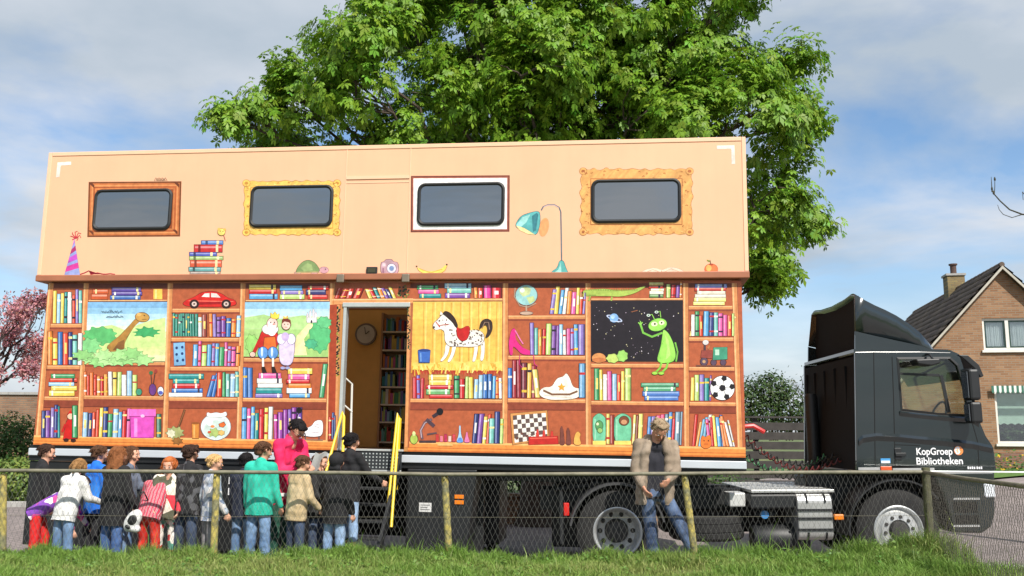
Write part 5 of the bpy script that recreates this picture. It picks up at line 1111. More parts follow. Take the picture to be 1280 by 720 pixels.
for bx4 in ((117.5, 236.5, 215, 288), (313, 232, 416.5, 284), (522, 228.5, 631, 282), (739, 224, 851.5, 278.5)):
    s0, s1, z0, z1 = rect(*bx4, TU); g = .045
    A = rrect(s0, s1, z0, z1, .10); B = rrect(s0 + g, s1 - g, z0 + g, z1 - g, .065); n = len(A); mb = MB()
    ys = (TU - .022, TU - .006)
    V = [(p[0], TU - .018, p[1]) for p in A] + [(p[0], TU - .030, p[1]) for p in [( (a_[0] + b_[0]) / 2, (a_[1] + b_[1]) / 2) for a_, b_ in zip(A, B)]] + [(p[0], TU - .014, p[1]) for p in B] + [(p[0], TU + .01, p[1]) for p in A]
    Fq = []
    for i in range(n):
        j = (i + 1) % n; Fq += [(i, j, n + j, n + i), (n + i, n + j, 2 * n + j, 2 * n + i), (3 * n + i, 3 * n + j, j, i)]
    mb.add(V, Fq); wo_ = mb.build('window', RUBBER, trailer, smooth=True)
    mb = MB(); mb.prism(B, TU - .016, TU - .008); mb.build('pane', TINT, wo_)
s0, s1, z0, z1 = rect(458.5, 334, 472, 343, TU)
mb = MB(); mb.box(s0, s1, TU - .03, TU, z0, z1); so = mb.build('socket_box', RUBBER, trailer, bevel=.006)
mb = MB(); mb.box(s0 + .02, s1 - .02, TU - .034, TU - .031, z0 + .02, z1 - .02); mb.build('socket_lid', mat('dark_olive', (.05, .045, .02), rough=.5), so)

# below the painted side: dark rail, silver strip, skirts
zs1 = ZB - .045; zs0 = ZB - .14
segs = [(SL - .06, tp(437, 570)[0]), (tp(501, 580)[0], SR + .01)]
for a_, b_ in segs:
    mb = MB(); mb.box(a_, b_, .03, .12, ZB - .21, ZB - .002); mb.build('sill_beam', BLACKP, trailer)
    mb = MB(); mb.box(a_, b_, -.005, .028, zs0, zs1); mb.build('silver_strip', STEELG, trailer, bevel=.008)
ax0, ax1 = SL - .06, tp(436, 600)[0]
np_ = 4
for i in range(np_):
    a_ = ax0 + (ax1 - ax0) * i / np_; b_ = ax0 + (ax1 - ax0) * (i + 1) / np_ - .012
    mb = MB(); mb.box(a_, b_, .05, .10, .13, ZB - .215); mb.build('skirt_panel', BLACKP, trailer, bevel=.01)
c0, c1 = tp(507, 640)[0], tp(588, 640)[0]
mb = MB(); mb.prism([(c0, .16), (c1 - .05, .16), (c1 + .07, ZB - .215), (c0, ZB - .215)], .02, .9); lk = mb.build('storage_locker', BLACKP, trailer, bevel=.015)
s0, s1, z0, z1 = rect(523.5, 628.5, 539, 640)
mb = MB(); mb.box(s0, s1, .012, .017, z0, z1); pl = mb.build('notice_plate', mat('plate_white', (.62, .62, .6), rough=.4), lk)
mb = MB()
for i in range(3): mb.box(s0 + .02, s1 - .02 - .03 * (i == 1), .0095, .0115, z0 + .025 + i * .028, z0 + .033 + i * .028)
mb.build('plate_print', mat('plate_ink', (.12, .12, .12), rough=.6), pl)
for q in (618.5, 625.5):
    s0, s1, z0, z1 = rect(568, q, 579.5, q + 5)
    mb = MB(); mb.box(s0, s1, .004, .016, z0, z1); mb.build('reflector', mat('amber_reflector', (.75, .20, .01), rough=.25, var=.1), lk, bevel=.004)
# white lettering on the skirt, mostly hidden by the children
text_mesh('skirt_lettering', 'KopGroep', .125, mat('white_lettering', (.8, .8, .8), rough=.5, var=.03), trailer, (tp(283.5, 600)[0], .044, tp(283, 605)[1]), bold=.002)
text_mesh('skirt_lettering', 'Bibliotheken', .125, MATS['white_lettering'], trailer, (tp(283.5, 600)[0], .044, tp(283, 605)[1] - .14), bold=.002)
# chassis beams, legs, far skirt
mb = MB()
for t_ in (.75, 1.65): mb.box(SL + .3, SR - .4, t_, t_ + .12, ZB - .38, ZB - .03)
for i in range(9): mb.box(SL + .5 + i * 1.02, SL + .58 + i * 1.02, .13, WID - .1, ZB - .2, ZB - .035)
mb.build('chassis_beam', BLACKP, trailer)
for t_ in (.62, 1.8):
    mb = MB(); mb.box(-.55, -.43, t_, t_ + .12, .05, ZB - .2); mb.box(-.62, -.36, t_ - .07, t_ + .19, .0, .05); mb.build('landing_leg', BLACKP, trailer, bevel=.006)
mb = MB(); mb.box(SL - .06, c1, WID - .05, WID, .12, ZB - .03); mb.build('far_skirt', BLACKP, trailer)
for t_ in (.25, 1.95):                                  # rear axle wheels behind the skirt
    for sx in (-4.6, -3.3):
        mb = MB(); mb.lathe([(.25, 0), (.40, .0), (.46, .04), (.46, .26), (.40, .30), (.25, .30)], (sx, t_, .46), 'y', 28); wl = mb.build('wheel', RUBBER, trailer, smooth=True)
        mb = MB(); mb.lathe([(.06, .03), (.22, .05), (.28, .02), (.28, .28), (.22, .25), (.06, .27)], (sx, t_, .46), 'y', 20); mb.build('rim', STEELG, wl, smooth=True)

for pxa, pxb in ((586, 624), (690, 735)):  # plain black boxes added to darken the view beneath the trailer
    a_ = tp(pxa, 640, 1.4)[0]; b_ = tp(pxb, 640, 1.4)[0]; mb = MB(); mb.box(a_, b_, 1.4, 2.3, .15, ZB - .39); mb.build('darkening_box', BLACKP, trailer, bevel=.02)
# doorway: threshold, interior, bookcase, stairs
GREYM = mat('grey_lintel', (.52, .54, .52), rough=.4, metal=.3)
mb = MB(); mb.box(d0 - .02, d1 + .02, -.02, .05, dz1 - .03, dz1 + .03); mb.build('door_lintel', GREYM, trailer, bevel=.006)
WALLI = mat('mustard_wall', (.85, .50, .15), rough=.7, var=.08)
mb = MB(); mb.box(SL + 1.5, SR - .1, WID - .09, WID - .02, dz0, ZL - .05); mb.build('inner_wall', WALLI, trailer)
mb = MB(); mb.box(d0 - .9, d0 - .84, .08, WID - .1, dz0, ZL - .05); mb.build('partition', WALLI, trailer)
mb = MB(); mb.box(SL + .07, d0 - .92, .065, WID - .005, ZL - .04, ZL - .01); mb.build('ceiling', mat('inner_ceiling', (.75, .68, .58), rough=.8), trailer)
BT = WID - .10
bs0, _z = tp(474, 480, BT - .25); bs1, _z = tp(530, 480, BT - .25)
zz = [tp(490, y, BT - .25)[1] for y in (415, 438, 461, 484, 506, 528, 553)]
mb = MB(); SHW = mat('shelf_cream', (.62, .55, .44), rough=.5)
mb.box(bs0, bs0 + .03, BT - .26, BT - .01, dz0, zz[0] + .3); mb.box(bs1, bs1 + .03, BT - .26, BT - .01, dz0, zz[0] + .3); mb.box(bs0 + .031, bs1 - .001, BT - .03, BT - .012, dz0, zz[0] + .3)
bc = mb.build('bookcase', mat('case_brown', (.40, .22, .11), rough=.6), trailer)
for z_ in zz:
    mb = MB(); mb.box(bs0 + .032, bs1 - .002, BT - .27, BT - .035, z_ - .012, z_ + .012); mb.build('shelf', SHW, bc)
    x = bs0 + .04
    while x < bs1 - .05:
        w_ = pr_.uniform(.018, .045); h_ = pr_.uniform(.15, .23)
        if pr_.random() < .9:
            mb = MB(); mb.box(x, x + w_ - .002, BT - .235, BT - .06, z_ + .013, z_ + .013 + h_)
            c_ = pr_.choice(PAL); mb.build('book', mat('cover_%d' % PAL.index(c_), tuple(v * .55 for v in lin(c_)), rough=.5), bc)
        x += w_
ck = tp(458, 418, BT)
mb = MB(); mb.lathe([(.17, -.05), (.175, -.03), (.175, 0), (.0, 0)], (ck[0], BT, ck[1]), 'y', 28, cap=False); mb.lathe([(.0, -.04), (.15, -.04), (.17, -.05)], (ck[0], BT, ck[1]), 'y', 28, cap=False)
ckp = mb.build('clock', mat('clock_rim', (.22, .2, .18), rough=.4, metal=.4), trailer, smooth=True)
mb = MB(); mb.lathe([(0.001, 0), (.145, 0)], (ck[0], BT - .042, ck[1]), 'y', 28, cap=False); mb.build('clock_face', mat('clock_white', (.6, .58, .52), rough=.5), ckp)
mb = MB(); mb.tube([(ck[0], BT - .047, ck[1]), (ck[0] + .06, BT - .047, ck[1] + .05)], .006, 5); mb.tube([(ck[0], BT - .047, ck[1]), (ck[0] - .02, BT - .047, ck[1] + .11)], .005, 5); mb.build('clock_hands', RUBBER, ckp)
mb = MB()                                              # pale grab rail just inside the door
a_ = tp(431.5, 470, .2); b_ = tp(440, 480, .2); c_ = tp(438, 562, .2)
mb.tube([(a_[0], .07, a_[1]), (b_[0], .2, b_[1]), (c_[0], .2, dz0)], .014, 8); q_ = tp(440, 515, .2); mb.tube([(a_[0] + .0, .07, q_[1] + .12), (q_[0], .2, q_[1])], .012, 8)
mb.build('grab_rail', WHITE, trailer, smooth=True)
mb = MB(); mb.box(d0 - .005, d0 + .035, -.012, .1, dz0, dz1 - .035); mb.build('door_jamb', GREYM, trailer)
st_ = empty('entrance_stairs', (0, 0, 0)); st_.parent = None
stm = TM @ Vector(((d0 + d1) / 2, 0, 0)); st_.location = stm; st_.rotation_euler = TM.to_euler()
W2 = (d1 - d0) / 2
nst = 6; ztop = dz0 - .26
for i in range(nst):
    z_ = ztop - (ztop - .26) * i / (nst - 1); t1 = -.02 - i * .155
    mb = MB(); mb.box(-W2 + .08, W2 - .08, t1 - .17, t1, z_ - .03, z_); mb.build('tread', mat('black_tread', (.02, .021, .022), rough=.6, var=.3), st_, bevel=.004)
for sg in (-1, 1):
    mb = MB(); x_ = sg * (W2 - .05); mb.add([(x_ - .02, .02, ztop + .02), (x_ - .02, -.98, .12), (x_ - .02, -.98, .30), (x_ - .02, .02, ztop + .22), (x_ + .02, .02, ztop + .02), (x_ + .02, -.98, .12), (x_ + .02, -.98, .30), (x_ + .02, .02, ztop + .22)], [(0, 1, 2, 3), (4, 7, 6, 5), (0, 4, 5, 1), (1, 5, 6, 2), (2, 6, 7, 3), (3, 7, 4, 0)])
    mb.build('stringer', BLACKP, st_)
# perforated riser plate under the door
mb = MB(); pz0, pz1 = dz0 - .24, dz0 - .01; mb.box(-W2 + .02, W2 - .02, -.04, -.02, pz0, pz1); rp_ = mb.build('riser_plate', mat('riser_black', (.03, .035, .038), rough=.5), st_)
mb = MB()
for i in range(17):
    for j in range(5): x_ = -W2 + .07 + i * (2 * W2 - .14) / 16; z_ = pz0 + .03 + j * (pz1 - pz0 - .06) / 4; mb.box(x_ - .0085, x_ + .0085, -.0425, -.0405, z_ - .0085, z_ + .0085)
mb.build('grip_studs', mat('stud_alloy', (.55, .6, .58), rough=.4, metal=.3), rp_)
mb = MB(); mb.box(-W2 - .0, W2 + .0, -.055, .03, dz0 - .008, dz0 + .018); mb.build('threshold', GREYM, st_, bevel=.004)
mb = MB(); mb.box(-W2 + .02, W2 - .02, -.07, -.015, pz0 - .035, pz0 - .003); mb.build('edge_strip', GREYM, st_, bevel=.004)
# yellow handrails: two sloping tubes joined at the top on each side
SI = (Matrix.Translation(stm) @ TM.to_euler().to_matrix().to_4x4()).inverted()
def sp_(px, py, y):
    return SI @ at_y(px, py, y)
yb0 = (TM @ Vector((d0, 0, 0))).y
for name, A_, B_, C_ in (('r', (497, 517), (483, 652), (489, 659)), ('l', (428, 515), (398, 625), (426, 650))):
    top = sp_(*A_, yb0 - .10); b1 = sp_(*B_, yb0 - .62); b2 = sp_(*C_, yb0 - .80)
    tp2 = sp_(A_[0] + 2, A_[1] + 6, yb0 - .12); b3 = sp_(A_[0] - 1.5, 612, yb0 - .06)
    mb = MB(); mb.tube([b1, top.lerp(b1, .06), top, tp2], .0185, 10); mb.tube([tp2, b2], .0185, 10)
    if name == 'r': mb.tube([tp2 + Vector((0.015, 0, 0)), b3], .017, 10)
    mb.build('handrail', YEL, st_, smooth=True)
tag(st_, 'black fold-down entrance stairs with bright yellow handrails below the trailer doorway', 'stairs')

# ---------------------------------------------------------------- the tractor unit
KP = at_y(773, 659, -.22); KYAW, KT = math.radians(-2.0), .0135
_d = Vector((math.cos(KYAW), math.sin(KYAW), KT)).normalized(); _u = Vector((-KT * math.cos(KYAW), -KT * math.sin(KYAW), 1)).normalized(); _y = _u.cross(_d)
KM = Matrix.Identity(4)
for i, v in enumerate((_d, _y, _u)):
    for j in range(3): KM[j][i] = v[j]
KM.translation = Vector((KP.x, -.22, .0)); KI = KM.inverted()
truck = empty('truck_tractor'); truck.matrix_world = KM
tag(truck, 'dark green truck tractor with white lettering on its door coupled to the library trailer', 'truck')
def kp(px, py, t=0.0):
    o_ = KI @ CAM; d_ = KI.to_3x3() @ ray(px, py); k = (t - o_.y) / d_.y; p = o_ + d_ * k; return p.x, p.z
def kps(l, t=0.0): return [kp(x, y, t) for x, y in l]
def kbox(mb, px0, py0, px1, py1, t0, t1):
    a_ = kp(px0, (py0 + py1) / 2, t0); b_ = kp(px1, (py0 + py1) / 2, t0); c_ = kp((px0 + px1) / 2, py0, t0); d_ = kp((px0 + px1) / 2, py1, t0)
    mb.box(a_[0], b_[0], t0, t1, d_[1], c_[1]); return mb
CABP = mat('dark_green_paint', (.011, .017, .018), rough=.2, var=.12, vscale=1.5, coat=.8, spec=.5)
CABD = mat('black_plastic', (.010, .011, .012), rough=.5, var=.2, vscale=6)
SILV = mat('tank_aluminium', (.52, .52, .50), rough=.38, metal=.55, var=.2, vscale=4)
RIMS = mat('wheel_silver', (.50, .51, .50), rough=.38, metal=.45, var=.15, vscale=10)
HUBD = mat('hub_grime', (.035, .033, .03), rough=.7, var=.4, vscale=20)
TYRE = mat('tyre_rubber', (.014, .0135, .013), rough=.85, var=.35, vscale=14, bump=.2)
CW = 2.32
# cab shell
side = [(1069, 440), (1092, 439.5), (1150, 439.5), (1188, 440.5), (1200, 446), (1212, 484), (1222, 525), (1231, 547), (1240, 560), (1243.5, 575), (1243.5, 588.5), (1172, 588), (1166, 587), (1150, 584), (1124, 582.5), (1098, 584), (1086, 588), (1071, 588)]
win = [(1123, 449), (1187, 448.5), (1196, 457), (1204, 483), (1210.5, 518), (1172, 516), (1128, 511)]
SO = kps(side); WI = kps(win)
for t_ in (0, CW - .05):
    mb = MB(); wall_with_holes(mb, SO, [WI], t_, .05); mb.build('cab_side', CABP, truck, bevel=.006)
def slab(mb, a_, b_, t0, t1, th=.04):
    """a sheet spanning the cab between two side-profile points"""
    A = Vector((a_[0], 0, a_[1])); B = Vector((b_[0], 0, b_[1])); n_ = (B - A).normalized().cross(Vector((0, 1, 0))) * th
    V = []
    for t_ in (t0, t1):
        for p in (A, B, B + n_, A + n_): V.append((p.x, t_, p.z))
    mb.add(V, [(0, 1, 2, 3), (7, 6, 5, 4), (0, 4, 5, 1), (1, 5, 6, 2), (2, 6, 7, 3), (3, 7, 4, 0)])
IN0, IN1 = .052, CW - .052
mb = MB(); slab(mb, kp(1069, 440), kp(1092, 439.5), IN0, IN1); slab(mb, kp(1092.2, 439.5), kp(1150, 439.5), IN0, IN1); slab(mb, kp(1150.2, 439.5), kp(1188, 440.5), IN0, IN1); slab(mb, kp(1188, 440.5), kp(1200, 446), IN0, IN1); mb.build('cab_roof', CABP, truck)
a_ = kp(1071, 588); b_ = kp(1069, 440)
mb = MB(); mb.prism([(a_[0], a_[1]), (a_[0] + .05, a_[1]), (b_[0] + .05, b_[1] - .05), (b_[0], b_[1] - .05)], IN0, IN1); bw = mb.build('cab_rear_wall', mat('matt_black', (.008, .008, .009), rough=.85, spec=.2), truck) if True else mb.build('cab_rear_wall', CABD, truck)
mb = MB(); slab(mb, kp(1200.5, 447), kp(1222, 525), IN0 + .06, IN1 - .06, .012); mb.build('windscreen', glass('cab_glass', (.90, .92, .88), .04), truck)
mb = MB(); slab(mb, kp(1222, 525.5), kp(1231, 547), IN0, IN1); slab(mb, kp(1231, 547), kp(1240, 560), IN0, IN1); slab(mb, kp(1240, 560), kp(1243.5, 588), IN0, IN1); mb.build('front_panel', CABP, truck)
mb = MB(); f0 = kp(1073, 582); f1 = kp(1240, 582); mb.box(f0[0], f1[0] - .03, IN0, IN1, f0[1] - .05, f0[1]); mb.build('cab_floor', CABD, truck)
mb = MB(); ds = kp(1205, 530); mb.box(ds[0], ds[0] + .22, IN0, IN1, f0[1], ds[1] + .0); mb.build('dashboard', CABD, truck, bevel=.03)
for t_ in (.25, 1.5):
    mb = MB(); s_ = kp(1135, 540); zb = f0[1]; mb.box(s_[0] - .1, s_[0] + .42, t_, t_ + .5, zb + .0, zb + .38); mb.prism([(s_[0] - .16, zb + .38), (s_[0] + .02, zb + .38), (s_[0] - .12, zb + .86), (s_[0] - .24, zb + .86)], t_ + .03, t_ + .47); mb.build('seat', mat('seat_fabric', (.03, .03, .035), rough=.9), truck, bevel=.03)
mb = MB(); sw = kp(1193, 520); c_ = Vector((sw[0], .5, sw[1] - .02)); ring_ = [c_ + Vector((.08 * math.sin(q * math.pi / 10), .22 * math.cos(q * math.pi / 10), .21 * math.sin(q * math.pi / 10))) for q in range(20)]
mb.tube(ring_, .014, 6, closed=True); mb.tube([c_, c_ + Vector((.2, 0, -.25))], .02, 6); mb.build('steering_wheel', CABD, truck)
# side glass with a divider bar
for t_ in (.02, CW - .03):
    mb = MB(); mb.prism(WI, t_, t_ + .006); sg_ = mb.build('side_window', glass('cab_glass'), truck)
    mb = MB(); p0, p1 = kp(1177, 469), kp(1187, 516); mb.prism([(p0[0] - .02, p0[1]), (p0[0] + .02, p0[1]), (p1[0] + .02, p1[1]), (p1[0] - .02, p1[1])], t_ - .012, t_ - .002); q0, q1 = kp(1124, 467), kp(1177, 469); mb.prism([(q0[0], q0[1] - .015), (q1[0] - .021, q1[1] - .015), (q1[0] - .021, q1[1] + .015), (q0[0], q0[1] + .015)], t_ - .012, t_ - .002); mb.build('window_bar', CABD, sg_)
ed = kps([(1120.5, 446.5), (1188, 446), (1198, 455), (1206.5, 483), (1213, 520.5), (1172, 518.5), (1126, 513.5)]); n = len(ed); mb = MB()
mb.add([(p[0], -.004, p[1]) for p in ed] + [(p[0], -.010, p[1]) for p in WI] + [(p[0], .0, p[1]) for p in ed], [(i, (i + 1) % n, n + (i + 1) % n, n + i) for i in range(n)] + [(2 * n + i, 2 * n + (i + 1) % n, (i + 1) % n, i) for i in range(n)])
mb.build('window_seal', CABD, truck)
# door gaps, body crease, handle, stickers, reflector
mb = MB()
for l in ([(1115, 446), (1117, 500), (1119, 587)], [(1092, 440), (1093, 500), (1094, 587)], [(1119, 556), (1150, 557)], [(1214, 524), (1222, 552), (1224, 587)]):
    P_ = kps(l)
    for p, q in zip(P_, P_[1:]):
        d_ = (Vector((q[0] - p[0], 0, q[1] - p[1]))).normalized(); nn = Vector((-d_.z, 0, d_.x)) * .005
        mb.add([(p[0] + nn.x, -.0015, p[1] + nn.z), (q[0] + nn.x, -.0015, q[1] + nn.z), (q[0] - nn.x, -.0015, q[1] - nn.z), (p[0] - nn.x, -.0015, p[1] - nn.z)], [(0, 1, 2, 3)])
mb.build('door_gap', mat('gap_black', (.003, .003, .003), rough=.9), truck, fix=False)
mb = MB(); cr_ = kps([(1073, 552), (1078, 547.5), (1095, 545), (1120, 546), (1150, 549), (1180, 551.5), (1215, 555), (1240, 560.5)]); n = len(cr_)
V = []
for x_, z_ in cr_: V += [(x_, 0, z_ + .035), (x_, -.026, z_), (x_, 0, z_ - .06)]
mb.add(V, [(3 * i + q, 3 * i + q + 1, 3 * i + q + 4, 3 * i + q + 3) for i in range(n - 1) for q in range(2)] + [(0, 1, 2), (3 * n - 1, 3 * n - 2, 3 * n - 3)]); mb.build('body_crease', CABP, truck)
mb = MB(); wc = kps([(1124, 513), (1150, 516), (1180, 519), (1213, 521), (1223, 527)]); n = len(wc); V = []
for x_, z_ in wc: V += [(x_, 0, z_ + .0), (x_, -.02, z_ - .025), (x_, 0, z_ - .07)]
mb.add(V, [(3 * i + q, 3 * i + q + 1, 3 * i + q + 4, 3 * i + q + 3) for i in range(n - 1) for q in range(2)] + [(0, 1, 2), (3 * n - 1, 3 * n - 2, 3 * n - 3)]); mb.build('waist_moulding', CABP, truck)
mb = MB(); kbox(mb, 1118.5, 560, 1127, 575, -.012, -.002); hd = mb.build('door_handle', CABD, truck, bevel=.006)
mb = MB(); kbox(mb, 1119.5, 566, 1133, 570.5, -.03, -.013); mb.build('pull_bar', CABD, hd, bevel=.006)
mb = MB(); kbox(mb, 1101, 573, 1113, 579, -.006, -.002); mb.build('blue_sticker', mat('sticker_blue', (.06, .30, .62), rough=.4), truck)
mb = MB(); kbox(mb, 1101.5, 575.8, 1112.5, 579.0, -.0075, -.0065); mb.build('sticker_stripe', mat('sticker_pale', (.7, .78, .8), rough=.4), truck)
mb = MB(); kbox(mb, 1101, 583, 1115, 588, -.014, -.002); mb.build('side_reflector', mat('red_reflector', (.62, .09, .02), rough=.25), truck, bevel=.004)
mb = MB(); kbox(mb, 1073, 584.2, 1100, 587.6, -.008, -.002); kbox(mb, 1116, 585, 1168, 587.8, -.008, -.002); mb.build('sill_trim', SILV, truck)
WL = MATS['white_lettering']
a_ = kp(1145, 568.5); b_ = kp(1190, 568.5); text_mesh('door_lettering', 'KopGroep', .118, WL, truck, (a_[0], -.004, a_[1]), width=b_[0] - a_[0], bold=.0022)
a_ = kp(1145, 580.5); b_ = kp(1203, 580.5); text_mesh('door_lettering', 'Bibliotheken', .118, WL, truck, (a_[0], -.004, a_[1]), width=b_[0] - a_[0], bold=.0022)
c_ = kp(1198, 563.5); R_ = .055
def blobpts(pts, k=1.0): return [(c_[0] + x * R_ * k, c_[1] + z * R_ * k) for x, z in pts]
mb = MB(); mb.prism(blobpts([(math.cos(q * .3142) * (1.0 if q != 3 else 1.05), math.sin(q * .3142) * (1.08 if 3 < q < 8 else .95)) for q in range(20)]), -.006, -.003); em = mb.build('emblem', mat('emblem_orange', (.85, .26, .07), rough=.4), truck)
mb = MB(); mb.prism(blobpts([(-.95, .1), (-.6, .75), (-.05, .95), (.35, .6), (.1, .25), (.35, -.2), (.0, -.75), (-.55, -.75)]), -.0078, -.0065); mb.build('emblem_swirl', WL, em)
mb = MB(); mb.prism(blobpts([(-.55, .15), (-.3, .5), (.0, .5), (-.1, .1), (.0, -.35), (-.35, -.4)]), -.0095, -.0083); mb.build('emblem_core', mat('emblem_peach', (.85, .5, .3), rough=.4), em)
mb = MB()
for q in range(7): x0_ = 1209.5 + q * 2.6 + (.8 if q > 3 else 0); kbox(mb, x0_, 583.2 + (q % 2) * .3, x0_ + 1.8, 586.3, -.005, -.003)
mb.build('small_marking', WL, truck)
# sun visor, lamps, mirrors
mb = MB(); vis = kps([(1198, 443.5), (1210, 444), (1224, 456), (1230, 470), (1226, 472), (1219, 461), (1207, 450)]); mb.prism(vis, .0, CW - .0); mb.build('sun_visor', CABD, truck, bevel=.008)
def mirror(px0, py0, px1, py1, t0, t1, arms):
    mb = MB(); kbox(mb, px0, py0, px1, py1, t0, t1); mo = mb.build('mirror', CABD, truck, bevel=.03)
    mb = MB()
    for (xa, ya, xb, yb) in arms: A = kp(xa, ya, 0); B = kp(xb, yb, t0 + .05); mb.tube([(A[0], -.0, A[1]), ((A[0] + B[0]) / 2, t0 * .6, (A[1] + B[1]) / 2), (B[0], t0 + .1, B[1])], .016, 7)
    mb.build('mirror_arm', CABD, mo, smooth=True)
    a_ = kp(px0, (py0 + py1) / 2, t0); c1_ = kp((px0 + px1) / 2, py0 + 3, t0); c2_ = kp((px0 + px1) / 2, py1 - 3, t0)
    mb = MB(); mb.box(a_[0] - .008, a_[0] - .003, t0 + .03, t1 - .03, c2_[1], c1_[1]); mb.build('mirror_glass', TINT, mo)
mirror(1212, 461, 1226, 500, -.30, -.08, [(1206, 462, 1217, 463), (1212, 522, 1219, 500)])
mirror(1214, 502, 1229, 529, -.28, -.08, [(1212, 525, 1219, 526)])
mb = MB(); m0 = kps([(1140, 450), (1170, 449), (1171, 455), (1160, 458), (1143, 456)], -.16); mb.prism(m0, -.28, -.06); mo = mb.build('kerb_mirror', CABD, truck, bevel=.015)
a_ = kp(1158, 443); mb = MB(); mb.tube([(a_[0], -.0, a_[1]), (a_[0], -.1, a_[1] - .01), (a_[0], -.17, a_[1] - .07)], .014, 7); mb.build('mirror_arm', CABD, mo)
# roof air deflector
prof = [(1071.5, 364), (1084, 371.5), (1097, 378), (1111, 384), (1125, 391), (1140, 400.5), (1155, 412), (1167, 425.5), (1176, 438)]
low = [(1069, 413), (1082, 416), (1095, 419), (1109, 422), (1122, 424.5), (1137, 428), (1152, 432), (1165, 435.5), (1177, 439.5)]
PT, PL = kps(prof, .12), kps(low, .12); V = []; nj = 25
for (xt, zt), (xl, zl) in zip(PT, PL):
    for j in range(nj):
        u = j / (nj - 1) * 2 - 1; k = np.interp(abs(u), [0, .5, .75, .9, .97, 1.0], [.90, .94, 1.0, .98, .82, 0.0])
        ww = 1 - .10 * (xt - PT[0][0]) / (PT[-1][0] - PT[0][0])
        V.append((xl + (xt - xl) * k, CW / 2 + u * (CW / 2 - .10) * ww, zl + (zt - zl) * k))
mb = MB(); mb.add(V, [(i * nj + j, i * nj + j + 1, (i + 1) * nj + j + 1, (i + 1) * nj + j) for i in range(len(prof) - 1) for j in range(nj - 1)])
af = mb.build('roof_deflector', CABP, truck, smooth=True); so_ = af.modifiers.new('solid', 'SOLIDIFY'); so_.thickness = .025
nb = 17; bk = []
for j in range(nb):
    u = j / (nb - 1) * 2 - 1; k_ = np.interp(abs(u), [0, .5, .75, .9, .97, 1.0], [.90, .94, 1.0, .98, .82, 0.0]); bk.append((CW / 2 + u * (CW / 2 - .13), PL[0][1] + (PT[0][1] - PL[0][1] - .03) * k_))
mb = MB(); bx0 = PL[0][0] + .10; mb.add([(bx0, p[0], p[1]) for p in bk] + [(bx0 + .02, p[0], p[1]) for p in bk] + [(bx0, bk[0][0], PL[0][1] - .3), (bx0, bk[-1][0], PL[0][1] - .3), (bx0 + .02, bk[0][0], PL[0][1] - .3), (bx0 + .02, bk[-1][0], PL[0][1] - .3)], [tuple([2 * nb] + list(range(nb)) + [2 * nb + 1])] + [tuple([2 * nb + 2] + list(range(nb, 2 * nb)) + [2 * nb + 3])]); mb.build('deflector_bulkhead', MATS['matt_black'], truck)
mb = MB()
for t_ in (.3, CW - .3): a_ = kp(1078, 440, t_); b_ = kp(1074, 405, t_); mb.tube([(a_[0], t_, PL[0][1] - .25), (a_[0] + .02, t_, PT[0][1] - .12)], .02, 7); mb.tube([(a_[0] + .5, t_, PL[0][1] - .25), (a_[0] + .02, t_, PT[0][1] - .25)], .018, 7)
mb.build('deflector_brace', CABD, truck)
# upright side skirts of the deflector, one on each side behind the roof
sk = kps([(1069, 440), (1069, 414), (1095, 420), (1122, 426), (1150, 432), (1174, 440)], .10)
for t_ in (.10, CW - .13): mb = MB(); mb.prism(sk, t_, t_ + .03); mb.build('deflector_side', CABP, truck)
b0_ = kp(1069, 440)
for t_ in (.35, .8, 1.25, 1.7, 2.1):
    mb = MB(); mb.box(b0_[0] - .035, b0_[0] - .004, t_, t_ + .07, b0_[1] - 1.2, b0_[1] - .15); mb.build('rear_wall_rib', MATS['matt_black'], truck, bevel=.008)
mb = MB(); mb.lathe([(.09, 0), (.09, 1.1), (.07, 1.15)], (b0_[0] - .14, 1.55, b0_[1] - 1.6), 'z', 18); mb.build('air_filter', CABD, truck, smooth=True)
mb = MB(); mb.box(.75, 3.0, 1.72, 2.25, .32, .95); mb.build('far_tank', CABD, truck, bevel=.05)
mb = MB(); mb.box(2.55, 4.3, .85, 1.48, .45, 1.15); mb.build('engine', CABD, truck, bevel=.05)
# rear-of-cab fittings and coiled hoses to the trailer
mb = MB(); zf = kp(1075, 575)[1]
mb.box(a_[0] - .12, a_[0] - .02, .5, 1.7, zf - .1, zf + .08); mb.build('coupling_bracket', CABD, truck)
def coil(p, q, r, turns, wire, sag):
    n = turns * 10; pts = []
    d_ = (q - p).normalized(); s_ = d_.cross(Vector((0, 0, 1))).normalized(); w_ = s_.cross(d_)
    for i in range(n + 1):
        u = i / n; c_ = p.lerp(q, u) - Vector((0, 0, math.sin(math.pi * u) * sag)); an = 2 * math.pi * turns * u; pts.append(c_ + s_ * (r * math.cos(an)) + w_ * (r * math.sin(an)))
    m_ = MB(); m_.tube(pts, wire, 6); return m_
R0 = KI @ (TM @ Vector((SR + .02, .75, ZB + .28)))
REDH = mat('red_hose', (.55, .03, .03), rough=.4)
for k_, (mt_, dz_, sg_) in enumerate(((mat('dark_red_hose', (.10, .012, .012), rough=.5), .06, .30), (CABD, -.02, .22), (CABD, -.12, .34), (mat('green_hose', (.03, .16, .06), rough=.4), -.2, .25))):
    p_ = R0 + Vector((0, .16 * k_, dz_)); q_ = Vector((b0_[0] - .05, .62 + .2 * k_, zf + .05 * (k_ % 2)))
    coil(p_, q_, .032, 16, .009, sg_).build('coiled_hose', mt_, truck, smooth=True)
mb = MB(); mb.tube([Vector((R0.x, R0.y - .1, R0.z + .1)), Vector((R0.x + .16, R0.y - .12, R0.z + .11)), Vector((R0.x + .3, R0.y - .1, R0.z + .03))], .03, 8); mb.build('hose_coupling', REDH, truck, smooth=True)
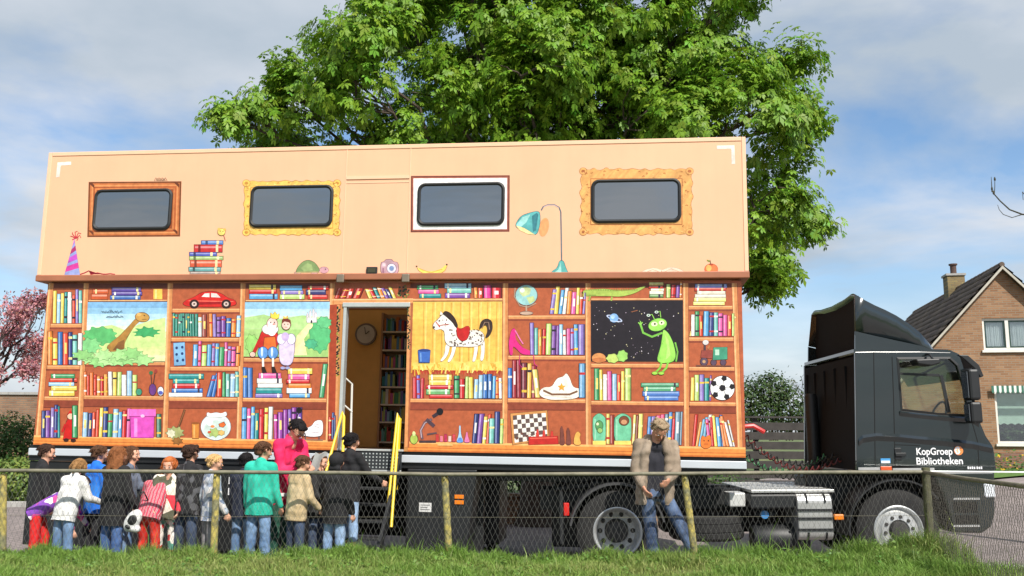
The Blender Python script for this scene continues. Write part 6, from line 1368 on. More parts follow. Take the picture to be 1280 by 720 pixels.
# chassis
mb = MB(); fx = kp(1235, 640)[0]
for t_ in (.74, 1.50): mb.box(-.95, fx - .3, t_, t_ + .08, .72, .98)
for s_ in (-.9, .9, 1.8): mb.box(s_, s_ + .12, .821, 1.499, .75, .95)
mb.build('chassis_rail', CABD, truck)
mb = MB(); mb.box(-.3, .45, .55, 1.77, .985, 1.10); mb.prism([(-.75, 1.02), (-.3, 1.08), (-.3, 1.0), (-.75, .96)], .6, 1.7); mb.build('fifth_wheel', CABD, truck, bevel=.02)
dk0, dk1 = kp(937, 612, .25), kp(1040, 612, .25)
mb = MB(); mb.box(dk0[0], dk1[0], .16, 2.1, dk0[1] - .035, dk0[1]); dp = mb.build('deck_plate', SILV, truck, bevel=.005)
mb = MB()
for i in range(16):
    for j in range(6): x_ = dk0[0] + .05 + i * (dk1[0] - dk0[0] - .1) / 15; y_ = .22 + j * .33; mb.box(x_ - .02, x_ + .02, y_ - .006, y_ + .006, dk0[1], dk0[1] + .006)
mb.build('tread_bars', SILV, dp)['kind'] = 'stuff'
mb = MB(); kbox(mb, 912, 616, 932, 633.5, .22, .6); mb.build('work_lamp', mat('lamp_pale', (.6, .6, .58), rough=.35, metal=.2), truck, bevel=.015)
mb = MB(); kbox(mb, 938, 618, 1000, 636, .12, .72); mb.build('battery_box', CABD, truck, bevel=.02)
mb = MB(); kbox(mb, 946, 639, 970, 648, .3, .7); mb.build('air_dryer', CABD, truck, bevel=.02)
mb = MB(); a_ = kp(955, 643, .25); mb.lathe([(.05, 0), (.05, .06), (.035, .07)], (a_[0], .2, a_[1]), 'y', 14); mb.build('blue_cap', mat('cap_blue', (.05, .22, .5), rough=.4), truck, smooth=True)
mb = MB(); a_ = kp(1000, 672, .3); mb.lathe([(.02, 0), (.17, .01), (.19, .04), (.19, .66), (.17, .69), (.02, .7)], (kp(940, 672, .3)[0], .36, a_[1] - .02), 'x', 20); mb.build('air_tank', CABD, truck, smooth=True)
sp0 = kp(891, 664, .1)
mb = MB(); mb.lathe([(.30, -.14), (.43, -.155), (.47, -.12), (.475, -.06), (.468, -.055), (.468, -.045), (.477, -.04), (.477, .04), (.468, .045), (.468, .055), (.475, .06), (.47, .12), (.43, .155), (.30, .14)], (sp0[0], .58, sp0[1] + .02), 'z', 44); spw = mb.build('spare_wheel', TYRE, truck, smooth=True)
mb = MB(); mb.lathe([(.05, .06), (.2, .05), (.29, .13), (.31, .13), (.31, -.13), (.2, -.06), (.05, -.06)], (sp0[0], .58, sp0[1] + .02), 'z', 28); mb.build('rim', RIMS, spw, smooth=True)
# polished fuel tank with straps
a_ = kp(996, 618, .06); b_ = kp(1043, 676, .06); zt_, zb_ = a_[1], b_[1]; r_ = .10
pf = [(t0, z0) for t0, z0 in [(.06 + r_ - r_ * math.cos(q * math.pi / 12), zt_ - r_ + r_ * math.sin(q * math.pi / 12)) for q in range(7)]] + [(.72, zt_)] + [(.72, zb_)] + [(.06 + r_ - r_ * math.sin(q * math.pi / 12), zb_ + r_ - r_ * math.cos(q * math.pi / 12)) for q in range(7)]
V = [(a_[0], t0, z0) for t0, z0 in pf] + [(b_[0], t0, z0) for t0, z0 in pf]; n = len(pf)
mb = MB(); mb.add(V, [tuple(range(n)), tuple(range(2 * n - 1, n - 1, -1))] + [(i, (i + 1) % n, n + (i + 1) % n, n + i) for i in range(n)]); fk = mb.build('fuel_tank', SILV, truck, bevel=.012)
for s_ in (.28, .80):
    x_ = a_[0] + (b_[0] - a_[0]) * s_; mb = MB(); pts = [(x_, t0 - .006 if t0 < .3 else t0, z0) for t0, z0 in pf]; mb.tube(pts, .012, 6); mb.build('tank_strap', CABD, fk)
for y_ in (637.5, 648, 662):
    z_ = kp(1020, y_, .06)[1]; mb = MB(); mb.box(a_[0] - .01, b_[0] + .01, .045, .059, z_ - .014, z_ + .014); mb.build('step_edge', CABD, fk)
mb = MB(); kbox(mb, 1043, 643, 1055, 650, .02, .08); mb.build('side_marker', MATS['amber_reflector'], truck, bevel=.01)
# wing and bumper at the front, mudguards
mb = MB(); bp_ = kps([(1163, 589), (1243.5, 589), (1244, 640), (1240, 658), (1228, 667), (1190, 666), (1186, 642), (1178, 618)]); mb.prism(bp_, -.01, CW + .01); bpn = mb.build('bumper', CABP, truck, bevel=.03)
mb = MB(); a_ = kp(1229, 604, -.012); b_ = kp(1243, 622, -.012); mb.box(a_[0], b_[0] + .02, -.018, .35, b_[1], a_[1]); mb.build('headlight', mat('lamp_lens', (.7, .74, .78), rough=.12, spec=.8), truck, bevel=.02)
for y_ in (623.5, 657.5):
    mb = MB(); kbox(mb, 1192, y_ - 1.2, 1225, y_ + 1.2, -.02, -.008); mb.build('entry_step', SILV, bpn)
mb = MB(); kbox(mb, 1192, 627, 1222, 641, -.012, -.009); kbox(mb, 1194, 644, 1224, 655, -.012, -.009); mb.build('step_recess', MATS['gap_black'], bpn)
def arch(cx_, cz_, r_, a0, a1, t0, t1, th=.02, n=16):
    m_ = MB(); V = []
    for i in range(n + 1):
        an = math.radians(a0 + (a1 - a0) * i / n)
        for rr in (r_, r_ + th):
            for t_ in (t0, t1): V.append((cx_ + rr * math.cos(an), t_, cz_ + rr * math.sin(an)))
    Fq = []
    for i in range(n):
        o_ = 4 * i; Fq += [(o_, o_ + 1, o_ + 5, o_ + 4), (o_ + 2, o_ + 6, o_ + 7, o_ + 3), (o_, o_ + 4, o_ + 6, o_ + 2), (o_ + 1, o_ + 3, o_ + 7, o_ + 5)]
    m_.add(V, Fq + [(0, 2, 3, 1), (4 * n, 4 * n + 1, 4 * n + 3, 4 * n + 2)]); return m_
fwx, fwz = kp(1124, 650.5, .03); fwz = .5
for t0 in (.0, CW - .45): arch(fwx, fwz, .60, 38, 185, t0, t0 + .45).build('front_mudguard', CABD, truck, smooth=True)
for t0 in (.0, 1.9): arch(0, .5, .57, 12, 172, t0, t0 + .62, .025).build('rear_mudguard', mat('grey_plastic', (.045, .045, .047), rough=.55, var=.2), truck, smooth=True)
mb = MB(); kbox(mb, 704.5, 629, 711.5, 645, .08, .2); mb.build('tail_lamp', mat('red_lens', (.6, .02, .015), rough=.25), truck, bevel=.01)
mb = MB(); kbox(mb, 700, 615, 704, 680, .05, .6); mb.build('mud_flap', CABD, truck)
# wheels
def tyre(mb, c, w_, R_=.50, r_=.285):
    k = w_ / 2
    mb.lathe([(r_, -k * .78), (r_ + .02, -k), (R_ - .10, -k - .006), (R_ - .03, -k * .92), (R_ - .008, -k * .80), (R_, -k * .78), (R_, -k * .42), (R_ - .014, -k * .40), (R_ - .014, -k * .34), (R_, -k * .32), (R_, k * .32), (R_ - .014, k * .34), (R_ - .014, k * .40), (R_, k * .42), (R_, k * .78), (R_ - .03, k * .92), (R_ - .10, k + .006), (r_ + .02, k), (r_, k * .78)], c, 'y', 48, cap=False)
def wheel_front(t_c, flip=1):
    c = (fwx, t_c, fwz); mb = MB(); tyre(mb, c, .31); w_ = mb.build('wheel', TYRE, truck, smooth=True)
    f = -flip
    mb = MB(); mb.lathe([(.292, .13 * f), (.300, .155 * f), (.285, .165 * f), (.268, .14 * f), (.255, .115 * f), (.225, .13 * f), (.205, .165 * f), (.13, .172 * f), (.115, .15 * f), (.09, .15 * f)], c, 'y', 44, cap=False); mb.build('rim', RIMS, w_, smooth=True)
    mb = MB(); mb.lathe([(.12, .14 * f), (.11, .18 * f), (.095, .20 * f), (.05, .205 * f), (.001, .205 * f)], c, 'y', 28, cap=False); mb.build('hub', HUBD, w_, smooth=True)
    for q in range(10):
        an = q * math.pi / 5 + .15; mb = MB(); cc_ = (c[0] + .166 * math.cos(an), c[1], c[2] + .166 * math.sin(an)); mb.lathe([(.022, .168 * f), (.020, .185 * f), (.001, .186 * f)], cc_, 'y', 8, cap=False); mb.build('wheel_nut', HUBD, w_)
def wheel_rear(t_c, flip=1, outer=True):
    c = (0, t_c, .5); mb = MB(); tyre(mb, c, .28); w_ = mb.build('wheel', TYRE, truck, smooth=True)
    if not outer: return
    f = -flip
    mb = MB(); mb.lathe([(.288, .11 * f), (.304, .146 * f), (.292, .154 * f), (.274, .14 * f), (.262, .09 * f)], c, 'y', 44, cap=False); mb.build('rim', RIMS, w_, smooth=True)
    mb = MB(); mb.lathe([(.262, .09 * f), (.256, .03 * f), (.245, -.03 * f), (.23, -.055 * f), (.2, -.065 * f), (.13, -.065 * f)], c, 'y', 44, cap=False); mb.build('wheel_disc', mat('disc_grey', (.55, .55, .54), rough=.45, metal=.3, var=.3, vscale=12), w_, smooth=True)
    mb = MB(); mb.lathe([(.15, -.07 * f), (.135, .02 * f), (.12, .06 * f), (.06, .075 * f), (.001, .075 * f)], c, 'y', 28, cap=False); mb.build('hub', HUBD, w_, smooth=True)
    for q in range(10):
        an = q * math.pi / 5; mb = MB(); cc_ = (c[0] + .205 * math.cos(an), c[1], c[2] + .205 * math.sin(an)); mb.lathe([(.032, -.062 * f), (.030, -.052 * f), (.001, -.0515 * f)], cc_, 'y', 10, cap=False); mb.build('hand_hole', HUBD, w_)
wheel_front(.22); wheel_front(CW - .22, -1)
wheel_rear(.17); wheel_rear(.47, 1, False); wheel_rear(CW - .17 + .1, -1); wheel_rear(CW - .37, -1, False)
mb = MB(); mb.lathe([(.1, .3), (.1, CW - .2)], (0, 0, .5), 'y', 14); mb.lathe([(.22, 1.0), (.24, 1.15), (.22, 1.3)], (0, 0, .5), 'y', 18); mb.lathe([(.06, .25), (.06, CW - .25)], (fwx, 0, fwz), 'y', 12); mb.build('axle', CABD, truck, smooth=True)

# ---------------------------------------------------------------- people
def caps_mesh(shapes):
    """shapes: ('c', p0, r0, p1, r1) tapered capsules and ('e', centre, radii, 3x3 rotation) ellipsoids, as one raw mesh"""
    V = []; Fq = []; n = 12
    for s in shapes:
        o = len(V)
        if s[0] == 'c':
            p0, r0, p1, r1 = Vector(s[1]), s[2], Vector(s[3]), s[4]; d = p1 - p0
            if d.length < 1e-5: d = Vector((0, 0, 1e-4))
            d = d.normalized(); a = Vector((1, 0, 0)) if abs(d.x) < .8 else Vector((0, 1, 0)); u = d.cross(a).normalized(); w = d.cross(u)
            st = [(p0, r0, an) for an in (-80, -50, -20, 0)] + [(p1, r1, an) for an in (0, 20, 50, 80)]
            for c, r, an in st:
                q = math.radians(an); rr = r * math.cos(q); c2 = c + d * (r * math.sin(q))
                for k in range(n): V.append(c2 + (u * math.cos(2 * math.pi * k / n) + w * math.sin(2 * math.pi * k / n)) * rr)
            m_ = len(st)
        else:
            c, R, rot = Vector(s[1]), s[2], s[3]; m_ = 9
            for i in range(m_):
                q = math.radians(-80 + 160 * i / (m_ - 1))
                for k in range(n):
                    an = 2 * math.pi * k / n; v = Vector((R[0] * math.cos(q) * math.cos(an), R[1] * math.cos(q) * math.sin(an), R[2] * math.sin(q))); V.append(c + (rot @ v if rot else v))
        for i in range(m_ - 1):
            for k in range(n): Fq.append((o + i * n + k, o + i * n + (k + 1) % n, o + (i + 1) * n + (k + 1) % n, o + (i + 1) * n + k))
        Fq.append(tuple(o + k for k in range(n))[::-1]); Fq.append(tuple(o + (m_ - 1) * n + k for k in range(n)))
    return V, Fq
def skin(name, shapes, mt, parent, voxel, sm=4, noise=0.0, nsc=9.0, seed=0, cut=None):
    """melts the shapes into one continuous surface"""
    V, Fq = caps_mesh(shapes)
    me = bpy.data.meshes.new(name + '_raw'); me.from_pydata([tuple(v) for v in V], [], Fq)
    o = bpy.data.objects.new(name, me); COL.objects.link(o)
    r = o.modifiers.new('r', 'REMESH'); r.mode = 'VOXEL'; r.voxel_size = voxel
    s = o.modifiers.new('s', 'SMOOTH'); s.factor = .5; s.iterations = sm
    dg = bpy.context.evaluated_depsgraph_get(); m2 = bpy.data.meshes.new_from_object(o.evaluated_get(dg)); o.modifiers.clear(); o.data = m2; bpy.data.meshes.remove(me); m2.name = name
    if noise:
        n = len(m2.vertices); co = np.empty(n * 3, np.float32); m2.vertices.foreach_get('co', co); co = co.reshape(-1, 3); no = np.empty(n * 3, np.float32); m2.vertices.foreach_get('normal', no); no = no.reshape(-1, 3)
        rs = np.random.default_rng(seed); f = np.zeros(n)
        for k in range(7):
            kv = rs.normal(0, nsc * (1 + .35 * k), 3) * np.array([1, 1, 1.6]); f += np.sin(co @ kv + rs.uniform(0, 6)) / (1 + .35 * k)
        co = co + no * (noise * f / 2.2)[:, None]; m2.vertices.foreach_set('co', co.astype(np.float32).ravel())
    if cut:                                            # a straight hem: nothing hangs below this plane
        n = len(m2.vertices); co = np.empty(n * 3, np.float32); m2.vertices.foreach_get('co', co); co = co.reshape(-1, 3); p_, n_ = np.array(cut[0]), np.array(cut[1])
        h_ = (co - p_) @ n_; near = np.linalg.norm((co - p_) - h_[:, None] * n_[None], axis=1) < cut[2]; k_ = np.where((h_ < 0) & near, -h_, 0); co = co + k_[:, None] * n_[None]; m2.vertices.foreach_set('co', co.astype(np.float32).ravel())
    m2.materials.clear(); m2.materials.append(mt); m2.polygons.foreach_set('use_smooth', [True] * len(m2.polygons)); m2.update()
    if parent: o.parent = parent
    return o
def cloth(name, rgb, second=None, var=.18, vs=14, rough=.85):
    return mat(name, lin(rgb), rough=rough, var=var, vscale=vs, bump=.35, bscale=120, second=lin(second) if second else None)
def pattern(name, cols, scale, kind='check'):
    """printed fabric from cell noise"""
    if name in MATS: return MATS[name]
    mt = bpy.data.materials.new(name); mt.use_nodes = True; t = mt.node_tree; N = t.nodes; b = N['Principled BSDF']; b.inputs['Roughness'].default_value = .85
    co = N.new('ShaderNodeTexCoord'); vo = N.new('ShaderNodeTexVoronoi'); vo.inputs['Scale'].default_value = scale
    if kind == 'stripe':
        vo = N.new('ShaderNodeTexWave'); vo.inputs['Scale'].default_value = scale; vo.inputs['Distortion'].default_value = 2.5; vo.inputs['Detail'].default_value = 2; t.links.new(co.outputs['Object'], vo.inputs['Vector']); src = vo.outputs['Fac']
    else:
        t.links.new(co.outputs['Object'], vo.inputs['Vector']); sp_x = N.new('ShaderNodeSeparateXYZ'); t.links.new(vo.outputs['Color'], sp_x.inputs[0]); src = sp_x.outputs[0]
    cr_ = N.new('ShaderNodeValToRGB'); cr_.color_ramp.interpolation = 'CONSTANT' if kind != 'stripe' else 'LINEAR'
    el = cr_.color_ramp.elements
    while len(el) < len(cols): el.new(.5)
    for i, c in enumerate(cols): el[i].position = i / len(cols); el[i].color = (*lin(c), 1)
    t.links.new(src, cr_.inputs[0]); t.links.new(cr_.outputs[0], b.inputs['Base Color']); MATS[name] = mt; return mt
SKIN = mat('skin', lin((214, 160, 132)), rough=.55, var=.08, vscale=10)
SKIN_D = mat('skin_tanned', lin((196, 140, 112)), rough=.55, var=.08, vscale=10)
EYEW = mat('eye_white', (.7, .68, .66), rough=.3); IRIS = mat('iris', (.05, .035, .025), rough=.3); LIP = mat('lips', lin((176, 90, 84)), rough=.5)
JEAN = cloth('denim_blue', (92, 122, 160), (120, 148, 182), .25, 10); JEAN_D = cloth('denim_dark', (44, 54, 74), (66, 80, 104), .25, 10)

def rx(a): return Matrix.Rotation(a, 3, 'X')
def rz(a): return Matrix.Rotation(a, 3, 'Z')
def ry(a): return Matrix.Rotation(a, 3, 'Y')
def person(label, base, H, theta, top, legs, hair, hairstyle='short', adult=False, bend=0, lean=0, head=(0, 0), arms=((5, 8, 12), (5, 8, 12)), stance=((0, 0), (0, 0)), spread=.5, shoe=None, hem=.0, sleeves=True, legcut=1.0, skin_m=None, collar=None, group=None, bulk=1.0, seed=0, voxel=.0125, twist=0, legout=(0, 0), extras=None, vest=False):
    """base = feet position in the world; theta: 0 faces away from the camera, 90 to the right.
    arms / stance: degrees (left, right): upper arm forward, outward, elbow; hip forward, knee"""
    D = math.radians; k = H / (1.72 if adult else 1.62)
    hh = H / (7.5 if adult else 6.75); sk = skin_m or SKIN
    hipz = (.52 if adult else .495) * H; thigh = .245 * H if adult else .235 * H; shin = hipz - thigh - .055 * H
    # legs first, to find how far the hips drop
    hips = {}; ends = {}
    for si, s in ((0, -1), (1, 1)):
        hp = Vector((s * .047 * H, 0, 0)); a, kn = D(stance[si][0]), D(stance[si][1]); ot = D(legout[si])
        d1 = Vector((math.sin(ot), math.sin(a), -math.cos(a))).normalized(); d2 = Vector((math.sin(ot), math.sin(a - kn), -math.cos(a - kn))).normalized()
        knee = hp + d1 * thigh; ank = knee + d2 * shin; hips[s] = (hp, knee, ank)
    low = min(v[2].z for v in hips.values()); hz = -low + .055 * H
    up = Vector((0, 0, hz))
    T = rx(-D(bend)) @ ry(D(lean))                    # the trunk turns about the hips
    tw = rz(D(twist))
    def tr(v): return up + T @ (tw @ Vector(v))
    sh_z = (.828 if adult else .818) * H - hipz; shw = (.114 if adult else .098) * H
    body = []; topS = []; legS = []; shoes = [[], []]
    # trunk
    for s in (-1, 1):
        body += [('c', tr((s * .035 * H, -.004 * H, .03 * H)), .040 * H, tr((s * .036 * H, -.006 * H, sh_z - .09 * H)), .042 * H)]
        topS += [('c', tr((s * .046 * H, 0, -.13 * H - hem * H)), .063 * H * bulk, tr((s * .046 * H, .0, sh_z - .10 * H)), .060 * H * bulk)]
    body += [('c', tr((-shw * .8, 0, sh_z - .012 * H)), .028 * H, tr((shw * .8, 0, sh_z - .012 * H)), .028 * H), ('c', tr((0, 0, sh_z - .02 * H)), .042 * H, tr((0, .012 * H, sh_z + .055 * H)), .033 * H)]
    if vest: topS += [('c', tr((-shw * .35, 0, sh_z - .035 * H)), .040 * H, tr((shw * .35, 0, sh_z - .035 * H)), .040 * H)]
    else: topS += [('c', tr((-shw * .82, 0, sh_z - .012 * H)), .040 * H * bulk, tr((shw * .82, 0, sh_z - .012 * H)), .040 * H * bulk), ('c', tr((-shw * .5, -.012 * H, sh_z - .05 * H)), .050 * H * bulk, tr((shw * .5, -.012 * H, sh_z - .05 * H)), .050 * H * bulk)]
    topS += [('c', tr((0, -.008 * H, sh_z - .02 * H)), .050 * H, tr((0, -.002 * H, sh_z + .024 * H)), .044 * H), ('c', tr((0, -.008 * H, -.13 * H - hem * H)), .068 * H * bulk, tr((0, -.006 * H, sh_z - .12 * H)), .068 * H * bulk)]
    # arms and hands
    hand_pos = {}
    for si, s in ((0, -1), (1, 1)):
        a, ou, el = (D(x) for x in arms[si][:3]); inw = D(arms[si][3]) if len(arms[si]) > 3 else 0
        S = Vector((s * shw, 0, sh_z - .015 * H)); d1 = Vector((s * math.sin(ou), math.sin(a) * math.cos(ou), -math.cos(a) * math.cos(ou))).normalized()
        d2 = Vector((s * (math.sin(ou) - math.sin(inw) * 1.2), math.sin(a + el), -math.cos(a + el))).normalized()
        E_ = S + d1 * .175 * H; W = E_ + d2 * .145 * H
        body += [('c', tr(S), .026 * H, tr(E_), .022 * H), ('c', tr(E_), .023 * H, tr(W), .016 * H)]
        se = W if sleeves else S + d1 * .11 * H
        if sleeves: topS += [('c', tr(S), .041 * H * bulk, tr(E_), .034 * H * bulk), ('c', tr(E_), .034 * H * bulk, tr(W - d2 * .01 * H), .026 * H * bulk)]
        elif not vest: topS += [('c', tr(S), .041 * H, tr(se), .036 * H)]
        # hand: palm, four fingers and a thumb, slightly curled
        side_ = d2.cross(Vector((1, 0, 0)));
        if side_.length < .2: side_ = d2.cross(Vector((0, 0, 1)))
        side_.normalize(); nrm_ = d2.cross(side_).normalized(); q = .105 * H * (.95 if adult else .9)
        if nrm_.x * s > 0: nrm_ = -nrm_                # palm looks inwards
        Pm = W + d2 * q * .48; rf = max(.0075, .0053 * H)
        for j in (-1, 0, 1): body.append(('c', tr(W + side_ * (j * q * .10)), .0098 * H, tr(Pm + side_ * (j * q * .15)), .0088 * H))
        for j, L_ in enumerate((.40, .47, .44, .34)):
            b_ = Pm + side_ * ((1.5 - j) * q * .145); m1 = b_ + (d2 * .8 + nrm_ * .35).normalized() * q * L_ * .5; m2 = m1 + (d2 * .5 + nrm_ * .75).normalized() * q * L_ * .55
            body += [('c', tr(b_), rf * 1.1, tr(m1), rf), ('c', tr(m1), rf, tr(m2), rf * .85)]
        tb_ = W + d2 * q * .14 + side_ * q * .18; t1_ = tb_ + (d2 * .65 + side_ * .6 + nrm_ * .3).normalized() * q * .28; body += [('c', tr(tb_), rf * 1.25, tr(t1_), rf * 1.1), ('c', tr(t1_), rf * 1.1, tr(t1_ + (d2 * .9 + nrm_ * .3).normalized() * q * .2), rf * .9)]
        hand_pos[s] = tr(W + d2 * q * .5)
    # legs
    for si, s in ((0, -1), (1, 1)):
        hp, kn, an = (up + v for v in hips[s]); hp = hp + Vector((s * spread * .008 * H, 0, 0)); kn = kn + Vector((s * spread * .03 * H, 0, 0)); an = an + Vector((s * spread * .04 * H, 0, 0))
        body += [('c', hp + Vector((0, 0, .0)), .036 * H, kn, .032 * H), ('c', kn, .033 * H, kn.lerp(an, .35) - Vector((0, .008 * H, 0)), .031 * H), ('c', kn.lerp(an, .35), .030 * H, an, .019 * H)]
        legS += [('c', hp + Vector((0, 0, -.02 * H)), .051 * H, kn, .041 * H)]
        e_ = kn.lerp(an, .98) if legcut >= 1 else (kn.lerp(an, legcut) if legcut > 0 else None)
        if e_: legS += [('c', kn, .043 * H, e_, .035 * H if legcut >= 1 else .04 * H)]
        toe = an + Vector((s * .012 * H, .095 * H, -.033 * H)); heel = an + Vector((0, -.03 * H, -.030 * H))
        body += [('c', heel, .018 * H, toe, .014 * H), ('c', an, .02 * H, an + Vector((0, .04 * H, -.02 * H)), .018 * H)]
        shoes[si] += [('c', heel, .026 * H, toe, .023 * H), ('c', an + Vector((0, 0, .005 * H)), .028 * H, an + Vector((0, .045 * H, -.02 * H)), .026 * H)]
    legS += [('c', tr((-.035 * H, -.008 * H, -.01 * H)), .050 * H, tr((.035 * H, -.008 * H, -.01 * H)), .050 * H), ('c', up + Vector((-.035 * H, 0, -.02 * H)), .052 * H, up + Vector((.035 * H, 0, -.02 * H)), .052 * H)]
    # head
    HR = T @ tw @ rz(D(-head[1])) @ rx(-D(head[0])); nk = tr((0, .008 * H, sh_z + .030 * H))
    def hd(x, y, z): return nk + HR @ Vector((x * hh, y * hh, z * hh))
    body += [('e', hd(0, .02, .62), (.36 * hh, .43 * hh, .40 * hh), HR), ('c', hd(0, .13, .28), .19 * hh, hd(0, .16, .45), .26 * hh), ('c', hd(0, .0, .05), .2 * hh, hd(0, .0, .4), .23 * hh), ('c', hd(0, .24, .16), .10 * hh, hd(0, .22, .2), .12 * hh), ('c', hd(0, .43, .52), .03 * hh, hd(0, .50, .38), .055 * hh), ('c', hd(-.14, .39, .58), .05 * hh, hd(.14, .39, .58), .05 * hh), ('c', hd(-.06, .385, .24), .035 * hh, hd(.06, .385, .24), .035 * hh)]
    for s in (-1, 1): body += [('c', hd(s * .36, -.02, .50), .055 * hh, hd(s * .39, -.06, .60), .06 * hh), ('c', hd(s * .2, .3, .38), .09 * hh, hd(s * .22, .28, .42), .09 * hh)]
    P = skin('person', body, sk, None, min(voxel, .0115), 3)
    P.location = base; P.rotation_euler = (0, 0, -D(theta)); tag(P, label, 'person', group)
    skin('top' if not extras or 'topname' not in extras else extras['topname'], topS, top, P, voxel, 5, .006 * k, 10, seed, (tr((0, 0, -.055 * H - hem * H)), T @ Vector((0, 0, 1)), .125 * H))
    skin('trousers', legS, legs, P, voxel, 5, .0055 * k, 11, seed + 1)
    sm_ = shoe or mat('shoe_dark', (.03, .028, .026), rough=.6)
    for q in shoes: skin('shoe', q, sm_, P, .012, 3)
    # hair
    hs = []
    if hairstyle != 'hood':
        hs += [('e', hd(0, -.06, .70), (.385 * hh, .43 * hh, .37 * hh), HR), ('e', hd(0, .08, .86), (.30 * hh, .33 * hh, .17 * hh), HR), ('c', hd(-.16, -.28, .42), .16 * hh, hd(.16, -.28, .42), .16 * hh)]
        for s in (-1, 1): hs += [('c', hd(s * .32, .02, .70), .10 * hh, hd(s * .34, -.08, .52), .09 * hh)]
        if hairstyle == 'fringe': hs += [('c', hd(-.2, .34, .80), .11 * hh, hd(.2, .34, .80), .11 * hh)]
        if hairstyle in ('long', 'curly'):
            n_ = 7 if hairstyle == 'long' else 10; rr = random.Random(seed)
            for q in range(n_):
                an = math.pi * (1.05 + .9 * q / (n_ - 1)); L_ = rr.uniform(.5, .75) if hairstyle == 'long' else rr.uniform(.7, 1.0); x, y = .36 * math.cos(an), .38 * math.sin(an) * .9
                pts = [hd(x, y, .6), hd(x * 1.2, y * 1.15, .3), hd(x * 1.25, y * 1.25 - .04, .6 - L_)]
                hs += [('c', pts[0], .13 * hh, pts[1], .15 * hh), ('c', pts[1], .15 * hh, pts[2], .09 * hh)]
        if hairstyle == 'pony': hs += [('c', hd(0, -.45, .62), .12 * hh, hd(0, -.62, .3), .11 * hh), ('c', hd(0, -.62, .3), .11 * hh, hd(0, -.55, -.1), .05 * hh)]
        if hairstyle == 'wavy':
            rr = random.Random(seed)
            for q in range(16): an = rr.uniform(0, 6.28); hs.append(('e', hd(.33 * math.cos(an), -.04 + .34 * math.sin(an) * .9, .72 + rr.uniform(-.12, .25)), (.13 * hh, .13 * hh, .11 * hh), None))
        skin('hair', hs, hair, P, .0095, 2, .007 * k if hairstyle in ('curly', 'wavy') else .0035 * k, 38, seed + 2)
        # loose locks make the outline uneven
        mbh = MB(); rr = random.Random(seed + 5)
        for q in range(260):
            an = rr.uniform(0, 6.28); el_ = rr.uniform(.0, 1.2); d_ = Vector((.385 * math.cos(an) * math.cos(el_), -.05 + .42 * math.sin(an) * math.cos(el_), .70 + .37 * math.sin(el_)))
            if d_.y > .25 and d_.z < .85: continue
            dn = -.17 if hairstyle in ('short', 'fringe', 'wavy') else -.6
            p0 = hd(d_.x, d_.y, d_.z); p1 = hd(d_.x * 1.10 + rr.uniform(-.06, .06), d_.y * 1.10 + rr.uniform(-.06, .06), d_.z - .1); p2 = hd(d_.x * 1.12 + rr.uniform(-.12, .12), d_.y * 1.12 + rr.uniform(-.12, .05), d_.z + dn * rr.uniform(.5, 1.0))
            mbh.tube([p0, p1, p2], [.0055 * k, .005 * k, .0015], 4)
        mbh.build('locks', hair, P, smooth=True)
    else:
        skin('hood', [('e', hd(0, -.05, .60), (.45 * hh, .49 * hh, .47 * hh), HR), ('c', hd(-.2, -.2, .15), .2 * hh, hd(.2, -.2, .15), .2 * hh)], hair, P, .011, 3, .006 * k, 14, seed + 2)
    # face
    for s in (-1, 1):
        mb = MB(); c_ = hd(s * .145, .395, .50); mb.add(*[list(x) for x in caps_mesh([('e', c_, (.050 * hh, .030 * hh, .020 * hh), HR)])]); ey = mb.build('eye', EYEW, P, smooth=True)
        mb = MB(); c_ = hd(s * .145, .425, .50); mb.add(*[list(x) for x in caps_mesh([('e', c_, (.024 * hh, .012 * hh, .021 * hh), HR)])]); mb.build('pupil', IRIS, ey, smooth=True)
        mb = MB(); mb.tube([hd(s * .07, .43, .60), hd(s * .15, .435, .625), hd(s * .23, .40, .60)], .013 * hh, 5); mb.build('eyebrow', hair if hairstyle != 'hood' else IRIS, P)
    mb = MB(); mb.tube([hd(-.10, .385, .235), hd(-.04, .425, .245), hd(0, .43, .24), hd(.04, .425, .245), hd(.10, .385, .235)], [.008 * hh, .02 * hh, .022 * hh, .02 * hh, .008 * hh], 6); mb.build('mouth', LIP, P, smooth=True)
    return P, hd, hand_pos, tr, hh
KID = 'children queuing beside the trailer'
PZ = .12
def place(px, top_y, y, z=PZ):
    """feet point under a pixel column, and the standing height that brings the crown to top_y"""
    p = at_y(px, top_y, y); return Vector((p.x, y, z)), p.z - z
HB_ = mat('hair_brown', lin((84, 56, 38)), rough=.75, var=.45, vscale=45, spec=.25, bump=.6, bscale=90); HDK = mat('hair_dark', lin((60, 41, 32)), rough=.75, var=.45, vscale=45, spec=.25, bump=.6, bscale=90); HBL = mat('hair_blond', lin((202, 164, 110)), rough=.75, var=.45, vscale=45, spec=.25, bump=.6, bscale=90)
HDB = mat('hair_dirty_blond', lin((150, 112, 70)), rough=.75, var=.45, vscale=45, spec=.25, bump=.6, bscale=90); HRD = mat('hair_red', lin((186, 104, 54)), rough=.75, var=.45, vscale=45, spec=.25, bump=.6, bscale=90); HAU = mat('hair_auburn', lin((132, 82, 48)), rough=.75, var=.45, vscale=45, spec=.25, bump=.6, bscale=90); HBK = mat('hair_black', lin((24, 20, 22)), rough=.75, var=.45, vscale=45, spec=.25, bump=.6, bscale=90); HGR = mat('hair_grey_brown', lin((150, 130, 104)), rough=.75, var=.45, vscale=45, spec=.25, bump=.6, bscale=90)
BLK = cloth('black_jacket', (30, 29, 31), None, .3); NAVY = cloth('navy_jacket', (38, 44, 62), None, .25)
